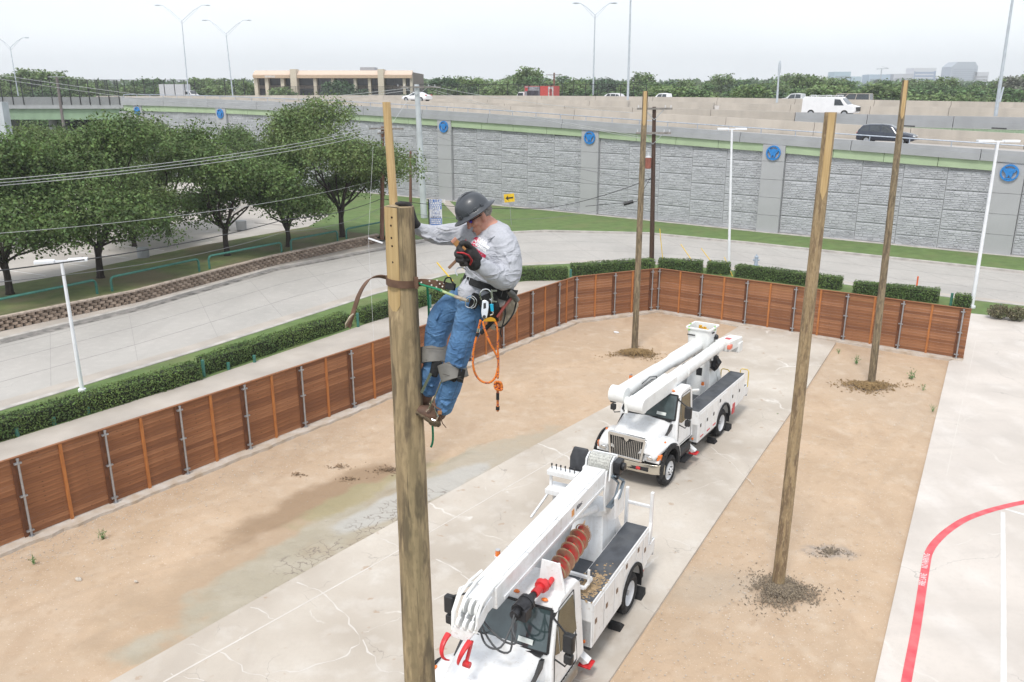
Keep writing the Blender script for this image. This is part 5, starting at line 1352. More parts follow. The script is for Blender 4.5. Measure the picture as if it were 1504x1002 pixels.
suvg=[(-2.15,1.1),(1.15,1.1),(.35,1.62),(-1.6,1.66)]
q,rz=vpos(3.6,1310,zdeck1)
def suv_car(lb,q,rz,paint): return car('suv_car',lb,'car',q,rz,SUVS,SUVP,[(1.12,.28),(-2.12,-1.88)],paint,(-1.38,1.32))
suv_car('dark navy SUV driving on the near highway lane at the right',q,rz,paint_b)
# white work van
q,rz=vpos(22,1222,lambda s:interp(zC,s)-1.15)
q.z=AT(1225,172.0,q.y).z
vb=[(-2.8,.45),(2.7,.45),(2.85,.7),(2.8,1.1),(1.9,1.32),(1.3,1.95),(1.0,2.08),(-2.5,2.1),(-2.75,1.9)]
van=vehicle('work_van','white work van with a roof rack on the highway at the right','van',q,rz,vb,None,2.0,paint_w,(-1.75,1.75),.38)
for s in (-1,1):
    mb=MB(); mb.prism([(.62,1.22),(1.62,1.22),(1.2,1.82),(.62,1.86)],'y',s*1.0,s*1.013); part('door_window',mb,car_glass,van)
mb=MB(); mb.add([(1.93,-.82,1.34),(1.93,.82,1.34),(1.34,.78,1.94),(1.34,-.78,1.94)],[(0,1,2,3)]); mb.v=[(x+.02,y,z+.01) for x,y,z in mb.v]; part('windscreen',mb,car_glass,van)
mb=MB()
for x in (-1.9,-.3,.9): mb.bar((x,-.85,2.25),(x,.85,2.25),.05,.05); mb.bar((x,-.85,2.08),(x,-.85,2.27),.04,.04); mb.bar((x,.85,2.08),(x,.85,2.27),.04,.04)
mb.bar((-2.1,-.85,2.22),(1.0,-.85,2.22),.04,.04); mb.bar((-2.1,.85,2.22),(1.0,.85,2.22),.04,.04); part('roof_rack',mb,paint_w,van)
mb=MB(); mb.box(2.83,2.9,-.75,.75,.62,1.05); part('grille',mb,black_plastic,van)
zdk=lambda s:interp(zD,s)-1.15
sed=[(-2.3,.4),(2.3,.4),(2.38,.7),(1.2,.95),(-1.6,1.0),(-2.35,.95)]; sedg=[(-1.7,.92),(1.3,.9),(.5,1.38),(-.9,1.42)]
q,rz=vpos(26,612,lambda s:interp(zC,s)-1.15); q.z=AT(612,149.5,q.y).z
car('sedan_car','white sedan crossing the highway beside the pale grey pole top','car',q,rz+PI,SEDS,SEDP,[(1.08,.32),(-1.55,-1.02)],paint_w,(-1.4,1.4),.33)
def topz(q,px,py,h): q.z=AT(px,py,q.y).z-h; return q
q,rz=vpos(44,897,zdk); q=topz(q,897,136.8,1.7); suv_car('white SUV on the far highway lanes just left of the tall plain mast',q,rz+PI,paint_w)
pick=[(-2.8,.5),(2.6,.5),(2.7,.95),(2.5,1.12),(1.0,1.2),(-2.8,1.25)]; pickg=[(-.9,1.15),(1.3,1.15),(.65,1.75),(-.8,1.8)]
q,rz=vpos(46,975,zdk); q=topz(q,975,137,1.85); car('pickup_truck','white pickup truck with an open bed on the far lanes behind the third bare pole','pickup',q,rz+PI,PICS,PICP,[(1.12,.58)],paint_w,(-1.9,1.8),.4)
q,rz=vpos(41,1170,zdk); q=topz(q,1170,137.2,1.85); car('pickup_truck','silver crew cab pickup on the far lanes left of the white work van','pickup',q,rz+PI,PICS,PICP,[(1.12,.58)],paint_s,(-1.9,1.8),.4)
q,rz=vpos(45,1250,zdk); q=topz(q,1248,137.4,2.05); vehicle('passenger_van','tan passenger van half hidden behind the white work van','van',q,rz+PI,[(-2.7,.45),(2.7,.45),(2.75,1.1),(2.2,1.25),(-2.75,1.25)],[(-2.6,1.15),(2.15,1.15),(1.5,1.95),(-2.5,2.0)],2.0,paint_t,(-1.8,1.8),.38,taper=.9)
# box trucks
def boxtruck(lb,px,py,h,off,boxm,rz_add,L_=5.2,art=False):
    q,rz=vpos(off,px,zdk); q=topz(q,px,py,h); o=thing('box_truck',lb,'truck',q,rz+rz_add)
    mb=MB(); mb.box(-L_/2-.8,L_/2-.8,-1.15,1.15,.9,h); part('cargo_box',mb,boxm,o)
    mb=MB(); mb.prism([(L_/2-.7,.6),(L_/2+1.5,.6),(L_/2+1.55,1.3),(L_/2+1.0,1.5),(L_/2+.55,2.15),(L_/2-.7,2.2)],'y',-1.0,1.0); c_=part('cab',mb,paint_w,o,bevel=.05)
    for s in (-1,1):
        mb=MB(); mb.prism([(L_/2-.4,1.4),(L_/2+.85,1.4),(L_/2+.5,2.0),(L_/2-.4,2.0)],'y',s*1.0,s*1.015); part('window',mb,car_glass,c_)
    mb=MB(); mb.add([(L_/2+1.02,-.85,1.52),(L_/2+1.02,.85,1.52),(L_/2+.6,.8,2.12),(L_/2+.6,-.8,2.12)],[(0,1,2,3)]); part('windscreen',mb,car_glass,c_)
    for x in (-1.8,L_/2+.5):
        for s in (-1,1): mb=MB(); mb.cyl((x,s*.8,.45),(x,s*1.08,.45),.45,n=14); part('wheel',mb,tyre,o,auto=True)
    return o,L_
q0,_=boxtruck('white box truck behind the black chain link fence on the left','267' and 262,123.8,3.5,46,mat('box_white',(.66,.67,.70),.5),0,L_=6.4)
rb,L_=boxtruck('red and grey box truck behind the black fence near the centre',790,126.5,3.2,58,mat('box_red',(.60,.07,.06),.5),PI,L_=6.0)
for (x0,x1,z0,z1,c,nm) in ((-1.0,2.15,.95,3.1,(.42,.42,.46),'printed_panel'),(-.8,1.7,1.35,2.4,(.06,.05,.07),'dark_print'),(1.5,2.1,2.3,2.95,(.6,.05,.05),'red_badge'),(.0,1.6,1.0,1.3,(.5,.35,.1),'yellow_print'),(-3.78,-2.7,.95,3.1,(.62,.6,.6),'white_print'),(-3.5,-2.95,1.3,2.7,(.55,.08,.07),'red_print')):
    mb=MB(); d_=.01 if nm in('printed_panel','white_print') else .016
    for s in (-1,1): mb.box(x0,x1,s*(1.15+d_)-.004,s*(1.15+d_)+.004,z0,z1)
    part(nm,mb,mat(nm,c,.6,0,.3,3),rb)
# ---------------- tan office building ----------------
YB=205; 
def bx(px): return AT(px,120,YB).x
def bz(py): return AT(500,py,YB).z
fac=mat('peach_fascia',(.66,.52,.42),.8); fac2=mat('ochre_fascia',(.54,.40,.28),.8); tanw=mat('tan_wall',(.62,.55,.44),.85); win=mat('bronze_glass',(.10,.10,.12),.15,0,.4,.15); lowwall=mat('brown_spandrel',(.27,.22,.19),.8)
bld=thing('office_building','two storey tan office building with peach sloping fascia beyond the highway','building',(0,0,0))
z1=bz(103.5);zm=bz(110);zf=bz(115);zw=bz(125.5);zx=bz(130.5);
mb=MB(); mb.box(bx(374),bx(606),YB+1.2,YB+26,-.5,z1-.4); part('wall',mb,lowwall,bld)
for i,(a,b) in enumerate(((374,428),(436,513),(513,557),(565,606))):
    X0,X1=bx(a),bx(b); mb=MB(); mb.prism([(YB-1.2,zf),(YB-1.2,zm),(YB+1.,z1),(YB+1.4,z1),(YB+1.4,zf)],'x',X0,X1); p_=part('fascia',mb,fac,bld)
    mb=MB(); mb.box(X0,X1,YB-1.25,YB-1.205,zf,zm-.1); part('fascia_band',mb,fac2,p_)
cols=[(374,379),(390,395),(413,418),(429,438),(461,465.5),(487,491.5),(520,524),(541,545),(556.5,565),(592,596),(602.5,606)]
for a,b in cols: mb=MB(); wide=(b-a)>7; mb.box(bx(a),bx(b),YB-(1.5 if wide else .6),YB+1.25,-.5,(z1+.25) if wide else zf); part('column',mb,tanw,bld)
for (a,b) in zip(cols[:-1],cols[1:]):
    X0,X1=bx(a[1])+.02,bx(b[0])-.02
    if X1-X0<.5: continue
    mb=MB(); mb.box(X0,X1,YB+.9,YB+1.19,zw,zf); w_=part('window',mb,win,bld)
    k=max(2,int((X1-X0)/1.6)); mb=MB()
    for j in range(1,k): x=X0+(X1-X0)*j/k; mb.box(x-.05,x+.05,YB+.85,YB+.895,zw,zf)
    part('mullion',mb,black_plastic,w_)
    mb=MB(); mb.box(X0,X1,YB+.9,YB+1.19,-.4,zx); part('window',mb,win,bld)
mb=MB(); mb.box(bx(521),bx(543),YB+8,YB+13,z1-.4,bz(97.5)); mb.box(bx(543),bx(557),YB+8,YB+12,z1-.4,bz(101)); part('rooftop_unit',mb,mat('rooftop_grey',(.42,.42,.44),.7),bld)
X=(bx(386)+bx(412))/2; text('lettering','ONE IRVING PLACE',.62,wt,bld,frame((X,YB-1.28,(zm+zf)/2-.05),(1,0,0),(0,-1,0)),.01,bold=.02,xs=.72*.62*1.0)
# ---------------- skyline ----------------
YS=1500
def sky_b(x0,x1,yt,label,c,kind='grid',yb=128,name='office_tower',rows=9,colsn=9,YS=YS,wc=None):
    a=AT(x0,yt,YS);b=AT(x1,yt,YS); z1=a.z; W_=b.x-a.x; o=thing(name,label,'building',(a.x,YS,0))
    wm=mat(name+'_wall',c,.7,0,.03,.02); gm_=mat(name+'_glass',wc or tuple(x*.6 for x in c),.3)
    mb=MB(); mb.box(0,W_,0,30,-.5,z1); 
    if kind=='chamfer':
        mb=MB(); mb.prism([(0,-.5),(W_,-.5),(W_,z1-8),(W_*.86,z1),(W_*.2,z1),(0,z1-8)],'y',0,34)
    part('wall',mb,wm,o)
    if kind in('grid','chamfer','frame'):
        z0=8; h=(z1-(10 if kind=='chamfer' else 4)-z0)/rows
        for r in range(rows):
            mb=MB(); mb.box(W_*.07,W_*.93,-.3,-.02,z0+r*h,z0+(r+.55)*h); part('window',mb,gm_,o)
    if kind=='frame':
        mb=MB(); mb.box(W_*.02,W_*.06,-.6,-.3,0,z1-5); mb.box(W_*.9,W_*.98,-.6,-.3,0,z1-5); part('dark_strip',mb,gm_,o)
    return o
sky_b(1226,1250,105.5,'pale blue glass office block on the horizon, leftmost of the skyline pair',(.36,.50,.58),rows=5)
sky_b(1251,1266,112.5,'small blue glass block on the horizon right of the leftmost tower',(.38,.52,.60),rows=4)
sky_b(1277,1308,109.5,'wide blue glass office block under the distant crane',(.36,.48,.60),rows=4)
sky_b(1313,1342,108.5,'wide pale grey block on the horizon left of the white framed tower',(.50,.50,.54),rows=4)
sky_b(1343,1376,100.0,'white office tower with dark edges and striped front on the horizon',(.66,.66,.70),'frame',rows=7,wc=(.25,.33,.5))
sky_b(1399,1438,91,'tallest grey tower on the horizon with chamfered top corners',(.40,.44,.50),'chamfer',rows=13,wc=(.34,.38,.45))
sky_b(1430,1453,106,'pale striped tower on the horizon right of the tallest tower',(.58,.58,.62),rows=6)
sky_b(1376,1400,114.5,'low pale blue block on the horizon left of the tallest tower',(.42,.46,.54),rows=3)
sky_b(1180,1200,115,'faint low block on the horizon above the white work van',(.45,.52,.60),rows=3)
cr_=AT(1295,101.5,YS); o=thing('tower_crane','tiny tower crane on the horizon above the blue glass block','crane',(cr_.x,YS,0)); mb=MB(); mb.box(-.7,.7,-.7,.7,0,cr_.z+1); part('mast',mb,steel,o); mb=MB(); mb.bar((-9,0,cr_.z),(12,0,cr_.z+1.2),1.,1.); mb.bar((12,0,cr_.z+1.2),(0,0,cr_.z+4),.4,.4); part('jib',mb,steel,o)
# ---------------- trees beyond the highway ----------------
far_leafs=[leaf_mat('far_foliage_a',(.13,.21,.08),(.085,.145,.055)),leaf_mat('far_foliage_b',(.19,.26,.10),(.13,.20,.07)),leaf_mat('far_foliage_c',(.085,.14,.07),(.06,.10,.055)),leaf_mat('far_foliage_grey',(.20,.20,.17),(.15,.17,.12))]
def far_tree_mesh(seed,m,conical=False,n=15,size=.27):
    rng=np.random.default_rng(seed); lobes=[]
    for i in range(n):
        a=rng.uniform(0,2*PI); u=rng.uniform(-1,1); rr=math.sqrt(max(0,1-u*u))*4.2*rng.uniform(.3,.9)*((1-.45*(u+1)/2) if conical else 1)
        s=rng.uniform(1.1,2.1); lobes.append(((math.cos(a)*rr,math.sin(a)*rr,7.5+u*4.6),(s*1.2,s*1.2,s)))
    C_,N_=crown_points(rng,lobes,2.3,.45)
    cr_=leaves_mesh('crown',C_,N_,size,m,rng)
    mb=MB(); mb.tube([(0,0,-.3),(0,0,5),(0,0,9)],[.4,.28,.12],7)
    for (c,s) in lobes[:6]: mb.tube([(0,0,5),c],[.16,.05],5)
    return cr_,mb.mesh('trunk',bark)
FT=[far_tree_mesh(21,far_leafs[0]),far_tree_mesh(22,far_leafs[1]),far_tree_mesh(23,far_leafs[2]),far_tree_mesh(24,far_leafs[0],True),far_tree_mesh(25,far_leafs[1]),far_tree_mesh(26,far_leafs[3],size=.26)]
rt=random.Random(31)
FTOP=[(0,112),(30,107),(70,104),(95,112),(130,117),(160,117),(190,117),(220,109),(245,117),(280,116),(330,119),(365,120),(385,118),(610,117),(640,120),(665,104),(690,120),(720,118),(745,112),(775,104),(810,112),(840,103),(870,113),(895,106),(915,112),(950,110),(985,112),(1010,120),(1040,118),(1065,110),(1090,112),(1110,119),(1140,116),(1165,108),(1185,113),(1215,118),(1240,112),(1265,116),(1290,117),(1320,114),(1350,117),(1375,114),(1400,119),(1430,112),(1450,116),(1475,116),(1500,112),(1530,100)]
def far_tree(px,ytop,Y,k,label,group,wide=1.):
    p=AT(px,134,Y); zt=AT(px,ytop,Y).z; s=zt/13.2; t=thing('distant_tree',label,'tree',(p.x,Y,-.4),rt.uniform(0,6.28),group); w_=s*wide*rt.uniform(.95,1.35)
    t.scale=(w_,w_,s); put('crown',FT[k][0],t); put('trunk',FT[k][1],t); return t
grp='trees in the belt beyond the highway'
def where(px):
    if px<60: return 'at the left end of the bridge'
    if px<190: return 'behind the tall bridge fence'
    if px<240: return 'left of the white box truck'
    if px<370: return 'right of the white box truck'
    if px<660: return 'just right of the tan building'
    if px<765: return 'left of the red box truck'
    if px<870: return 'beside the red box truck'
    if px<945: return 'by the two tall masts'
    if px<1075: return 'right of the third bare pole'
    if px<1180: return 'left of the white work van'
    if px<1290: return 'under the leftmost far towers'
    if px<1400: return 'under the white framed tower'
    return 'at the right end of the skyline'
kind=('mid green rounded','light green rounded','dark green rounded','mid green pointed','light green loose','greyish thin leaved')
x=-30
while x<1560:
    if 385<x<600: x+=14
    else:
        k=rt.choice((0,0,1,1,2,2,4,3)) if x<1485 else rt.choice((5,1,5))
        yt=interp(FTOP,x)+rt.uniform(-1,3.5); Y=rt.uniform(205,270) if x>600 or x<380 else 260
        far_tree(x,yt,Y,k,kind[k]+' far tree, '+where(x),grp+', '+kind[k]+', '+where(x)); x+=rt.uniform(13,21)
x=-30
while x<1560:   # second, farther row
    k=rt.choice((0,2,2,1)); yt=interp(FTOP,x)+rt.uniform(1,5)
    if 385<x<600: yt=118+rt.uniform(0,3)
    far_tree(x,yt,rt.uniform(300,420),k,kind[k]+' tree in the hazy back row, '+where(x),grp+', far row, '+kind[k]+', '+where(x),1.3); x+=rt.uniform(18,28)
x=-30
while x<1560:   # low fill in front
    if not(372<x<608):
        k=rt.choice((0,1,4,2)); far_tree(x,rt.uniform(125,131),rt.uniform(175,200) if x>700 else 200,k,'low bushy '+kind[k]+' tree, '+where(x),'low bushy trees over the barrier, '+kind[k]+', '+where(x),1.5)
    x+=rt.uniform(20,30)
far_tree(516,108.5,198,2,'dark rounded tree standing in front of the tan building',None,1.15)
far_tree(410,131,198,1,'low green tree before the left wing of the tan building',None,1.3); far_tree(425,131.5,199,0,'low bush right of the other one before the left wing of the tan building',None,1.2)
far_tree(667,104,205,2,'tall dark lone tree just right of the tan building',None,.9); far_tree(780,103.5,240,1,'tallest light green tree behind the red box truck',None,1.2)
ORD=('leftmost','second from left,','third from left,','fourth from left,','fifth from left,','sixth from left,','seventh from left,','eighth from left,')
by={}
for t in list(COL.objects):
    if t.get('category')=='tree' and t.name.startswith('distant_tree'): by.setdefault(t['label'],[]).append(t)
for lb_t,ts in by.items():
    if len(ts)>1:
        ts.sort(key=lambda t:t.location.x/t.location.y)
        short=lb_t
        for a_,b_ in ((' rounded',''),('in the hazy back row','in the back row'),('at the left end of the bridge','beside the bridge'),('at the right end of the skyline','at the far right'),('under the leftmost far towers','under the leftmost towers'),('right of the third bare pole','past the third pole'),('light green loose','loose light')): short=short.replace(a_,b_)
        for k,t in enumerate(ts):
            n_=ORD[min(k,7)]+' '+short; t['label']=n_ if len(n_.replace(',',' ').split())<=16 else lb_t
# woods that read as one mass
C_=[];N_=[]; rgw=np.random.default_rng(9)
for i in range(230):
    px=rgw.uniform(-60,1580); Y=rgw.uniform(500,900); p=AT(px,134,Y); zt=AT(px,rgw.uniform(119,124),Y).z; m_=90
    d=rgw.normal(0,1,(m_,3)); d/=np.linalg.norm(d,axis=1)[:,None]; C_.append(np.array([p.x,Y,zt*.55])+d*np.array([14,8,zt*.5])); N_.append(d)
o=put('distant_woodland',leaves_mesh('distant_woodland',np.concatenate(C_),np.concatenate(N_),2.6,far_leafs[0],rgw)); o['kind']='stuff'; o['label']='hazy woodland merging into the horizon'
# low shops and a far utility pole
for px,py,lb in ((515/2.95+640,88+0,'x'),):
    pp=AT(814,107,170); o,_,_=upole((pp.x,170,0),(pp.x,170,pp.z),.2,redbrown,'slim far utility pole standing just right of the red box truck',[(.4,1.6,0,0)])

# ---------------- haze ----------------
hz=MB(); hz.box(-1400,1400,-60,1700,-1.5,75); hm2=bpy.data.materials.new('haze'); hm2.use_nodes=True; hn=hm2.node_tree; hn.nodes.clear()
pv=hn.nodes.new('ShaderNodeVolumePrincipled'); pv.inputs['Color'].default_value=(.93,.965,1,1); pv.inputs['Density'].default_value=.00042; pv.inputs['Anisotropy'].default_value=.2
ho=hn.nodes.new('ShaderNodeOutputMaterial'); hn.links.new(pv.outputs[0],ho.inputs['Volume']); o=part('haze',hz,hm2); o['kind']='stuff'; o['label']='thin pale haze over the whole place'
# ---------------- utility trucks ----------------
cream_chrome=mat('bumper_chrome',(.62,.59,.52),.22,1,.1,2)
white_trim=mat('white_rope_fibre',(.62,.62,.58),.9,0,.2,20,bump=.01,bscale=60)
reflect_red=mat('reflector_red',(.55,.04,.05),.4)
hyd_black=mat('hydraulic_black',(.03,.03,.034),.45,.2,.3,8)
hose_m=mat('grey_hose',(.07,.075,.08),.55)
seat_m=mat('seat_vinyl',(.045,.048,.055),.6,0,.2,8)
interior=mat('cab_interior',(.12,.11,.10),.9)
def ring_pts(c,r,n,ax='y'):
    return [(c[0]+math.cos(2*PI*k/n)*r,c[1],c[2]+math.sin(2*PI*k/n)*r) for k in range(n)]
def wheel(o,x,y,s,r=.51,w=.28,dual=False,front=False):
    """s=+1 for the left side; y is the outer face"""
    mb=MB(); prof_=[(0,r*.60),(-.01,r*.80),(.02,r*.93),(.05,r*.985),(w-.05,r*.985),(w-.02,r*.93),(w,r*.8),(w,r*.6)]
    yy=[y-s*p[0] if i else y-s*.03 for i,p in enumerate(prof_)]
    mb.loft([ring_pts((x,yy[i],r),prof_[i][1],32) for i in range(len(prof_))],cap=False)
    if dual:
        mb.loft([ring_pts((x,yy[i]-s*(w+.04),r),prof_[i][1],32) for i in range(len(prof_))],cap=False)
    wl=part('wheel',mb,black_rubber,o,auto=35)
    mb=MB()
    for k in range(32):
        a=2*PI*k/32; c,sn=math.cos(a),math.sin(a); 
        mb.bar((x+c*r*.985,y-s*.05,r+sn*r*.985),(x+c*r*.985,y-s*(w-.05),r+sn*r*.985),.035,.012,(c,0,sn))
    part('tread',mb,black_rubber,wl)
    mb=MB(); ro=r*.6
    if dual and not front:
        P=[(.0,ro),(.03,ro*.97),(.14,ro*.88),(.20,ro*.62),(.20,ro*.3),(.10,ro*.26),(.10,0.02)]
    else: P=[(.0,ro),(.02,ro*.95),(.07,ro*.88),(.05,ro*.6),(-.01,ro*.52),(-.01,ro*.34),(-.05,ro*.3),(-.06,.02)]
    mb.loft([ring_pts((x,y-s*(.02+p[0]),r),p[1],28) for p in P],cap=False); part('rim',mb,rim_paint,wl,auto=35)
    mb=MB()
    for k in range(8):
        a=2*PI*k/8; q=(x+math.cos(a)*ro*.44,0,r+math.sin(a)*ro*.44); yb=y-s*(.02+(-.02 if not (dual and not front) else .19)); mb.cyl((q[0],yb,q[2]),(q[0],yb+s*.03,q[2]),.018,n=6)
    mb.cyl((x,y-s*.1,r),(x,y+s*(.03 if not(dual and not front) else -.06),r),ro*.22,n=12)
    part('lug_nuts',mb,black_plastic if front else steel,wl,auto=True)
def build_truck(name,label,O,ang,x_end,step_tail,doors,kind,dx=0.,dy=0.,up0=1.):
    t=thing(name,label,'truck',(O[0],O[1],0),R(ang))
    # ---- frame, axles
    mb=MB()
    for s in (-1,1): mb.box(x_end-.5,.75+dx,s*.42-.05,s*.42+.05,.62,.86)
    mb.cyl((dx,-.95,.5),(dx,.95,.5),.06,n=8); mb.cyl((-4.87,-.8,.5),(-4.87,.8,.5),.09,n=8); mb.ell((-4.87,0,.5),(.22,.22,.22),10,8)
    part('chassis',mb,black_plastic,t)
    for s in (-1,1): wheel(t,0,s*1.18,s,front=True); wheel(t,-4.87,s*1.20,s,dual=True)
    # ---- bumper
    mb=MB(); rings=[]
    for y,bend in ((-1.2,-.22),(-.9,-.05),(-.5,0),(0,.03),(.5,0),(.9,-.05),(1.2,-.22)):
        x=.78+bend; rings.append([(x-.07,y,.46),(x,y,.48),(x+.03,y,.64),(x,y,.80),(x-.09,y,.80)])
    mb.loft(rings); bp=part('bumper',mb,cream_chrome,t,bevel=.01)
    mb=MB()
    for y in (-.62,.62): mb.box(.72,.815,y-.15,y+.15,.57,.70)
    mb.box(.74,.825,-.42,.42,.56,.68); part('bumper_openings',mb,black_plastic,bp,bevel=.015)
    for y in (-.45,.45):
        mb=MB(); mb.box(.80,.86,y-.07,y+.07,.60,.68); part('tow_hook',mb,red_paint,bp,bevel=.01)
    # ---- hood
    mb=MB(); S=[(.74,.58,.80,1.42,.10),(.66,.62,.80,1.52,.14),(.3,.70,.80,1.59,.16),(-.3,.80,.80,1.66,.18),(-.86,.90,.80,1.72,.2)]
    def hoodring(x,w,z0,z1,r):
        P=[(x,-w,z0),(x,-w,z1-r*1.3),(x,-w+r*.35,z1-r*.35),(x,-w+r*1.2,z1),(x,-w*.3,z1+.025),(x,0,z1+.035),(x,w*.3,z1+.025),(x,w-r*1.2,z1),(x,w-r*.35,z1-r*.35),(x,w,z1-r*1.3),(x,w,z0)]
        return P
    mb.loft([hoodring(*q) for q in S]); hd=part('hood',mb,white_paint,t,auto=50)
    # ---- fenders
    for s in (-1,1):
        mb=MB(); n=14; outer=[];
        rings=[]
        # fender skin from the lamp back over the wheel
        F_=[(.80,.66,1.06),(.72,.74,1.20),(.45,.80,1.27),(.1,.86,1.31),(-.3,.9,1.28),(-.6,.92,1.12),(-.78,.93,.80),(-.82,.93,.62)]
        for x,yi,z in F_:
            rings.append([(x,s*(yi-.25),z-.02),(x,s*(yi-.05),z+.045),(x,s*(yi+.14),z+.02),(x,s*(yi+.24),z-.06),(x,s*(yi+.27),z-.16)] if x>-.7 else [(x,s*(yi-.25),z),(x,s*(yi-.05),z),(x,s*(yi+.1),z),(x,s*(yi+.2),z-.02),(x,s*(yi+.22),z-.1)])
        mb.loft(rings,cap=False,close=False)
        fd=part('fender',mb,white_paint,t,auto=60); sd=fd.modifiers.new('solid','SOLIDIFY'); sd.thickness=.03; sd.offset=-1 if s<0 else 1
        # black wheel arch lip
        mb=MB(); pts=[]
        for k in range(15):
            a=R(-12)+R(200)*k/14; pts.append((math.cos(a)*.66+.0,s*1.17,.50+math.sin(a)*.67))
        for a_,b_ in zip(pts[:-1],pts[1:]): mb.bar(a_,b_,.17,.06,(0,1,0))
        part('wheel_arch',mb,black_rubber,fd)
        mb=MB(); pts=[(math.cos(R(180)*k/12)*.62,.50+math.sin(R(180)*k/12)*.62) for k in range(13)]
        mb.prism(pts,'y',s*.60,s*.70); mb.loft([[(p[0],s*.66,p[1]) for p in pts],[(p[0],s*1.12,p[1]) for p in pts]],cap=False,close=False); part('wheel_well',mb,black_plastic,fd)
        mb=MB(); mb.box(.3,.44,s*1.02,s*1.06,.0,.0) if False else mb.ell((.15,s*1.02,1.335),(.06,.035,.03),10,6); part('marker_light',mb,orange_lens,fd,smooth=True)
        # headlight
        mb=MB(); rr=[(.80,.60,.86),(.83,.66,1.10),(.74,.98,1.12),(.62,1.10,1.04),(.66,1.10,.90)]
        mb.loft([[(x,s*y,z) for x,y,z in rr],[(x-.14,s*(y-.01),z) for x,y,z in rr]]); hl=part('headlight',mb,lamp_glass,t,bevel=.015)
        mb=MB(); mb.ell((.80,s*.80,.99),(.04,.10,.075),12,8); part('reflector',mb,chrome,hl,smooth=True)
        mb=MB(); rr=[(.70,1.0,.9),(.70,1.03,1.1),(.58,1.115,1.06),(.60,1.115,.92)]; mb.loft([[(x+.02,s*y,z) for x,y,z in rr],[(x-.1,s*(y-.01),z) for x,y,z in rr]]); part('turn_signal',mb,orange_lens,hl,bevel=.01)
        # hood side vent
        mb=MB(); mb.prism([(-.30,1.34),(-.66,1.44),(-.74,1.60),(-.66,1.60),(-.40,1.42)],'y',s*.80,s*.888); part('side_vent',mb,black_plastic,t)
        # skirt below headlight
        mb=MB(); mb.box(.45,.70,s*.62,s*1.08,.80,.90); part('valance',mb,white_paint,t,bevel=.02)
    # ---- grille
    mb=MB(); mb.box(.68,.745,-.56,.56,.84,1.48); part('grille_backing',mb,grille_dark,t)
    mb=MB()
    for s in (-1,1): mb.bar((.81,s*.52,.80),(.77,s*.62,1.54),.10,.08,(0,1,0))
    mb.bar((.78,-.62,1.53),(.78,.62,1.53),.10,.12); mb.bar((.80,-.54,.82),(.80,.54,.82),.08,.08); gs=part('grille_surround',mb,chrome,t,bevel=.015)
    for k in range(16):
        y=-.46+k*.92/15; mb=MB(); zt=1.48-(.16*(1-abs(y)/.3) if abs(y)<.3 else 0)
        mb.bar((.805,y,.86),(.785,y*1.06,zt),.016,.014,(0,1,0)); part('grille_bar',mb,chrome,t)
    mb=MB(); mb.prism([(-.1,1.50),(.1,1.50),(.06,1.40),(0,1.34),(-.06,1.40)],'x',.78,.82); part('emblem',mb,chrome,t,bevel=.01)
    # ---- cab
    W0,W1=1.03,.86
    def cr(x,z,w): return (x,w,z)
    mb=MB(); rings=[]
    side=[(-.78,.72),(-.78,1.66),(-1.18,2.42),(-1.36,2.52),(-2.06,2.52),(-2.2,2.38),(-2.24,.72)]
    for y,k in ((-W0,0),(-W0+.04,1),(W0-.04,1),(W0,0)):
        ring=[]
        for x,z in side:
            inset=(1-k)*.03; tw=1.0 if z<1.7 else 1-(z-1.66)*.14
            ring.append((x+(inset if x>-1.5 else -inset)*-1,y*tw,z-(inset if z>2 else 0)))
        rings.append(ring)
    mb.loft(rings); cab_=part('cab',mb,white_paint,t,bevel=.05,seg=3)
    # windshield
    ws=[(-.795,1.70,.86),(-1.165,2.40,.77)]
    mb=MB(); n=8; A=[];B=[]
    for k in range(n+1):
        u=-1+2*k/n; bulge=.05*(1-u*u); A.append((-.775+bulge,u*.93,1.70)); B.append((-1.15+bulge*.8,u*.84,2.415))
    mb.loft([A,B],cap=False,close=False); wsg=part('windshield',mb,glassm,t,smooth=True)
    mb=MB()
    for P in (A,B):
        for a_,b_ in zip(P[:-1],P[1:]): mb.bar(a_,b_,.05,.03)
    mb.bar(A[0],B[0],.05,.03); mb.bar(A[-1],B[-1],.05,.03); part('windshield_seal',mb,black_rubber,t)
    mb=MB(); mb.box(-.80,-.66,-.84,.84,1.655,1.70); part('cowl',mb,black_plastic,t)
    for y in (-.45,.25):
        mb=MB(); mb.bar((-.735,y,1.71),(-.90,y+.5,1.93),.018,.018); part('wiper',mb,black_plastic,t)
    # seats seen through glass as paler shapes are skipped: the glass is dark; paper on the dash
    mb=MB(); mb.add([(-.80,.30,1.79),(-.80,.62,1.79),(-.845,.62,1.88),(-.845,.30,1.88)],[(0,1,2,3)]); mb.v=[(x+.058,y,z+.012) for x,y,z in mb.v]; part('paper_notice',mb,mat('paper',(.7,.74,.72),.8),t)
    for s in (-1,1):
        # side glass and door seams
        mb=MB(); yb=s*(W0+.004); yt=s*(W0*.90+.004)
        def quad(pts): 
            m2=MB(); m2.loft([[(x,(s*(W0+.006)*(1 if z<1.7 else 1-(z-1.66)*.14)),z) for x,z in pts],[(x,(s*(W0-.03)*(1 if z<1.7 else 1-(z-1.66)*.14)),z) for x,z in pts]]); return m2
        part('side_window',quad([(-.93,1.62),(-1.10,1.52),(-1.10,2.18),(-1.24,2.32)][::1] if False else [(-.90,1.62),(-1.12,1.52),(-1.12,2.14)]),side_glass,t)
        part('side_window',quad([(-1.17,1.52),(-1.92,1.56),(-1.92,2.32),(-1.30,2.34),(-1.17,2.20)]),side_glass,t)
        mb=MB(); f_=lambda x,z:(x,s*(W0+.003)*(1 if z<1.7 else 1-(z-1.66)*.14),z)
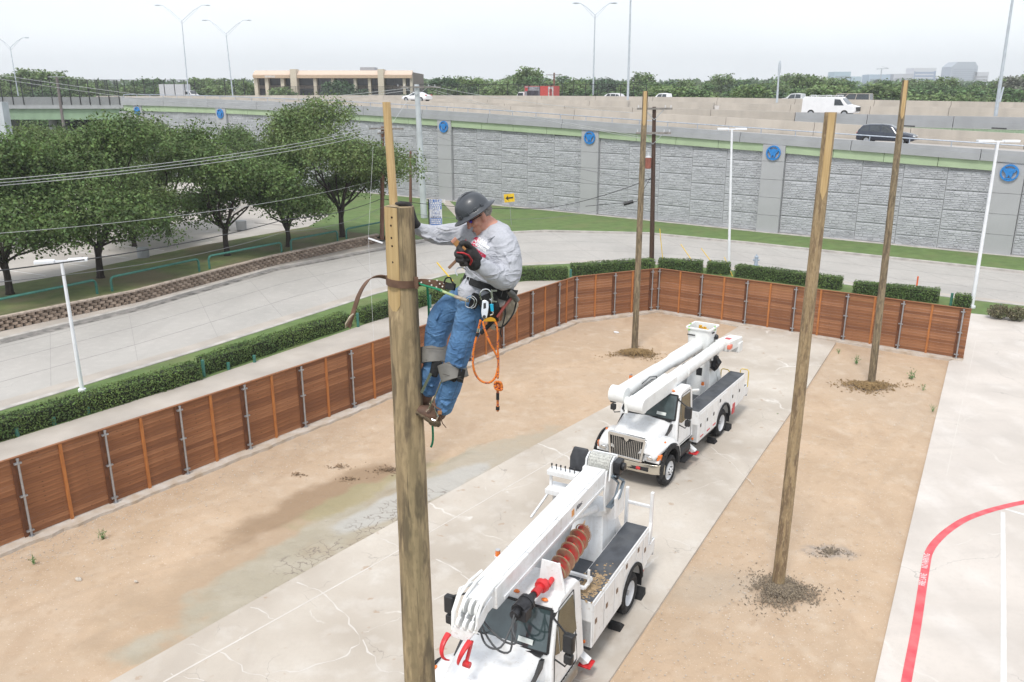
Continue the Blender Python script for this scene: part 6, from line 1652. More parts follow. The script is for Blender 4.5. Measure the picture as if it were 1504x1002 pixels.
        for a_,b_ in (((-.88,.8),(-.88,1.60)),((-.88,1.6),(-1.28,2.40)),((-1.28,2.40),(-1.98,2.40)),((-1.98,2.40),(-1.98,.8)),((-.88,.8),(-1.98,.8))): mb.bar(f_(*a_),f_(*b_),.012,.012,(0,1,0))
        dr=part('door_seam',mb,black_plastic,t); mb=MB(); mb.box(-1.92,-1.78,s*W0+s*.0-.02,s*W0+s*.0+.02,1.40,1.45); part('door_handle',mb,black_plastic,dr,bevel=.01)
        # mirror
        mb=MB(); c=Vector((-.86,s*1.32,1.95)); mb.box(c.x-.10,c.x+.05,c.y-.11,c.y+.11,c.z-.14,c.z+.26); mr_=part('mirror',mb,black_plastic,t,bevel=.04,seg=3)
        mb=MB(); mb.box(c.x-.10,c.x+.04,c.y-.09,c.y+.09,c.z-.40,c.z-.19); part('lower_mirror',mb,black_plastic,mr_,bevel=.04,seg=3)
        mb=MB(); mb.tube([(-1.10,s*.88,2.30),(-.90,s*1.2,2.23),(-.86,s*1.30,2.20)],.022,6); mb.bar((-1.10,s*.88,2.30),(-1.25,s*.9,2.34),.05,.05); part('mirror_bracket',mb,black_plastic,mr_); mb=MB(); mb.tube([(-.90,s*.97,1.55),(-.86,s*1.26,1.48),(-.86,s*1.32,1.6),(-.86,s*1.32,1.8)],.018,6); mb.box(-1.0,-.86,s*.97-.04,s*.97+.04,1.50,1.60); part('mirror_bracket',mb,black_plastic,mr_)
        # steps / tank
        mb=MB(); mb.cyl((-.95,s*.82,.58),(-1.95,s*.82,.58),.26,n=18); tk=part('fuel_tank',mb,mat('tank_metal',(.35,.33,.30),.35,.8) if kind=='derrick' else black_plastic,t,auto=True)
        mb=MB()
        for k in range(7): mb.box(-1.02-k*.13,-1.10-k*.13,s*.72,s*1.05,.83,.86)
        mb.box(-.98,-1.95,s*.98,s*1.03,.80,.86); part('step_treads',mb,black_plastic,tk)
        mb=MB(); mb.box(-1.1,-1.8,s*.98,s*1.24,.33,.38); part('lower_step',mb,black_plastic,t,bevel=.01)
    # roof clearance lights
    for y in (-.62,0,.62) if kind!='x' else ():
        mb=MB(); mb.ell((-1.27,y,2.50),(.05,.075,.035),10,6); part('roof_light',mb,orange_lens,t,smooth=True)
    kids=[o for o in COL.objects if o.parent==t]
    for o in kids:
        nm=o.name.split('.')[0]
        if nm=='chassis': continue
        if nm=='wheel':
            if sum(v.co.x for v in o.data.vertices)/len(o.data.vertices)>-2: o.location=(dx,dy,0)
            continue
        up=.10 if nm=='bumper' else (0 if nm in('fuel_tank','lower_step') else (.16 if nm in('hood','fender','headlight','grille_backing','grille_surround','grille_bar','emblem','side_vent','valance') else .19))
        o.location=(dx,dy,up*up0)
        if nm=='cab' and dx>.1: o.scale.x=1.10; o.location.x=dx+.78*.10
    # ---- service body with side boxes
    xf=-2.38; zt=1.76; zb=.66
    for s in (-1,1):
        y0,y1=sorted((s*.62,s*1.22))
        # side box outline with wheel cut out
        P=[(xf,zb),(-4.87+.68,zb)]+[(-4.87+math.cos(R(a))*.68,.60+math.sin(R(a))*.66) for a in (20,50,90,130,160)]+[(-4.87-.68,zb),(x_end,zb+.1),(x_end,zt),(xf,zt)]
        mb=MB(); mb.prism(P,'y',y0,y1); bd=part('side_box',mb,white_paint,t,bevel=.008)
        mb=MB(); mb.box(x_end+.03,xf-.03,y0+.02,y1-.03,zt,zt+.012); part('box_top_liner',mb,bed_liner,bd)
        mb=MB(); pts=[(-4.87+math.cos(R(a))*.67,.60+math.sin(R(a))*.65) for a in range(0,181,15)]
        for a_,b_ in zip(pts[:-1],pts[1:]): mb.bar((a_[0],s*1.225,a_[1]),(b_[0],s*1.225,b_[1]),.07,.07,(0,1,0))
        part('wheel_arch',mb,black_rubber,bd)
        mb=MB(); pts2=[(-4.87+math.cos(R(a))*.64,.60+math.sin(R(a))*.62) for a in range(0,181,15)]; mb.prism(pts2,'y',min(s*.60,s*.66),max(s*.60,s*.66)); part('wheel_well',mb,black_plastic,bd)
        # doors
        for (a_,b_,c_,d_) in doors:
            mb=MB(); mb.box(a_-.0,b_+.0,min(s*1.222,s*1.238),max(s*1.222,s*1.238),c_,d_); dd=part('locker_door',mb,white_paint,bd,bevel=.006)
            mb=MB(); xm=(b_-.12) if a_<b_ else b_; xm=max(a_,b_)-.12; mb.box(xm-.055,xm+.055,min(s*1.238,s*1.246),max(s*1.238,s*1.246),(c_+d_)/2-.02,(c_+d_)/2+.10); hh=part('latch',mb,black_plastic if kind!='derrick' else mat('latch_rust',(.22,.14,.09),.5,.4),dd,bevel=.008)
            mb=MB(); mb.box(a_+.03,b_-.03,min(s*1.238,s*1.243),max(s*1.238,s*1.243),c_+.02,c_+.05)
            if kind=='bucket' and a_>-4.3 :
                mb=MB(); mb.box((a_+b_)/2-.14,(a_+b_)/2+.14,min(s*1.238,s*1.244),max(s*1.238,s*1.244),c_+.05,c_+.10); part('reflector_strip',mb,reflect_red,dd)
        mb=MB(); mb.cyl((xf-.06+.02,s*1.05,.78),(xf+.03,s*1.05,.78),.035,n=10); part('marker_light',mb,orange_lens,bd)
        # lower rail and mudflap
        mb=MB(); mb.box(-4.15,xf-.05,min(s*1.0,s*1.17),max(s*1.0,s*1.17),.55,.65); part('side_rail',mb,black_plastic,bd)
        mb=MB(); mb.box(-5.66,-5.62,min(s*.70,s*1.2),max(s*.70,s*1.2),.30,1.0); part('mudflap',mb,black_rubber,t)
        mb=MB(); mb.box(-4.16,-3.74,min(s*.86,s*1.30),max(s*.86,s*1.30),.0,.20); 
        # outrigger foot
        mb=MB(); fx=-2.28; mb.prism([(s*.35,.78),(s*.55,.86),(s*1.24,.42),(s*1.12,.34)],'x',fx-.10,fx+.10); og=part('outrigger',mb,white_paint,t,bevel=.01)
        mb=MB(); mb.box(fx-.15,fx+.15,min(s*1.02,s*1.30),max(s*1.02,s*1.30),.31,.35); part('outrigger_pad',mb,red_paint,og,bevel=.01)
        # tail light panel
        mb=MB(); mb.box(-5.80 if kind=='derrick' else x_end+1.02,(-5.72 if kind=='derrick' else x_end+1.08),min(s*.85,s*1.2),max(s*.85,s*1.2),.6,1.05)
        if kind=='derrick': part('tail_panel',mb,reflect_red,t,bevel=.01)
        else:
            mb=MB(); mb.box(-6.05,-5.80,min(s*1.225,s*1.25),max(s*1.225,s*1.25),.55,.95); part('tail_panel',mb,reflect_red,t)
    # deck between the boxes
    mb=MB(); mb.box(x_end,xf-.02,-.62,.62,1.10,1.18); bed=part('bed',mb,bed_liner,t)
    mb=MB(); mb.box(xf-.04,xf,-1.2,1.2,.66,1.30); part('front_bulkhead',mb,white_paint,t,bevel=.01)
    # tail shelf
    mb=MB(); mb.box(x_end-step_tail,x_end,-1.2,1.2,1.06,1.16); part('tail_shelf',mb,bed_liner,t); mb=MB(); mb.box(x_end-step_tail-.05,x_end-step_tail,-1.21,1.21,.70,1.18)
    for s in (-1,1): mb.box(x_end-step_tail-.05,x_end,s*1.2-.02,s*1.2+.02,.82,1.18)
    part('tail_apron',mb,white_paint,t,bevel=.008)
    return t
# wheel chocks
def chock(p,rz,lb):
    mb=MB(); mb.prism([(-.16,0),(.16,0),(.10,.06),(-.06,.20),(-.16,.20)],'y',-.15,.15); o=part('wheel_chock',mb,black_rubber,bevel=.01); o.location=p; o.rotation_euler=(0,0,rz); tag(o,lb,'wheel chock')
# ===== derrick truck (near) =====
A1=242; f1v=Vector((math.cos(R(A1)),math.sin(R(A1)),0)); l1v=Vector((-f1v.y,f1v.x,0)); O1=Vector((2.84,17.0,0))+f1v*4.87-l1v*1.2
dk=build_truck('derrick_truck','near white digger derrick truck with a red auger alongside its boom',O1,A1,-5.95,.5,[(-3.0,-2.42,.74,1.68),(-3.62,-3.04,.74,1.68),(-4.15,-3.66,.74,1.68),(-5.0,-4.25,1.33,1.68),(-5.9,-5.55,.80,1.68),(-5.5,-5.05,1.33,1.68)],'derrick',.27,.14,.25)
A2=236.5; f2v=Vector((math.cos(R(A2)),math.sin(R(A2)),0)); l2v=Vector((-f2v.y,f2v.x,0)); O2=Vector((4.87,23.5,0))-l2v*1.15
bk=build_truck('bucket_truck','far white bucket truck with chrome grille parked facing the camera',O2,A2,-7.1,.45,[(-3.0,-2.42,.74,1.68),(-3.62,-3.04,.74,1.68),(-4.15,-3.66,.74,1.68),(-5.1,-4.25,1.33,1.68),(-6.3,-5.6,.80,1.68),(-7.05,-6.35,.80,1.68)],'bucket',-.2)
for O,f,l,A,nm in ((O1,f1v,l1v,A1,'near derrick truck'),(O2,f2v,l2v,A2,'far bucket truck')):
    chock(O+f*(-4.18)+l*1.12,R(A)+PI,'black rubber chock in front of the rear wheel of the '+nm); chock(O+f*(-5.58)+l*1.14,R(A),'black rubber chock behind the rear wheel of the '+nm)
# --- derrick: pedestal, turntable, boom
def frus(mb,x0,x1,y0,y1,z0,X0,X1,Y0,Y1,z1):
    mb.loft([[(x0,y0,z0),(x1,y0,z0),(x1,y1,z0),(x0,y1,z0)],[(X0,Y0,z1),(X1,Y0,z1),(X1,Y1,z1),(X0,Y1,z1)]])
mb=MB(); frus(mb,-5.70,-4.72,-.50,.50,1.18,-5.42,-4.86,-.25,.42,2.40); ped=part('pedestal',mb,white_paint,dk,bevel=.02)
mb=MB(); mb.cyl((-5.12,.1,2.40),(-5.12,.1,2.52),.42,n=28); part('turntable',mb,white_paint,dk,auto=True)
for s in (-1,1):
    mb=MB(); mb.prism([(-5.45,2.52),(-4.75,2.52),(-4.65,3.05),(-4.75,3.60),(-5.15,3.60),(-5.45,2.95)],'y',.22+s*.285-.025,.22+s*.285+.025); part('turret_plate',mb,white_paint,dk,bevel=.01)
mb=MB(); mb.bar((-6.0,.45,1.2),(-5.45,.36,2.3),.34,.12,(0,1,0)); mb.bar((-6.0,-.45,1.2),(-5.45,-.3,2.3),.34,.12,(0,1,0)); part('pedestal_brace',mb,white_paint,dk,bevel=.02)
bA=Vector((-5.0,.24,3.40)); bB=Vector((.20,.08,3.10)); bd_=(bB-bA).normalized(); bu=Vector((-bd_.z,0,bd_.x))
def bp_(x,y,z): 
    """point in boom coordinates: along from the rear pin, sideways, above the boom axis"""
    return bA+bd_*x+Vector((0,y,0))+bu*z
def bbox(mb,x0,x1,y0,y1,z0,z1): mb.loft([[bp_(x0,y0,z0),bp_(x0,y1,z0),bp_(x0,y1,z1),bp_(x0,y0,z1)],[bp_(x1,y0,z0),bp_(x1,y1,z0),bp_(x1,y1,z1),bp_(x1,y0,z1)]])
mb=MB(); bbox(mb,.05,5.15,-.245,.245,-.24,.24); boom=part('boom',mb,white_paint,dk,bevel=.025,seg=3)
mb=MB(); bbox(mb,0.3,4.9,-.27,-.247,-.16,-.04); bbox(mb,.3,4.9,.247,.27,-.17,-.10); bbox(mb,.25,4.95,-.17,.17,.242,.265); part('boom_rail',mb,white_paint,boom,bevel=.008)
for xx in (1.2,2.6,3.9):
    mb=MB(); bbox(mb,xx,xx+.012,-.25,.25,.241,.246); part('weld_seam',mb,mat('seam_grey',(.45,.46,.48),.6) if xx<2 else bpy.data.materials['seam_grey'],boom)
mb=MB(); bbox(mb,5.1,5.5,-.19,.19,-.18,.18); part('inner_boom',mb,white_paint,boom,bevel=.02)
mt=mat('maker_print',(.08,.08,.10),.6)
text('lettering','Altec',.15,mt,boom,frame(bp_(1.62,.249,.07),(-1,0,0.056),(0,1,0)),.001,bold=.004)
mb=MB(); bbox(mb,1.88,2.0,.24,.251,-.02,.13); part('maker_mark',mb,mat('maker_orange',(.75,.35,.12),.6),boom)
BX0=bA.copy(); bA=bA+bd_*.30+bu*.0   # the tip pieces sit .25 m farther out
# boom tip: pole guide, sheaves and red claw
for y in (-.18,-.05,.10,.19):
    mb=MB(); mb.prism([(0,-.20),(.20,-.24),(.50,-.36),(.60,-.52),(.54,-.60),(.32,-.54),(.1,-.40)] ,'y',0,.03)
    mb.v=[tuple(bp_(4.95+v[0],y+v[1],v[2]+.32)) for v in mb.v]; part('tip_plate',mb,white_paint,boom,bevel=.006)
mb=MB()
for y in (-.14,.0,.13): mb.cyl(bp_(5.25,y-.03,.02),bp_(5.25,y+.03,.02),.15,n=18); mb.cyl(bp_(5.5,y-.03,-.18),bp_(5.5,y+.03,-.18),.10,n=16)
part('sheave',mb,white_glass,boom,auto=True)
mb=MB(); 
for y in (-.27,-.16,.2): mb.tube([bp_(4.5,y,.24),bp_(4.9,y,.28),bp_(5.25,y,.20),bp_(5.45,y,.0),bp_(5.5,y,-.3)],.028,6)
mb.tube([bp_(4.7,-.3,.1),bp_(5.1,-.36,.2),bp_(5.4,-.34,-.1),bp_(5.5,-.3,-.4)],.035,6); part('tip_hose',mb,white_glass,boom)
mb=MB(); frus(mb,*(0,.3,-.22,.22,0,.05,.25,-.18,.18,.0001)) if False else None
mb=MB(); mb.loft([[bp_(5.3,-.24,-.26),bp_(5.55,-.24,-.26),bp_(5.55,.20,-.26),bp_(5.3,.20,-.26)],[bp_(5.42,-.32,-.50),bp_(5.58,-.32,-.50),bp_(5.58,.06,-.50),bp_(5.42,.06,-.50)]]); part('pole_guide',mb,white_paint,boom,bevel=.02)
def claw(y0,y1,sgn):
    mb=MB(); pts=[]
    for k in range(10):
        a=k/9; an=PI*(.05+.72*a); pts.append(Vector((5.52+math.sin(an)*.34,(y0+(y1-y0)*a*.9)+sgn*math.sin(an)*.05,-.46-.30*(1-math.cos(an))*.8)))
    rs=[.065-.045*(k/9) for k in range(10)]; mb.tube([bp_(*p) for p in pts],rs,8,sq=.7); return part('claw',mb,red_paint,boom,auto=True)
claw(-.34,-.20,-1); claw(.10,-.10,1)
mb=MB(); mb.cyl(bp_(5.72,.05,-.85),bp_(5.72,.18,-.85),.06,n=12); mb.bar(bp_(5.5,.10,-.50),bp_(5.72,.10,-.83),.04,.07); part('claw_roller',mb,red_paint,boom,auto=True)
bA=BX0
# winch, hoses, console
mb=MB(); mb.cyl((-4.98,.04,3.72),(-4.98,.56,3.72),.17,n=20); wn_=part('winch_drum',mb,white_trim,dk,auto=True)
mb=MB()
for k in range(13): 
    y=.05+k*.041; 
    for j in range(16):
        a=2*PI*j/16;b=2*PI*(j+1)/16; mb.bar((-4.98+math.cos(a)*.175,y,3.72+math.sin(a)*.175),(-4.98+math.cos(b)*.175,y+.002,3.72+math.sin(b)*.175),.036,.036)
part('rope_wraps',mb,white_trim,wn_)
for y in (-.01,.60):
    mb=MB(); mb.prism([(-5.25,3.40),(-4.7,3.40),(-4.78,3.82),(-4.98,3.92),(-5.2,3.84)],'y',y-.02,y+.02); part('winch_flange',mb,white_paint,wn_,bevel=.01)
mb=MB(); mb.bar((-5.2,-.01,3.84),(-5.2,.60,3.84),.05,.05); part('winch_bar',mb,white_paint,wn_)
mb=MB(); mb.box(-5.15,-4.85,.63,.80,3.54,3.84); mb.cyl((-5.0,.80,3.70),(-5.0,.88,3.70),.10,n=14); mb.cyl((-5.2,.7,3.55),(-4.85,.7,3.45),.07,n=12); part('winch_motor',mb,hyd_black,dk,bevel=.02)
mb=MB()
for k in range(9):
    y=.62+random.uniform(-.03,.10); mb.tube([(-4.85+random.uniform(-.1,.1),y,3.5),(-5.15+random.uniform(-.1,.15),y+.12,3.25),(-4.95+random.uniform(-.15,.15),y+.10,2.95),(-4.75,y-.05,2.7)],.022,6)
part('hose_bundle',mb,mat('blue_grey_hose',(.16,.20,.24),.5),dk)
mb=MB(); mb.prism([(-5.3,2.45),(-4.75,2.45),(-4.7,3.0),(-5.25,3.15)],'y',.74,.79); part('hose_guard',mb,white_paint,dk,bevel=.01)
# control seat, levers on the right side
mb=MB(); mb.box(-5.45,-4.95,-1.15,-.45,2.55,2.68); mb.bar((-5.3,-1.05,1.2),(-5.3,-1.05,2.55),.07,.07); mb.bar((-4.5,-.4,2.4),(-5.1,-.8,2.55),.08,.08); mb.bar((-5.45,-1.2,2.45),(-4.3,-1.2,2.2),.05,.05); part('control_platform',mb,white_paint,dk,bevel=.01)
mb=MB(); mb.box(-5.35,-5.05,-1.15,-.40,3.02,3.14); cpn=part('control_panel',mb,white_paint,dk,bevel=.01); mb=MB(); mb.bar((-5.2,-1.1,2.6),(-5.2,-1.1,3.05),.06,.06); part('panel_leg',mb,white_paint,cpn)
for k in range(6):
    mb=MB(); y=-1.08+k*.12; mb.cyl((-5.2,y,3.14),(-5.19,y,3.24),.012,n=6); mb.ell((-5.19,y,3.26),(.025,.025,.03),8,6); part('lever',mb,black_plastic,cpn,auto=True)
mb=MB(); mb.loft([[(-5.85,-.85,2.95),(-5.72,-.85,2.95),(-5.72,-.40,2.95),(-5.85,-.40,2.95)],[(-5.92,-.88,3.25),(-5.80,-.88,3.25),(-5.80,-.37,3.25),(-5.92,-.37,3.25)],[(-5.97,-.82,3.50),(-5.89,-.82,3.50),(-5.89,-.43,3.50),(-5.97,-.43,3.50)]]); st=part('operator_seat',mb,seat_m,dk,bevel=.05,seg=3)
mb=MB(); mb.box(-5.85,-5.45,-.86,-.40,2.84,2.96); part('seat_cushion',mb,seat_m,st,bevel=.04,seg=3); mb=MB(); mb.bar((-5.65,-.62,1.2),(-5.65,-.62,2.85),.09,.09); part('seat_post',mb,white_paint,st)
# lift cylinder
mb=MB(); mb.cyl((-4.75,.28,2.6),bp_(1.9,0,-.25),.09,n=12); part('lift_cylinder',mb,white_paint,dk,auto=True)
# auger on the left side of the boom
rusty=mat('rusty_auger_steel',(.24,.13,.075),.75,.2,.3,7,col2=(.36,.25,.16)); 
red_fl=mat('worn_red_flight',(.36,.028,.028),.7,0,.2,4,col2=(.30,.08,.05)); layer(red_fl,noise_fac(red_fl,4,.46,.56,amt=.9),(.24,.13,.08))
ag=thing('auger','worn red spiral auger stowed along the left side of the derrick boom','auger',O1,R(A1))
a0=Vector((-1.50,.74,2.80)); a1=Vector((-3.22,.64,2.90)); ad=(a1-a0).normalized(); ax_=ad.cross(Vector((0,0,1))).normalized(); ay_=ax_.cross(ad)
mb=MB(); mb.cyl(a0-ad*.35,a1,.055,n=12); part('shaft',mb,red_paint,ag,auto=True)
turns=6.6; n=int(turns*22); L_=(a1-a0).length
for nm_,mm,off_,r0,r1 in (('flight',red_fl,0,.055,.205),('flight_rim',rusty,0,.20,.232)):
    mb=MB(); V=[]
    for i in range(n+1):
        t=i/n; an=2*PI*turns*t; c=a0+ad*(L_*t); d=ax_*math.cos(an)+ay_*math.sin(an); tp=1 if t<.86 else 1-(t-.86)*2.2
        for rr,zz in ((r0,0),(r1*tp,0),(r1*tp,.02),(r0,.02)): V.append(c+d*rr+ad*(zz+(.0 if nm_=='flight' else -.006)*(1)) )
    fs=[]
    for i in range(n):
        for k in range(4): fs.append((i*4+k,i*4+(k+1)%4,(i+1)*4+(k+1)%4,(i+1)*4+k))
    mb.add(V,fs); part(nm_,mb,mm,ag,auto=50)
mb=MB()
for k in range(7):
    a=k*.9; d=ax_*math.cos(a)+ay_*math.sin(a); b=a1+d*(.035+.10*(k%3)/2)-ad*.1*(k%2); mb.tube([a1-ad*.1,b],.03,6); mb.tube([b,b+ad*.14+d*.03],[.03,.008],6)
mb.cyl(a1,a1+ad*.2,.05,.01,n=8); part('teeth',mb,rusty,ag)
# bracket, red coupling, digger motor on the cab roof line
mb=MB(); mb.loft([[(-1.34,.45,2.56),(-1.37,.45,2.56),(-1.37,1.02,2.56),(-1.34,1.02,2.56)],[(-1.38,.50,3.16),(-1.41,.50,3.16),(-1.41,.84,3.16),(-1.38,.84,3.16)]]); mb.bar((-1.36,1.02,2.56),(-1.40,.86,3.16),.05,.06,(1,0,0)); part('auger_bracket',mb,white_paint,dk,bevel=.01)
m0=Vector((-1.03,.70,2.84)); m1=Vector((.02,.62,2.76)); md=(m1-m0).normalized()
mb=MB(); mb.cyl(m0-md*.12,m0+md*.0,.07,n=12); mb.cyl(m0,m0+md*.09,.15,.13,n=18); mb.cyl(m0+md*.09,m0+md*.32,.085,n=14); part('auger_coupling',mb,red_paint,dk,auto=True)
mb=MB(); mb.cyl(m0+md*.32,m0+md*.56,.06,.10,n=14); mb.cyl(m0+md*.56,m0+md*.64,.17,n=18); mb.cyl(m0+md*.64,m0+md*.90,.155,n=18); mb.cyl(m0+md*.90,m0+md*1.05,.10,n=14); mb.box(m0.x+.72,m0.x+.95,m0.y-.12,m0.y+.12,2.62,2.84); dm=part('digger_motor',mb,hyd_black,dk,auto=True)
e=m0+md*1.02
mb=MB()
for k,(dx,dy,dz) in enumerate(((.30,.10,-.55),(.38,-.05,-.45),(.24,.18,-.38))):
    mb.tube(smooth_pts([e+Vector((-.1*k,.04*k,.05)),e+Vector((.15,.02,-.12)),e+Vector((dx*1.2,dy,dz*.9)),e+Vector((dx*1.3,dy-.28,dz*.95)),e+Vector((dx*.9,-.55,dz*.4)),e+Vector((.15,-.62,.2)),e+Vector((-.1,-.5,.42))],4),.02,7)
part('motor_hose',mb,hose_m,dm,auto=60)
mb=MB(); mb.ell(m0+md*.25+Vector((0,0,0)),(.0001,.0001,.0001),4,3)
# beacon and outrigger rack items on the derrick truck
def beacon(o,x,y,z,arm=None):
    mb=MB(); mb.cyl((x,y,z),(x,y,z+.06),.075,n=14); b_=part('beacon',mb,white_paint,o,auto=True); mb=MB(); mb.cyl((x,y,z+.06),(x,y,z+.19),.062,.052,n=14); part('amber_lens',mb,orange_lens,b_,auto=True); mb=MB(); mb.cyl((x,y,z+.19),(x,y,z+.205),.055,n=14)
    if arm: mb.bar((x,y,z),(x-arm[0],y-arm[1],z+arm[2]),.04,.04)
    part('beacon_cap',mb,chrome if not arm else white_paint,b_)
beacon(dk,-2.3,-1.0,2.25)
mb=MB(); mb.bar((-2.3,-1.0,1.2),(-2.3,-1.0,2.25),.05,.05); part('beacon_post',mb,white_paint,dk)
# white rack in the bed behind the cab
mb=MB()
for x in (-2.55,-2.95): mb.bar((x,-.1,1.95),(x,.95,1.95),.07,.07)
mb.bar((-2.55,.95,1.95),(-2.95,.95,1.95),.06,.06); mb.bar((-2.55,.1,1.95),(-2.95,.1,1.95),.05,.05); mb.bar((-2.7,.98,1.95),(-2.7,.98,2.32),.05,.05); mb.bar((-2.6,.5,1.2),(-2.6,.5,1.95),.07,.07); mb.bar((-2.5,.4,1.2),(-2.5,.4,2.25),.06,.06); part('bed_rack',mb,white_paint,dk,bevel=.008)
dirt_m=mat('spilled_dirt',(.40,.29,.17),.95,0,.2,9)
mb=MB()
for _ in range(620):
    a=random.gauss(0,.32);b_=random.gauss(0,.17); 
    if random.random()<.5: a=abs(a)*.5;b_=b_*.5
    x=-3.0+a;y=.93+b_
    if not(.64<y<1.2): continue
    r=random.uniform(.008,.035); z=1.772; mb.add([(x-r,y-r,z),(x+r,y-r*.7,z),(x+r*.6,y+r,z),(x-r,y+r*.8,z),(x,y,z+r*.7)],[(0,1,4),(1,2,4),(2,3,4),(3,0,4)])
sp=part('spilled_dirt',mb,dirt_m,None); sp.location=O1; sp.rotation_euler=(0,0,R(A1)); sp['kind']='stuff'; sp['label']='spilled sandy dirt on the box top of the near truck'
# H shaped ladder rack at the tail
mb=MB()
for y in (.52,1.17): mb.bar((-6.25,y,1.15),(-6.25,y,2.55),.075,.10)
mb.bar((-6.25,.52,2.15),(-6.25,1.17,2.15),.07,.07); mb.bar((-6.25,1.17,1.75),(-5.95,1.19,1.15),.08,.08); part('tail_frame',mb,white_paint,dk,bevel=.008)
mb=MB(); mb.box(-6.5,-6.45,.7,.95,.7,1.1)
# --- bucket truck: pedestal, booms, basket
mb=MB(); frus(mb,-6.25,-5.35,-.50,.50,1.18,-6.05,-5.45,-.32,.36,2.50); ped2=part('pedestal',mb,white_glass,bk,bevel=.02)
mb=MB(); mb.box(-5.47,-5.40,-.10,.12,1.95,2.25); part('pedestal_window',mb,black_plastic,ped2,bevel=.01)
beacon(bk,-5.22,.25,1.62)
beacon(bk,-2.0,-1.15,2.55)
mb=MB(); mb.bar((-2.0,-.8,2.45),(-2.0,-1.15,2.55),.04,.04); part('beacon_bracket',mb,white_paint,bk)
mb=MB(); mb.cyl((-5.75,0,2.50),(-5.75,0,2.60),.40,n=26); part('turntable',mb,white_glass,bk,auto=True)
for s in (-1,1):
    mb=MB(); mb.prism([(-6.1,2.6),(-5.4,2.6),(-5.45,3.1),(-6.1,3.2)],'y',.15+s*.3-.03,.15+s*.3+.03); part('turret_plate',mb,white_glass,bk,bevel=.01)
mb=MB(); mb.bar((-6.65,.42,1.25),(-6.1,.36,2.3),.30,.10,(0,1,0)); mb.bar((-6.65,-.42,1.25),(-6.1,-.36,2.3),.30,.10,(0,1,0)); part('pedestal_brace',mb,white_glass,bk,bevel=.02)
lA=Vector((-6.3,.52,3.05)); lB=Vector((.62,.28,2.78))
mb=MB(); mb.tube([lA,lA.lerp(lB,.52),lA.lerp(lB,.53),lB.lerp(lA,.3)],[.19,.21,.24,.24],20); lb_=part('lower_boom',mb,white_glass,bk,auto=True)
mb=MB(); c0=lB.lerp(lA,.35); 
mb.loft([[q+Vector((0,y,z)) for y,z in ((-.24,-.24),(.24,-.24),(.24,.24),(-.24,.24))] for q in (c0,lB-Vector((.15,0,0)))]); mb.cyl(lB+Vector((-.12,-.26,0)),lB+Vector((-.12,.26,0)),.25,n=22); part('boom_end',mb,white_glass,lb_,bevel=.04,seg=3)
mb=MB(); mb.cyl(lA.lerp(lB,.05)+Vector((0,0,0)),lA.lerp(lB,.12),.215,n=20); mb.cyl(lA.lerp(lB,.5),lA.lerp(lB,.515),.245,n=20); part('boom_collar',mb,white_glass,lb_,auto=True)
uA=Vector((.35,-.42,2.95)); uB=Vector((-5.55,-.18,3.05))
mb=MB(); mb.tube([uA,uA.lerp(uB,.45),uA.lerp(uB,.47),uA.lerp(uB,.62),uA.lerp(uB,.66),uB],[.24,.23,.21,.21,.26,.26],20); ub_=part('upper_boom',mb,white_glass,bk,auto=True)
mb=MB(); mb.cyl(uA+Vector((.05,-.25,0)),uA+Vector((.05,.27,0)),.26,n=22); part('elbow',mb,white_glass,ub_,auto=True,bevel=0)
mb=MB(); mb.cyl((.45,-.15,2.78),(.45,.05,2.78),.16,n=16); mb.box(.42,.62,-.12,.02,2.55,2.80); mb.tube([(.55,-.05,2.6),(.62,-.05,2.45)],.06,8); part('elbow_link',mb,white_glass,bk,bevel=.02)
mb=MB(); mb.tube([(-.6,-.1,3.05),(-1.0,-.02,3.18),(-1.4,.05,3.1),(-1.5,.0,3.0)],.018,6); mb.tube([(-.55,0,3.02),(-.95,.06,3.12),(-1.3,.1,3.05)],.014,6); part('boom_hose',mb,hose_m,ub_)
# boom rest over the cab
mb=MB(); mb.bar((-1.9,.55,2.55),(-2.0,.55,2.62),.3,.2); mb.bar((-2.3,.75,2.45),(-2.9,.95,2.35),.08,.08); mb.bar((-2.3,.2,2.4),(-2.3,.2,2.65),.1,.5); part('boom_rest',mb,white_glass,bk,bevel=.02)
# knuckle box at the tail of the lower boom with its red lamp
mb=MB(); mb.loft([[(-6.05,.30,2.82),(-6.05,.86,2.82),(-6.05,.86,3.22),(-6.05,.30,3.22)],[(-7.15,.50,2.84),(-7.15,.98,2.84),(-7.15,.98,3.18),(-7.15,.50,3.18)]]); mb.box(-7.2,-6.8,.55,1.0,2.62,3.0); kb=part('boom_tip_box',mb,white_glass,bk,bevel=.03,seg=3)
mb=MB(); mb.box(-6.22,-5.95,.80,.93,2.95,3.1); part('red_lamp',mb,mat('coral_lamp',(.75,.2,.13),.4),kb,bevel=.02)
mb=MB(); mb.box(-6.6,-6.35,.55,.75,3.18,3.21); part('red_badge',mb,reflect_red,kb)
mb=MB()
for k in range(8): mb.tube([(-5.5-k*.03,.5,2.75),(-5.55-k*.03,.6+random.uniform(0,.1),2.5),(-5.5-k*.04,.55,2.2),(-5.35,.45,2.35)],.025,6)
mb.box(-5.75,-5.5,.42,.6,2.3,2.7); part('hydraulic_valve',mb,hyd_black,bk)
mb=MB(); mb.tube([(-5.8,.1,3.2),(-6.0,.2,3.35),(-6.1,.35,3.2)],.03,6); mb.ell((-6.15,.3,3.3),(.1,.1,.1),8,6); part('swivel_joint',mb,hyd_black,bk)
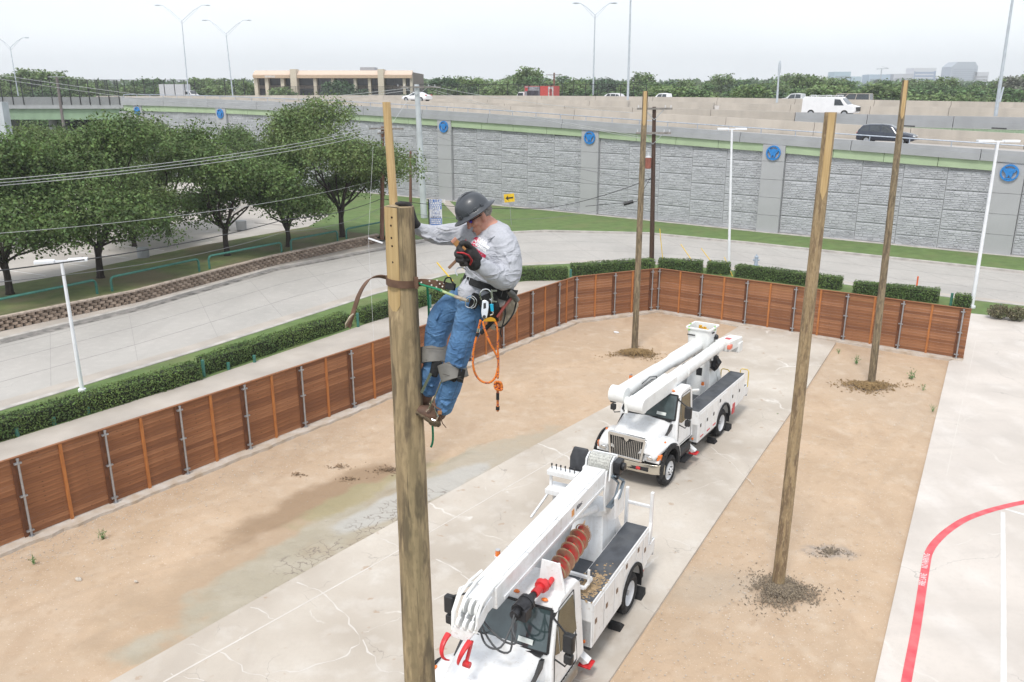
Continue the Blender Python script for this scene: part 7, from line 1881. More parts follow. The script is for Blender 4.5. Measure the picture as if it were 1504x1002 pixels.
# basket
bx0,bx1,by0,by1=-6.35,-5.45,-.60,.30
mb=MB(); 
def rr_(x0,x1,y0,y1,z,r=.1): 
    P=[]
    for cx_,cy_,a0_ in ((x1-r,y1-r,0),(x0+r,y1-r,90),(x0+r,y0+r,180),(x1-r,y0+r,270)):
        for k in range(4): a=R(a0_+k*30); P.append((cx_+math.cos(a)*r,cy_+math.sin(a)*r,z))
    return P
BT=3.72
rings=[rr_(bx0+.06,bx1-.06,by0+.06,by1-.06,BT-1.05),rr_(bx0+.02,bx1-.02,by0+.02,by1-.02,BT-.06),rr_(bx0-.04,bx1+.04,by0-.04,by1+.04,BT-.05),rr_(bx0-.04,bx1+.04,by0-.04,by1+.04,BT),rr_(bx0+.03,bx1-.03,by0+.03,by1-.03,BT),rr_(bx0+.10,bx1-.10,by0+.10,by1-.10,BT-1.0)]
mb.loft(rings); bsk=part('basket',mb,white_glass,bk,auto=50)
mb=MB(); mb.bar((bx1+.01,-.55,BT-.28),(bx1+.01,-.25,BT-.28),.02,.04); mb.bar((-5.7,by1+.01,BT-.18),(-5.9,by1+.01,BT-.18),.02,.05); part('basket_label',mb,black_plastic,bsk)
for k,(x,y) in enumerate(((bx1+.0,by0+.1),(bx0+.5,by0+.0),(bx1-.5,by1-.0))):
    mb=MB(); mb.box(x-.03,x+.03,y-.03,y+.03,BT-.12,BT+.03); part('green_clip',mb,mat('green_clip',(.3,.6,.15),.5) if k==0 else bpy.data.materials['green_clip'],bsk)
mb=MB(); mb.cyl((-5.65,.0,3.1),(-5.65,.2,3.1),.14,n=16); mb.box(-6.0,-5.5,.08,.2,2.95,3.5); part('basket_pivot',mb,white_glass,bk,bevel=.02)
# yellow gear inside the basket
o=thing('safety_harness','yellow harness gear hanging inside the white basket of the bucket truck','harness',O2,R(A2)); mb=MB()
for k in range(4): mb.box(-5.95+k*.07,-5.88+k*.07,-.30+k*.11,-.18+k*.11,BT-.34-.03*k,BT+.01-.05*(k%2))
part('pouch',mb,mat('harness_yellow',(.80,.42,.03),.7,0,.3,20),o,bevel=.02); mb=MB(); mb.tube([(-5.9,-.6,BT-.1),(-5.7,-.4,BT-.35),(-5.62,-.2,BT-.08)],.02,6); part('strap',mb,hyd_black,o)
# yellow grab handles at the tail
for x,y in ((-6.9,.5),(-7.3,1.12)):
    mb=MB(); z0=1.18; mb.tube([(x,y-.16,z0),(x,y-.16,z0+.62),(x,y-.10,z0+.68),(x,y+.10,z0+.68),(x,y+.16,z0+.62),(x,y+.16,z0)],.02,6); part('grab_handle',mb,mat('handle_yellow',(.72,.52,.10),.5) if x>-7 else bpy.data.materials['handle_yellow'],bk)
# ---------------- the climbing man ----------------
CR=Vector((1,0,0)); CU=Vector((0,math.sin(TH),math.cos(TH))); CF=Vector((0,math.cos(TH),-math.sin(TH)))
def ppm(p):
    q=Vector(p)-Vector((0,0,HC)); return F/q.dot(CF)
def nodes(lst):
    out=[]
    for n in lst:
        p=AT(n[0],n[1],n[2]); r=n[3]/2/ppm(p); out.append((p,r,n[4] if len(n)>4 else 1.0))
    return out
def limb_mesh(mb,lst,n=20,sub=4):
    """smooth elliptical limb through (pixel x, pixel y, depth, width, depth ratio)"""
    N_=nodes(lst); P=[a for a,_,_ in N_]
    def cat(v,i,t):
        p0=v[max(i-1,0)];p1=v[i];p2=v[i+1];p3=v[min(i+2,len(v)-1)]
        return .5*((2*p1)+(p2-p0)*t+(2*p0-5*p1+4*p2-p3)*t*t+(3*p1-p0-3*p2+p3)*t**3)
    pts=[];rs=[];ks=[]
    for i in range(len(P)-1):
        for k in range(sub):
            t=k/sub; pts.append(cat(P,i,t)); rs.append(cat([a[1] for a in N_],i,t)); ks.append(cat([a[2] for a in N_],i,t))
    pts.append(P[-1]); rs.append(N_[-1][1]); ks.append(N_[-1][2])
    rings=[]
    def ring(c,d,r,k):
        a=d.cross(CF)
        if a.length<.2: a=CR.copy()
        a.normalize(); b=a.cross(d).normalized()
        return [c+a*math.cos(2*PI*j/n)*r+b*math.sin(2*PI*j/n)*r*k for j in range(n)]
    d0=(pts[1]-pts[0]).normalized(); d1=(pts[-1]-pts[-2]).normalized()
    for q in (.35,.75): 
        s_=math.sqrt(1-(1-q+.0)**2) if q<1 else 1; rings.append(ring(pts[0]-d0*rs[0]*(1-q)*.8,d0,rs[0]*s_,ks[0]))
    for i,p in enumerate(pts):
        d=(pts[min(i+1,len(pts)-1)]-pts[max(i-1,0)]).normalized(); rings.append(ring(p,d,rs[i],ks[i]))
    for q in (.75,.35):
        s_=math.sqrt(1-(1-q)**2); rings.append(ring(pts[-1]+d1*rs[-1]*(1-q)*.8,d1,rs[-1]*s_,ks[-1]))
    mb.loft(rings); return mb
clouds={}
def organic(name,mb,m,parent,voxel=.007,smooth=6,disp=None,dscale=.06,disp2=None):
    o=put(name,mb.mesh(name,m,True,fix=True),parent)
    r=o.modifiers.new('remesh','REMESH'); r.mode='VOXEL'; r.voxel_size=voxel; r.use_smooth_shade=True
    s=o.modifiers.new('smooth','SMOOTH'); s.iterations=smooth; s.factor=.5
    for k,(dd,sc) in enumerate(((disp,dscale),(disp2,dscale*.4))):
        if dd:
            t=bpy.data.textures.new(name+'_folds','CLOUDS'); t.noise_scale=sc; t.noise_depth=1
            e=bpy.data.objects.new('fold_direction',None)
            d=o.modifiers.new('folds','DISPLACE'); d.texture=t; d.strength=dd; d.mid_level=.5; d.texture_coords='LOCAL'
            bpy.data.objects.remove(e)
    return o
skin=mat('skin',(.56,.31,.23),.55,0,.12,25,col2=(.47,.22,.16),sub=.15,bump=.0015,bscale=90)
layer(skin,noise_fac(skin,9,.45,.7,amt=.5),(.52,.22,.16))
shirt_m=mat('heather_grey_shirt',(.445,.455,.50),.95,0,.06,60,col2=(.40,.41,.455),bump=.0012,bscale=220)
layer(shirt_m,noise_fac(shirt_m,160,.45,.6,amt=.3),(.53,.54,.59))
layer(shirt_m,noise_fac(shirt_m,2.2,.66,.72,amt=.5,offset=(2,0,0)),(.38,.34,.31))
jean_m=mat('blue_denim',(.085,.19,.36),.9,0,.1,9,col2=(.055,.135,.275),bump=.002,bscale=160)
layer(jean_m,noise_fac(jean_m,5,.48,.75,amt=.45,stretch=(1,1,.35)),(.16,.29,.46))
layer(jean_m,noise_fac(jean_m,140,.45,.62,amt=.35,stretch=(1,1,.3)),(.06,.13,.26))
def folds(m,scale,dist,stretch,rot=(0,0,0),seed=0):
    n=m.node_tree; l=n.links.new; b=n.nodes['Principled BSDF']; t=n.nodes.new('ShaderNodeTexCoord'); mp=n.nodes.new('ShaderNodeMapping'); mp.inputs['Rotation'].default_value=rot; mp.inputs['Scale'].default_value=stretch; mp.inputs['Location'].default_value=(seed,0,0)
    no=n.nodes.new('ShaderNodeTexNoise'); no.inputs['Scale'].default_value=scale; no.inputs['Detail'].default_value=2.5; no.inputs['Roughness'].default_value=.45; no.inputs['Distortion'].default_value=.6
    l(t.outputs['Object'],mp.inputs[0]); l(mp.outputs[0],no.inputs['Vector'])
    ab=n.nodes.new('ShaderNodeMath'); ab.operation='SUBTRACT'; ab.inputs[1].default_value=.5; l(no.outputs[0],ab.inputs[0]); a2=n.nodes.new('ShaderNodeMath'); a2.operation='ABSOLUTE'; l(ab.outputs[0],a2.inputs[0])
    p=n.nodes.new('ShaderNodeMath'); p.operation='POWER'; p.inputs[1].default_value=.7; l(a2.outputs[0],p.inputs[0])
    old=b.inputs['Normal'].links[0].from_socket if b.inputs['Normal'].links else None
    bu=n.nodes.new('ShaderNodeBump'); bu.invert=True; bu.inputs['Strength'].default_value=1; bu.inputs['Distance'].default_value=dist; l(p.outputs[0],bu.inputs['Height'])
    if old: l(old,bu.inputs['Normal'])
    l(bu.outputs[0],b.inputs['Normal'])
folds(shirt_m,7,.030,(1,1,1.7),(0,R(25),0)); folds(jean_m,8,.026,(1,1,1.6),(0,R(-20),0),3)
glove_m=mat('black_glove',(.028,.025,.026),.75,0,.3,40,bump=.001,bscale=150)
glove_red=mat('glove_red_trim',(.52,.02,.03),.6)
boot_m=mat('brown_work_boot',(.14,.075,.05),.7,0,.3,16,col2=(.085,.05,.035),bump=.002)
sole_m=mat('muddy_sole',(.17,.125,.08),.95,0,.35,14,bump=.006)
hat_m=mat('matte_grey_hard_hat',(.05,.056,.066),.42,.1,.06,10,coat=.1)
hat_d=mat('hard_hat_clip',(.035,.04,.045),.5)
web_m=mat('black_webbing',(.018,.018,.02),.8,0,.3,60,bump=.001)
leather=mat('brown_strap_leather',(.155,.085,.055),.7,0,.15,14,bump=.001)
grey_pad=mat('grey_leather_pad',(.20,.19,.175),.7,0,.15,10,bump=.001)
alu=mat('aluminium',(.70,.71,.72),.25,1,.05,5)
man=thing('person','man in hard hat, grey shirt and jeans strapped near the top of the foreground pole','person',(0,0,0))
# -- body: one continuous mesh from head to feet
FaceC=AT(706,321,5.97)
U=(CR*-.55+CU*.835)*.955-CF*.29; U.normalize(); Fd=(CR*-.835-CU*.55)*.93-CF*.20; Fd=(Fd-U*Fd.dot(U)).normalized(); Sd=U.cross(Fd).normalized()
if Sd.dot(CF)>0: Sd=-Sd      # Sd points out of the side nearer the camera
RotH=Matrix((Fd,Sd,U)).transposed()
def H(f,s,u): return FaceC+Fd*f+Sd*s+U*u
body=MB()
def hb(c,r): body.ell(H(*c),r,18,12,rot=RotH)
hb((-.015,0,.055),(.098,.078,.095)); hb((.015,0,.01),(.072,.068,.085)); hb((.035,0,-.055),(.055,.052,.05)); hb((.070,0,-.085),(.026,.028,.022))
hb((.068,0,.048),(.028,.055,.018)); hb((.098,0,.012),(.016,.014,.026)); hb((.108,0,-.004),(.017,.019,.013)); hb((.088,0,.028),(.016,.011,.022))
hb((.086,0,-.038),(.016,.026,.008)); hb((.083,0,-.052),(.015,.023,.008)); 
for s in (-1,1):
    hb((.060,s*.040,.005),(.026,.024,.022)); hb((-.005,s*.076,.012),(.019,.009,.032)); hb((.005,s*.055,-.045),(.045,.018,.03)); hb((.004,s*.072,-.012),(.012,.008,.014))
limb_mesh(body,[(708,328,5.99,33,1.05),(717,335,5.99,34,1.15),(726,345,5.99,38,1.1),(728,360,5.99,44,1.0)])
limb_mesh(body,[(725,352,5.99,38,1.1),(723,375,5.98,54,1.0),(720,405,5.98,54,1.0),(710,430,5.98,48,1.1),(700,446,5.98,46,1.3)])
limb_mesh(body,[(738,360,5.88,24),(748,385,5.80,28),(741,412,5.77,26),(722,400,5.68,22),(704,387,5.61,16),(694,380,5.58,16)])
limb_mesh(body,[(708,350,6.12,24),(668,343,6.17,24),(640,344,6.17,20),(622,339,6.14,15),(609,331,6.11,14)])
limb_mesh(body,[(697,447,5.90,40),(684,488,5.86,30),(672,524,5.83,24),(662,560,5.85,22),(652,594,5.9,14),(640,612,5.93,15),(622,606,5.95,12)])
limb_mesh(body,[(685,442,6.08,38),(650,467,6.10,30),(640,500,6.07,24),(634,540,6.05,21),(627,576,6.05,13),(618,590,6.06,12)])
bdy=organic('body',body,skin,man,.0065,5)
# face details
hair=mat('short_grey_hair',(.30,.27,.25),.9,0,.3,80,bump=.002,bscale=200)
mb=MB(); mb.ell(H(-.035,0,.035),(.082,.078,.06),16,10,rot=RotH); part('hair',mb,hair,bdy,smooth=True)
mb=MB(); 
for s in (-1,1): mb.ell(H(.086,s*.034,.032),(.010,.027,.017),12,8,rot=RotH)
part('sunglass_lens',mb,mat('violet_mirror_lens',(.08,.05,.55),.08,.6,.4,30),bdy,smooth=True)
mb=MB()
for s in (-1,1):
    mb=MB(); mb.tube([H(.082,s*.058,.036),H(.055,s*.073,.034),H(.0,s*.079,.03)],.004,6); part('sunglass_arm',mb,black_plastic,bdy)
mb=MB(); mb.tube([H(.092,-.02,.042),H(.10,0,.044),H(.092,.02,.042)],.004,6); part('sunglass_frame',mb,black_plastic,bdy)
mb=MB(); mb.tube([H(.097,-.022,-.045),H(.102,0,-.045),H(.097,.022,-.045)],.0025,6); part('mouth',mb,mat('lips',(.33,.12,.10),.6),bdy)
# -- hard hat
hat=thing('hard_hat','matte dark grey full brim hard hat worn by the climbing man','hard hat',(0,0,0))
hat.parent=None
mb=MB(); HO=H(.016,0,.060); rings=[]
def hp(a,rf,rs_,u): return HO+Fd*(math.cos(a)*rf)+Sd*(math.sin(a)*rs_)+U*u
prof_h=[(.172,.150,-.006),(.176,.154,-.003),(.172,.150,.002),(.135,.118,.014),(.132,.114,.03),(.128,.110,.055),(.117,.101,.085),(.098,.084,.112),(.068,.060,.133),(.034,.03,.144),(.002,.002,.147)]
for rf,rs_,u in prof_h: rings.append([hp(2*PI*k/40,rf,rs_,u) for k in range(40)])
inner=[[hp(2*PI*k/40,rf*.97,rs_*.97,u-.006) for k in range(40)] for rf,rs_,u in ((.165,.143,-.004),(.128,.11,.008),(.12,.10,.04))]
mb.loft(inner[::-1]+rings); part('shell',mb,hat_m,hat,smooth=True)
hat.parent=None
mb=MB(); rg=[]
for k in range(13):
    a=-.15+PI*1.1*k/12*.97; c=HO+Fd*math.cos(a)*.122+U*(math.sin(a)*.140+.012); t=(-Fd*math.sin(a)+U*math.cos(a)).normalized(); nn=(Fd*math.cos(a)+U*math.sin(a)).normalized()
    if math.sin(a)<.12: continue
    rg.append([c+Sd*.020-nn*.004,c+Sd*.015+nn*.008,c-Sd*.015+nn*.008,c-Sd*.020-nn*.004])
mb.loft(rg); part('ridge',mb,hat_m,hat,bevel=.003)
for k,(a0_) in enumerate((.45,.95,1.45,1.95)):
    for s in (1,-1):
        c=hp(s*a0_,.133,.115,.034); nn=(Fd*math.cos(a0_)+Sd*math.sin(s*a0_)).normalized(); mb=MB(); tt=U.cross(nn).normalized(); mb.loft([[c+tt*x+U*u_+nn*d_ for x,u_ in ((-.013,-.010),(.013,-.010),(.013,.010),(-.013,.010))] for d_ in (-.006,.005)]); part('accessory_clip',mb,hat_m,hat,bevel=.002)
mb=MB(); q=[hp(R(x),.131,.113,.030) for x in range(20,120,8)]; mb.tube(q,.003,5); part('groove',mb,hat_d,hat)
mb=MB(); mb.tube([hp(R(x),.10,.09,-.005) for x in range(130,231,10)],.008,6); mb.cyl(hp(PI,.12,.1,-.006),hp(PI,.145,.1,-.010),.014,n=10); part('suspension',mb,black_plastic,hat)
# -- shirt
sh=MB()
limb_mesh(sh,[(726,345,5.99,46,1.3),(724,358,5.99,66,1.3),(722,378,5.98,76,1.12),(721,400,5.98,76,1.05),(719,418,5.98,72,1.0),(707,434,5.98,63,1.05),(702,440,5.98,58,1.08)],n=28)
limb_mesh(sh,[(703,424,5.93,50,1.0),(690,430,5.88,38,.8),(697,444,5.86,34,.8)])
limb_mesh(sh,[(730,348,5.93,40,1.1),(739,358,5.86,43),(748,385,5.80,39),(743,408,5.76,39),(726,403,5.68,31),(711,393,5.62,25),(702,386,5.60,21)])
limb_mesh(sh,[(722,350,6.05,44,1.1),(697,344,6.13,35),(668,344,6.17,33),(642,345,6.17,29),(624,340,6.14,22),(611,335,6.12,18)])
limb_mesh(sh,[(722,343,6.0,44,1.2),(730,350,6.0,50,1.3)])
# sleeve and waist folds as raised creases
for pl in ([(712,398,5.60),(722,410,5.62),(738,418,5.68)],[(716,388,5.62),(730,394,5.66),(742,404,5.68)],[(740,372,5.72),(748,384,5.70),(756,396,5.76)],[(735,388,5.70),(746,398,5.68),(752,408,5.72)],[(630,348,6.08),(645,356,6.08),(662,354,6.06)],[(640,334,6.08),(655,338,6.07),(672,336,6.07)],[(692,400,5.80),(708,412,5.76),(724,418,5.76)],[(688,388,5.86),(700,398,5.80)],[(748,360,5.78),(752,372,5.74)],[(618,346,6.08),(630,350,6.08)],[(700,356,5.84),(712,372,5.78),(720,384,5.76)]):
    sh.tube([AT(*q) for q in pl],[.006,.012,.006][:len(pl)],8)
shirt=organic('shirt',sh,shirt_m,man,.006,9,.006,.07,None)
mb=MB(); mb.tube([AT(*q) for q in ((716,352,5.80),(726,347,5.80),(736,336,5.88),(738,329,5.98),(733,326,6.06))],.008,8); part('collar',mb,shirt_m,shirt,smooth=True)
# chest print, following the shirt front
pr_red=mat('print_red',(.62,.03,.09),.8); pr_w=mat('print_white',(.80,.80,.82),.8)
def chest(px,py,dy=0.): 
    # front of the chest, toward the camera
    return AT(px,py,5.79+((px-715)/60.)**2*.12-(px<700)*(.0)+dy)
x_=(AT(712,364,5.77)-AT(698,346,5.83)); 
cx_=(CR*.80-CU*.60-CF*.05).normalized()
mb=MB(); M1=frame(AT(696.5,350.5,5.735),(CR*.92-CU*.18).normalized(),(-CF*.9-CR*.3).normalized())
pts=[(-.030,-.036),(.026,-.042),(.034,.012),(.018,.030),(-.006,.036),(-.032,.010)]
mb.prism(pts,'z',0,.004); o=part('chest_badge',mb,pr_red,shirt); o.matrix_local=M1
mb=MB(); mb.bar((-.02,-.005,.006),(-.004,.012,.006),.006,.002); mb.bar((-.004,.012,.006),(.012,-.012,.006),.006,.002); mb.bar((-.012,-.018,.006),(.016,-.022,.006),.005,.002); o=part('badge_mark',mb,pr_w,shirt); o.matrix_local=M1
Md=lambda px,py,Y:frame(AT(px,py,Y),cx_,(-CF*.92-CR*.15-CU*.1).normalized())
text('lettering','TULSA',.026,pr_w,shirt,Md(707.5,350.5,5.725),.002,bold=.0022,xs=1.1); text('lettering','WELDING',.026,pr_w,shirt,Md(708,356.5,5.722),.002,bold=.0022); text('lettering','SCHOOL',.024,pr_w,shirt,Md(706,362,5.722),.002,bold=.002)
text('lettering','LINEWORKER',.031,pr_red,shirt,Md(697.5,365.5,5.73),.002,bold=.0018,xs=.95)
# lay the chest print on the cloth
from mathutils.bvhtree import BVHTree
bpy.context.view_layer.update(); dg=bpy.context.evaluated_depsgraph_get(); ev=shirt.evaluated_get(dg); em=ev.to_mesh(); bvh=BVHTree.FromPolygons([v.co.copy() for v in em.vertices],[tuple(p.vertices) for p in em.polygons]); ev.to_mesh_clear()
for o in [k for k in COL.objects if k.parent==shirt and k.name.split('.')[0] in('lettering','chest_badge','badge_mark')]:
    off=.0035 if o.name.startswith('badge') else .002
    bm=bmesh.new(); bm.from_mesh(o.data); bmesh.ops.triangulate(bm,faces=bm.faces); bmesh.ops.subdivide_edges(bm,edges=[e for e in bm.edges if e.calc_length()>.012],cuts=2,use_grid_fill=True) if not o.name.startswith('lett') else None; bm.to_mesh(o.data); bm.free()
    M_=o.matrix_local.copy()
    for v in o.data.vertices:
        p=M_@v.co; src=p-CF*.4; h=bvh.ray_cast(src,CF,1.0)
        v.co=(h[0]-CF*off) if h[0] else p
    o.matrix_local=Matrix.Identity(4); o.data.update()
# -- jeans
jn=MB()
limb_mesh(jn,[(716,424,5.98,60,1.05),(703,440,5.98,64,1.05),(694,452,5.97,56,1.1)],n=26)
limb_mesh(jn,[(700,444,5.89,50),(691,466,5.87,46),(684,488,5.86,41),(675,512,5.83,37),(671,528,5.83,35),(667,545,5.84,31),(662,565,5.86,33),(656,583,5.88,31),(651,598,5.9,29)])
limb_mesh(jn,[(686,440,6.08,46),(664,454,6.10,46),(650,469,6.10,43),(642,490,6.08,36),(639,508,6.07,33),(637,530,6.06,29),(633,552,6.05,30),(629,574,6.05,25)])
for pl in ([(690,458,5.76),(678,474,5.78),(668,480,5.84)],[(664,520,5.75),(676,526,5.73),(688,522,5.78)],[(646,590,5.80),(656,596,5.78),(664,590,5.82)],[(660,578,5.77),(670,572,5.82)],[(628,488,5.98),(640,494,5.96),(652,490,5.98)],[(625,562,5.98),(636,568,5.96)],[(664,536,5.74),(676,540,5.73),(684,536,5.78)],[(645,600,5.80),(652,606,5.8),(658,604,5.82)],[(650,452,6.0),(640,470,5.98)]):
    jn.tube([AT(*q) for q in pl],[.005,.011,.005][:len(pl)],8)
jeans=organic('jeans',jn,jean_m,man,.006,7,.007,.06,.003)
mb=MB(); mb.tube([AT(*q) for q in ((699,470,5.765),(690,500,5.725),(683,522,5.715),(679,540,5.72),(672,565,5.745),(663,590,5.775))],.0022,5); part('seam',mb,mat('denim_seam',(.05,.09,.17),.9),jeans)
# -- gloves
def finger(mb,lst,n=10):
    limb_mesh(mb,lst,n=n,sub=3)
gl=MB(); limb_mesh(gl,[(701,385,5.60,20,.9),(697,380,5.58,21,.9),(690,373,5.56,25,.8),(683,366,5.56,22,.8)])
# four fingers curl back over the tool, thumb across the top
finger(gl,[(686,361,5.56,9.5),(678,361,5.52,9.5),(674,365,5.49,9),(679,370,5.47,8.5)])
finger(gl,[(684,368,5.53,9.5),(674,369,5.50,9.5),(671,374,5.475,9),(678,377,5.46,8.5)])
finger(gl,[(685,375,5.53,9.5),(675,377,5.50,9.5),(673,382,5.475,9),(680,383,5.46,8)])
finger(gl,[(688,381,5.54,8.5),(680,385,5.51,8.5),(678,388,5.49,8),(684,388,5.47,7.5)])
finger(gl,[(694,370,5.56,10),(688,360,5.53,9.5),(681,357,5.51,9),(676,359,5.50,8)])
g1_=organic('left_glove',gl,glove_m,man,.004,3)
g1_.name='glove'
mb=MB(); mb.tube([AT(*q) for q in ((671,371,5.455),(680,371.5,5.445),(688,375,5.465),(693,382,5.50),(690,389,5.52))],[.008,.010,.010,.010,.008],8,sq=.6); part('glove_trim',mb,glove_red,g1_,smooth=True)
mb=MB(); limb_mesh(mb,[(698,388,5.585,23,.95),(694,382.5,5.575,23,.95)],n=18,sub=2); part('glove_cuff',mb,web_m,g1_,smooth=True)
gr=MB(); limb_mesh(gr,[(612,334,6.12,17),(606,326,6.12,17,1.2),(603,314,6.11,15,1.3),(601,305,6.10,14,1.4)])
for k in range(4): 
    Y_=6.115-.035*k; finger(gr,[(602,306,Y_,8),(600,301.0,Y_-.0,8),(591,300.2-k*.2,Y_-.01,8),(582+k*1.6,300.3-k*.2,Y_-.015,7)])
finger(gr,[(606,322,6.07,9),(603,314,6.04,8.5),(601,306,6.02,8)])
g2_=organic('glove',gr,glove_m,man,.004,3)
# -- boots, spurs and pads
def boot(lst,sole,nm):
    mb=MB(); limb_mesh(mb,lst); b_=organic('boot',mb,boot_m,man,.005,3)
    mb=MB(); limb_mesh(mb,sole,n=14); s_=organic('sole',mb,sole_m,b_,.005,1,.012,.02); return b_
nb_=boot([(647,594,5.9,25),(643,606,5.91,26),(634,608,5.93,23),(624,605,5.94,20),(615,602.5,5.95,15)],[(642,619,5.92,17,1.6),(636,619,5.92,13,2),(628,614,5.93,8,3.4),(614,606,5.95,7,3.2)],'near')
fb_=boot([(627,572,6.05,22),(624,584,6.06,21),(618,590,6.07,19),(612,592,6.08,14)],[(628,598,6.06,11,1.6),(620,597,6.06,7,3),(610,594,6.08,6,3)],'far')
mb=MB(); mb.tube([AT(*q) for q in ((637,600,5.80),(642,607,5.81),(647,613,5.83),(650,622,5.84),(655,628,5.85))],.010,8,sq=.35); mb.tube([AT(*q) for q in ((634,590,5.84),(640,598,5.79),(648,602,5.80),(652,606,5.83))],.009,8,sq=.35); part('boot_strap',mb,leather,nb_)
mb=MB(); mb.box(-.015,.015,-.004,.004,-.014,.014); o=part('buckle',mb,mat('tan_leather',(.40,.19,.08),.6),nb_); o.location=AT(646,606,5.775)
mb=MB(); mb.tube([AT(*q) for q in ((650,556,5.77),(640,580,5.80),(630,600,5.85),(626,604,5.87)) ],.006,6); mb.tube([AT(*q) for q in ((638,598,5.80),(643,612,5.80),(640,618,5.82),(634,616,5.83))],.007,6); spn=part('climbing_spur',mb,alu,man)
mb=MB(); mb.bar(AT(633,548,5.93),AT(619,577,5.96),.022,.008,tuple(-CF)); part('climbing_spur',mb,alu,man)
mb=MB(); limb_mesh(mb,[(642,534,5.955,16,.3),(637,550,5.945,13,.3)],n=12); part('spur_pad',mb,web_m,man,smooth=True)
mb=MB(); limb_mesh(mb,[(668,548,5.755,22,.3),(664,556,5.76,14,.3)],n=12); part('spur_pad',mb,web_m,man,smooth=True)
def cuff(cx,cy,Y,w,h,tilt,lb,m,kz=1.05,a0=0,a1=360):
    """leather band wrapped round a leg"""
    c=AT(cx,cy,Y); s=1/ppm(c); ax=(CR*math.sin(tilt)+CU*math.cos(tilt)).normalized(); ax=(ax*.96+CF*.1).normalized(); a=ax.cross(CF).normalized(); b=a.cross(ax).normalized(); mb=MB(); rr=[]
    n=32
    for off,ro in ((-1,1),(1,1)): pass
    o_=[];i_=[]
    ring=lambda z,r:[c+ax*z+a*math.cos(2*PI*k/n)*r+b*math.sin(2*PI*k/n)*r*kz for k in range(n)]
    R_=w/2*s; hh=h/2*s
    mb.loft([ring(-hh,R_-.006),ring(-hh,R_),ring(0,R_+.002),ring(hh,R_),ring(hh,R_-.006)]); return part('knee_strap',mb,m,man,auto=50)
cuff(638,521,6.065,40,23,R(-3),'',grey_pad); cuff(665.5,545,5.835,41,25,R(-15),'',grey_pad)
mb=MB()
for cx_0,cy_0,Y_,w_,t_ in ((638.5,521,5.955,36,-3),(666,545,5.72,38,-17)):
    for e_ in (-8.5,8.5):
        p1_=AT(cx_0-w_*.36+e_*math.sin(R(-t_)),cy_0-e_+ (w_*.36)*math.tan(R(t_)),Y_); p2_=AT(cx_0+w_*.36,cy_0-e_-(w_*.36)*math.tan(R(t_)),Y_)
        mb.tube([p1_,p2_],.0018,4)
part('pad_stitching',mb,mat('dark_thread',(.07,.06,.05),.9),man)
mb=MB(); mb.bar(AT(676,549,5.715),AT(682,552,5.725),.045,.012,tuple(-CF)); 
p=AT(679,551,5.72); o=MB(); o.loft([[AT(674,541,5.73),AT(684,543,5.75),AT(680,563,5.755),AT(671,560,5.73)],[AT(674,541,5.715),AT(684,543,5.735),AT(680,563,5.74),AT(671,560,5.715)]]); part('pad_tab',o,web_m,man)
# -- belt with gear
c=AT(718,420.5,5.98); adir=(CR*.945-CU*.325).normalized(); ddir=(CF*.97+CU*.12).normalized(); nrm=adir.cross(ddir).normalized()
if nrm.dot(CU)<0: nrm=-nrm
def beltpt(a,r=1.0,z=0.): return c+adir*math.cos(a)*.200*r+ddir*math.sin(a)*.205*r+nrm*z
mb=MB(); n=48; mb.loft([[beltpt(2*PI*k/n,.96,z_*.028) for k in range(n)] for z_ in (-1,1)][:1]+[[beltpt(2*PI*k/n,1.02,z_*.028) for k in range(n)] for z_ in (-1,1)]+[[beltpt(2*PI*k/n,.96,.028) for k in range(n)]]); belt=part('body_belt',mb,web_m,man,auto=50)
mb=MB(); mb.loft([[beltpt(a,1.03,z) for a in [R(x) for x in range(-80,5,8)]] for z in (-.052,-.05,.040,.042)],cap=False,close=False); bp2=part('belt_pad',mb,web_m,belt); sd=bp2.modifiers.new('s','SOLIDIFY'); sd.thickness=.012
mb=MB(); q=beltpt(R(-140),1.05); mb.tube([q+nrm*.026-adir*.012,q+nrm*.026+adir*.012,q-nrm*.026+adir*.012,q-nrm*.026-adir*.012,q+nrm*.026-adir*.012],.004,6); part('buckle',mb,alu,belt)
mb=MB()
for x in (-60,-45,-30): q=beltpt(R(x),1.07,.0); mb.tube([beltpt(R(x),1.07,.028),q+nrm*-.03],.005,5)
mb.tube([beltpt(R(-72),1.07,.02),beltpt(R(-10),1.07,.026)],.003,5); mb.tube([beltpt(R(-72),1.07,-.03),beltpt(R(-10),1.07,-.03)],.003,5); part('belt_stitching',mb,mat('grey_web',(.16,.16,.16),.8),belt)
def loop(mb,pts,r,n=8,closed=False):
    P=[AT(*q) for q in pts]; P=smooth_pts(P+( [P[0]] if closed else []),5); mb.tube(P,r,n,cap=not closed); return mb
mb=MB(); loop(mb,[(707,440,5.68),(705,432,5.67),(709,426,5.67),(716,425,5.67),(721,430,5.67),(722,440,5.68)],.0055); part('d_ring',mb,alu,belt)
mb=MB(); loop(mb,[(672,405,5.82),(669,399,5.84),(672,394,5.86),(679,393,5.88),(684,396,5.9)],.005); part('d_ring',mb,steel,belt)
mb=MB(); loop(mb,[(684,444,5.72),(689,437,5.71),(696,440,5.70),(696,447,5.70),(690,452,5.71),(684,449,5.72)],.0035,closed=True); loop(mb,[(690,438,5.71),(694,435,5.7),(700,441,5.69),(698,450,5.69),(692,453,5.7)],.0035); part('d_ring',mb,alu,belt)
mb=MB(); limb_mesh(mb,[(700,436,5.74,16,.5),(694,450,5.74,12,.5)],n=10); part('hip_pad',mb,web_m,belt)
mb=MB(); limb_mesh(mb,[(716,440,5.72,30,.45),(722,455,5.73,26,.4),(724,470,5.75,18,.4)],n=14); organic('tool_pouch',mb,web_m,belt,.006,2,.01,.02)
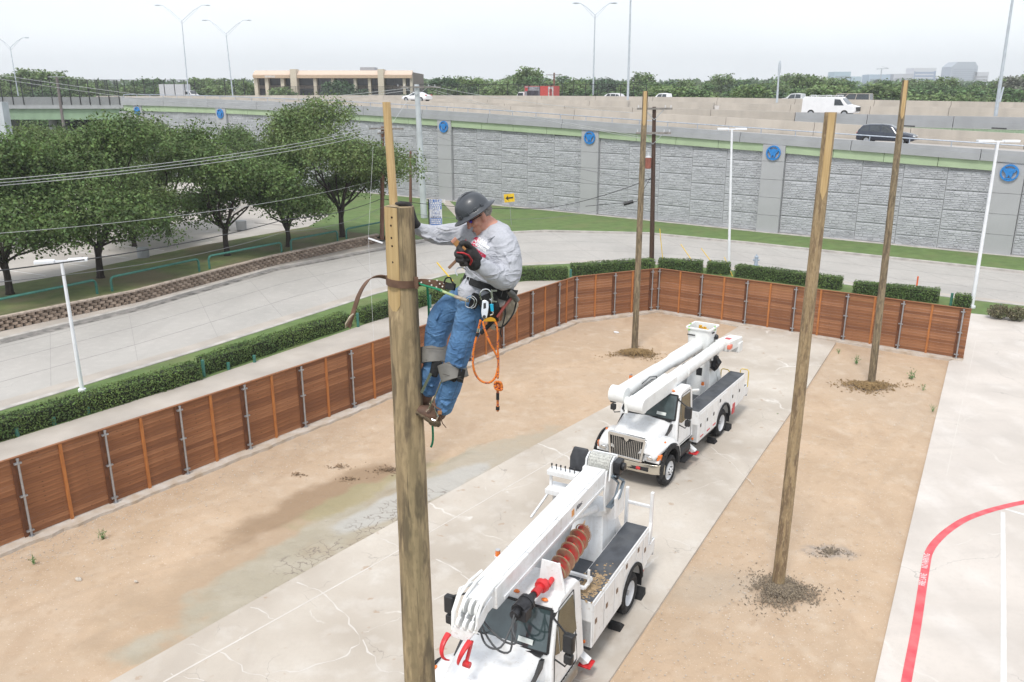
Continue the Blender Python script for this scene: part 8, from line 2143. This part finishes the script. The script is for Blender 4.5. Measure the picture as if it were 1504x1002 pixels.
mb=MB(); mb.bar(AT(722,427,5.665),AT(730,427,5.67),.012,.01); mb.bar(AT(722,442,5.665),AT(730,443,5.67),.012,.01); mb.bar(AT(722,425,5.665),AT(724,444,5.665),.01,.01); part('tool_rack',mb,alu,belt)
canvas=mat('beige_canvas',(.50,.42,.32),.9,0,.2,20,bump=.002)
mb=MB(); limb_mesh(mb,[(752,446,5.86,20,.5),(748,458,5.85,18,.45),(742,470,5.84,12,.4),(739,476,5.84,7,.4)],n=14); limb_mesh(mb,[(722,480,5.82,8,.5),(730,480,5.82,10,.5),(738,474,5.83,8,.5)],n=10); organic('bolt_bag',mb,canvas,belt,.006,3,.014,.03)
mb=MB(); loop(mb,[(758,445,5.80),(754,460,5.78),(745,474,5.78),(736,481,5.78),(727,480,5.78)],.006); loop(mb,[(741,448,5.76),(742,460,5.75),(739,475,5.76),(735,488,5.77),(737,495,5.77)],.005); loop(mb,[(735,452,5.76),(728,466,5.76),(718,478,5.76),(706,490,5.76)],.016,8); part('pouch_strap',mb,web_m,belt)
hm_=thing('hammer','lineman hammer hanging in the belt loop at the back of the man','hammer',(0,0,0))
mb=MB(); mb.cyl(AT(751,431,5.74),AT(760,442,5.76),.022,n=14); mb.cyl(AT(747,427,5.73),AT(752,433,5.74),.020,.024,n=14); part('head',mb,mat('worn_steel',(.22,.21,.20),.45,.7,.3,20),hm_,auto=True)
mb=MB(); mb.tube([AT(752,437,5.755),AT(744,447,5.74),AT(730,466,5.72)],.011,8); part('handle',mb,mat('red_brown_handle',(.25,.05,.04),.5),hm_)
sn=thing('snap_hook','large silver snap hook clipped to the belt ring','hook',(0,0,0))
mb=MB(); pts=[(-.020,.060),(.006,.066),(.026,.055),(.030,.02),(.024,-.03),(.016,-.066),(-.004,-.072),(-.020,-.060),(-.026,-.02)]; mb.prism(pts,'z',-.009,.009); o=part('hook_body',mb,alu,sn,bevel=.006,seg=3); o.matrix_local=frame(AT(712,454,5.655),CR*.98-CU*.02,-CF)
mb=MB(); mb.prism([(-.010,.040),(.008,.044),(.010,.005),(-.010,.0)],'z',.0092,.0098); mb.cyl((-.002,-.055,.0092),(-.002,-.055,.0105),.012,n=12); o=part('hook_opening',mb,black_plastic,sn); o.matrix_local=frame(AT(712,454,5.655),CR*.98-CU*.02,-CF)
mb=MB(); mb.cyl(AT(722,447,5.66),AT(723,457,5.66),.013,.011,n=12); t_=thing('blue_carabiner','small carabiner with a bright blue sleeve beside the silver hook','carabiner',(0,0,0)); part('sleeve',mb,mat('bright_blue_sleeve',(.02,.48,.75),.4),t_,auto=True); mb=MB(); loop(mb,[(722,446,5.67),(721,441,5.67),(719,440,5.67)],.005); loop(mb,[(723,457,5.67),(724,461,5.67),(720,463,5.67)],.006); part('hook_body',mb,alu,t_)
mb=MB(); mb.loft([[AT(710,470,Y),AT(716,467,Y),AT(721,465.5,Y),(AT(727,468,Y)),AT(729,472,Y),AT(710,472.5,Y)] for Y in (5.63,5.66)]); t_=thing('rope_grab','small yellow metal rope adjuster on the orange rope','rope adjuster',(0,0,0)); part('plate',mb,mat('anodised_yellow',(.80,.42,.04),.35,.3),t_)
# orange rope with woven marks
rope_m=mat('orange_rope',(.80,.22,.03),.8,0,.2,10,bump=.002,bscale=120)
nn_=rope_m.node_tree; tcn=nn_.nodes.new('ShaderNodeTexCoord'); wv=nn_.nodes.new('ShaderNodeTexVoronoi'); wv.inputs['Scale'].default_value=62; nn_.links.new(tcn.outputs['Object'],wv.inputs['Vector']); m_=nn_.nodes.new('ShaderNodeMapRange'); m_.inputs[1].default_value=.28; m_.inputs[2].default_value=.36; m_.inputs[3].default_value=1; m_.inputs[4].default_value=0; nn_.links.new(wv.outputs['Distance'],m_.inputs[0]); layer(rope_m,m_.outputs[0],(.13,.03,.09))
rope=thing('rope','orange lanyard rope hanging in a loop from the hook, ending in a knot','rope',(0,0,0))
mb=MB(); loop(mb,[(706,470,5.64),(703,482,5.64),(699,498,5.64),(696,512,5.65),(694.5,528,5.65),(696,543,5.65),(701,554,5.65),(709,561,5.64),(719,562,5.63),(727,555,5.62),(731,542,5.62),(732,528,5.62),(731,510,5.62),(731,490,5.63),(729,476,5.64),(725,470,5.64)],.0082)
loop(mb,[(709,472,5.63),(712,484,5.62),(718,500,5.61),(725,514,5.605),(731,526,5.61),(732,540,5.61),(731,556,5.61)],.008); part('strand',mb,rope_m,rope,smooth=True)
mb=MB(); 
for k in range(3): 
    K=[(732+math.cos(a+k)*5.2,567+math.sin(a+k*1.3)*6,5.60+.012*math.sin(2*a+k)) for a in [i*PI/4 for i in range(8)]]; loop(mb,K,.0095,closed=True)
mb.ell(AT(732,567,5.61),(.02,.02,.025),10,8); part('knot',mb,rope_m,rope,smooth=True)
mb=MB(); loop(mb,[(731,572,5.61),(731,590,5.61),(731,604,5.61)],.009); part('strand',mb,rope_m,rope,smooth=True)
mb=MB(); mb.cyl(AT(731,577,5.61),AT(731,587,5.61),.0115,n=12); mb.cyl(AT(731,597,5.61),AT(731,602,5.61),.014,n=12); mb.cyl(AT(702,489,5.64),AT(700,494,5.64),.0115,n=10); part('black_tape',mb,web_m,rope,auto=True)
mb=MB(); mb.cyl(AT(703,482,5.64),AT(702,488,5.64),.0118,n=10); part('silver_tape',mb,alu,rope,auto=True)
# -- strap round the pole
def strap3(pts,width,m,parent,name,th=.006,wdir=None):
    P=smooth_pts([Vector(p) for p in pts],5); mb=MB(); rings=[]
    for i,p in enumerate(P):
        d=(P[min(i+1,len(P)-1)]-P[max(i-1,0)]).normalized(); w_=(Vector(wdir) if wdir else Vector((0,0,1))); w_=(w_-d*w_.dot(d)).normalized()*width/2; t_=d.cross(w_).normalized()*th/2
        rings.append([p-w_-t_,p+w_-t_,p+w_+t_,p-w_+t_])
    mb.loft(rings); return part(name,mb,m,parent,auto=50)
ps=thing('climbing_strap','brown leather strap wrapped round the foreground pole with its tail curling left','strap',(0,0,0))
pc=lambda z:CP-lean*(CP.z-z)
zst=AT(590,414,6.0).z; rp=.118
def around(a,dz,r=rp): c=pc(zst+dz); return (c.x+math.cos(a)*r,c.y+math.sin(a)*r,zst+dz)
loop_pts=[around(R(150-x),.012-(x/150.)*.03 if x<160 else -.02) for x in range(0,190,15)]
strap3([around(R(a),.02-.028*((a+200)/200.)) for a in range(-200,1,14)]+[tuple(AT(622,415,5.97)),tuple(AT(640,417,5.95)),tuple(AT(657,420,5.92))],.055,leather,ps,'band')
strap3([around(R(a),-.008) for a in range(-10,170,15)],.05,leather,ps,'back_band')
mb=MB()
for q in ((613,411),(613,420),(619,415),(631,413),(634,419),(642,412),(646,417),(641,422),(650,421),(652,416)):
    p=AT(q[0],q[1],5.945-(q[0]-613)*.0008); mb.cyl(p+CF*.012,p-CF*.010,.006,n=8)
part('rivet',mb,mat('bright_rivet',(.75,.70,.62),.3,.8),ps,auto=True)
mb=MB(); mb.bar(AT(611,407,5.93),AT(612,424,5.93),.03,.012,tuple(-CF)); part('keeper',mb,leather,ps)
strap3([tuple(AT(572,409,6.02)),tuple(AT(558,406,6.0)),tuple(AT(545,409,5.98)),tuple(AT(535,419,5.97)),tuple(AT(527,434,5.96)),tuple(AT(521,452,5.96)),tuple(AT(516,468,5.96)),tuple(AT(512,481,5.96))],.040,leather,ps,'strap_tail',wdir=(CF*-.55+CR*.75+CU*.35))
mb=MB(); mb.tube([AT(519,461,5.93),AT(514,466,5.93),AT(508,476,5.94),AT(508,482,5.94)],[.009,.014,.012,.006],8,sq=.6); part('tail_tip',mb,canvas,ps)
mb=MB(); mb.bar(AT(655,420,5.92),AT(668,428-6,5.90),.05,.04,tuple(-CF)); loop(mb,[(652,416,5.90),(655,409,5.90),(661,408,5.9),(664,414,5.9),(668,418,5.88)],.006); part('snap_end',mb,web_m,ps)
green_m=mat('green_rope',(.02,.26,.13),.8,0,.2,80); lime=mat('lime_webbing',(.48,.60,.30),.8,0,.2,30)
gl_=thing('green_lanyard','green rope lanyard running from the pole strap to the belt ring','rope',(0,0,0))
mb=MB(); loop(mb,[(608,413,5.99),(622,419,5.93),(640,424,5.88),(650,428,5.84)],.009); part('rope',mb,green_m,gl_,smooth=True)
mb=MB(); loop(mb,[(648,427,5.85),(660,432,5.82),(670,436,5.79)],[.011]*11); part('sleeve',mb,lime,gl_,smooth=True); mb=MB(); loop(mb,[(668,435.5,5.79),(678,439,5.76),(688,442,5.73)],.012,10); part('eye_splice',mb,canvas,gl_,smooth=True)
gt=thing('green_rope','green rope hanging straight down behind the man with its end below his boots','rope',(0,0,0))
mb=MB(); loop(mb,[(627,416,6.2),(629,440,6.22),(630,470,6.25),(630,520,6.27),(632,580,6.27),(636,640,6.27),(633,657,6.26)],.009); part('rope',mb,green_m,gt,smooth=True)
# -- tools in the gloved hand
wd_=mat('varnished_wood',(.42,.20,.06),.5,0,.15,9,stretch=(1,1,.3)); wd2=mat('worn_wood',(.27,.15,.09),.7,0,.2,9)
tl=thing('wooden_tool','pair of flat wooden handles held in the gloved hand','hand tool',(0,0,0))
mb=MB(); mb.bar(AT(666,352.5,5.50),AT(682,369,5.50),.042,.018,tuple(-CF)); part('handle',mb,wd_,tl,bevel=.004); mb=MB(); mb.bar(AT(665.0,351.5,5.499),AT(668.5,355,5.499),.044,.020,tuple(-CF)); part('handle_tip',mb,mat('pinkish_tip',(.45,.22,.16),.7),tl,bevel=.004)
mb=MB(); mb.bar(AT(673,380,5.51),AT(659,394,5.52),.020,.014,tuple(-CF)); part('lower_handle',mb,wd2,tl,bevel=.003)
# guy guards seen behind the man
for (a,b,lb) in (((642,386),(665,413),'yellow guy wire guard showing left of the belt of the man'),((676,388),(680,394),'short piece of yellow guy guard under the gloved hand')):
    mb=MB(); mb.tube([AT(a[0],a[1],50),AT(b[0],b[1],48)],.045,7); tag(part('guy_guard',mb,yellow_paint),lb,'guy guard')
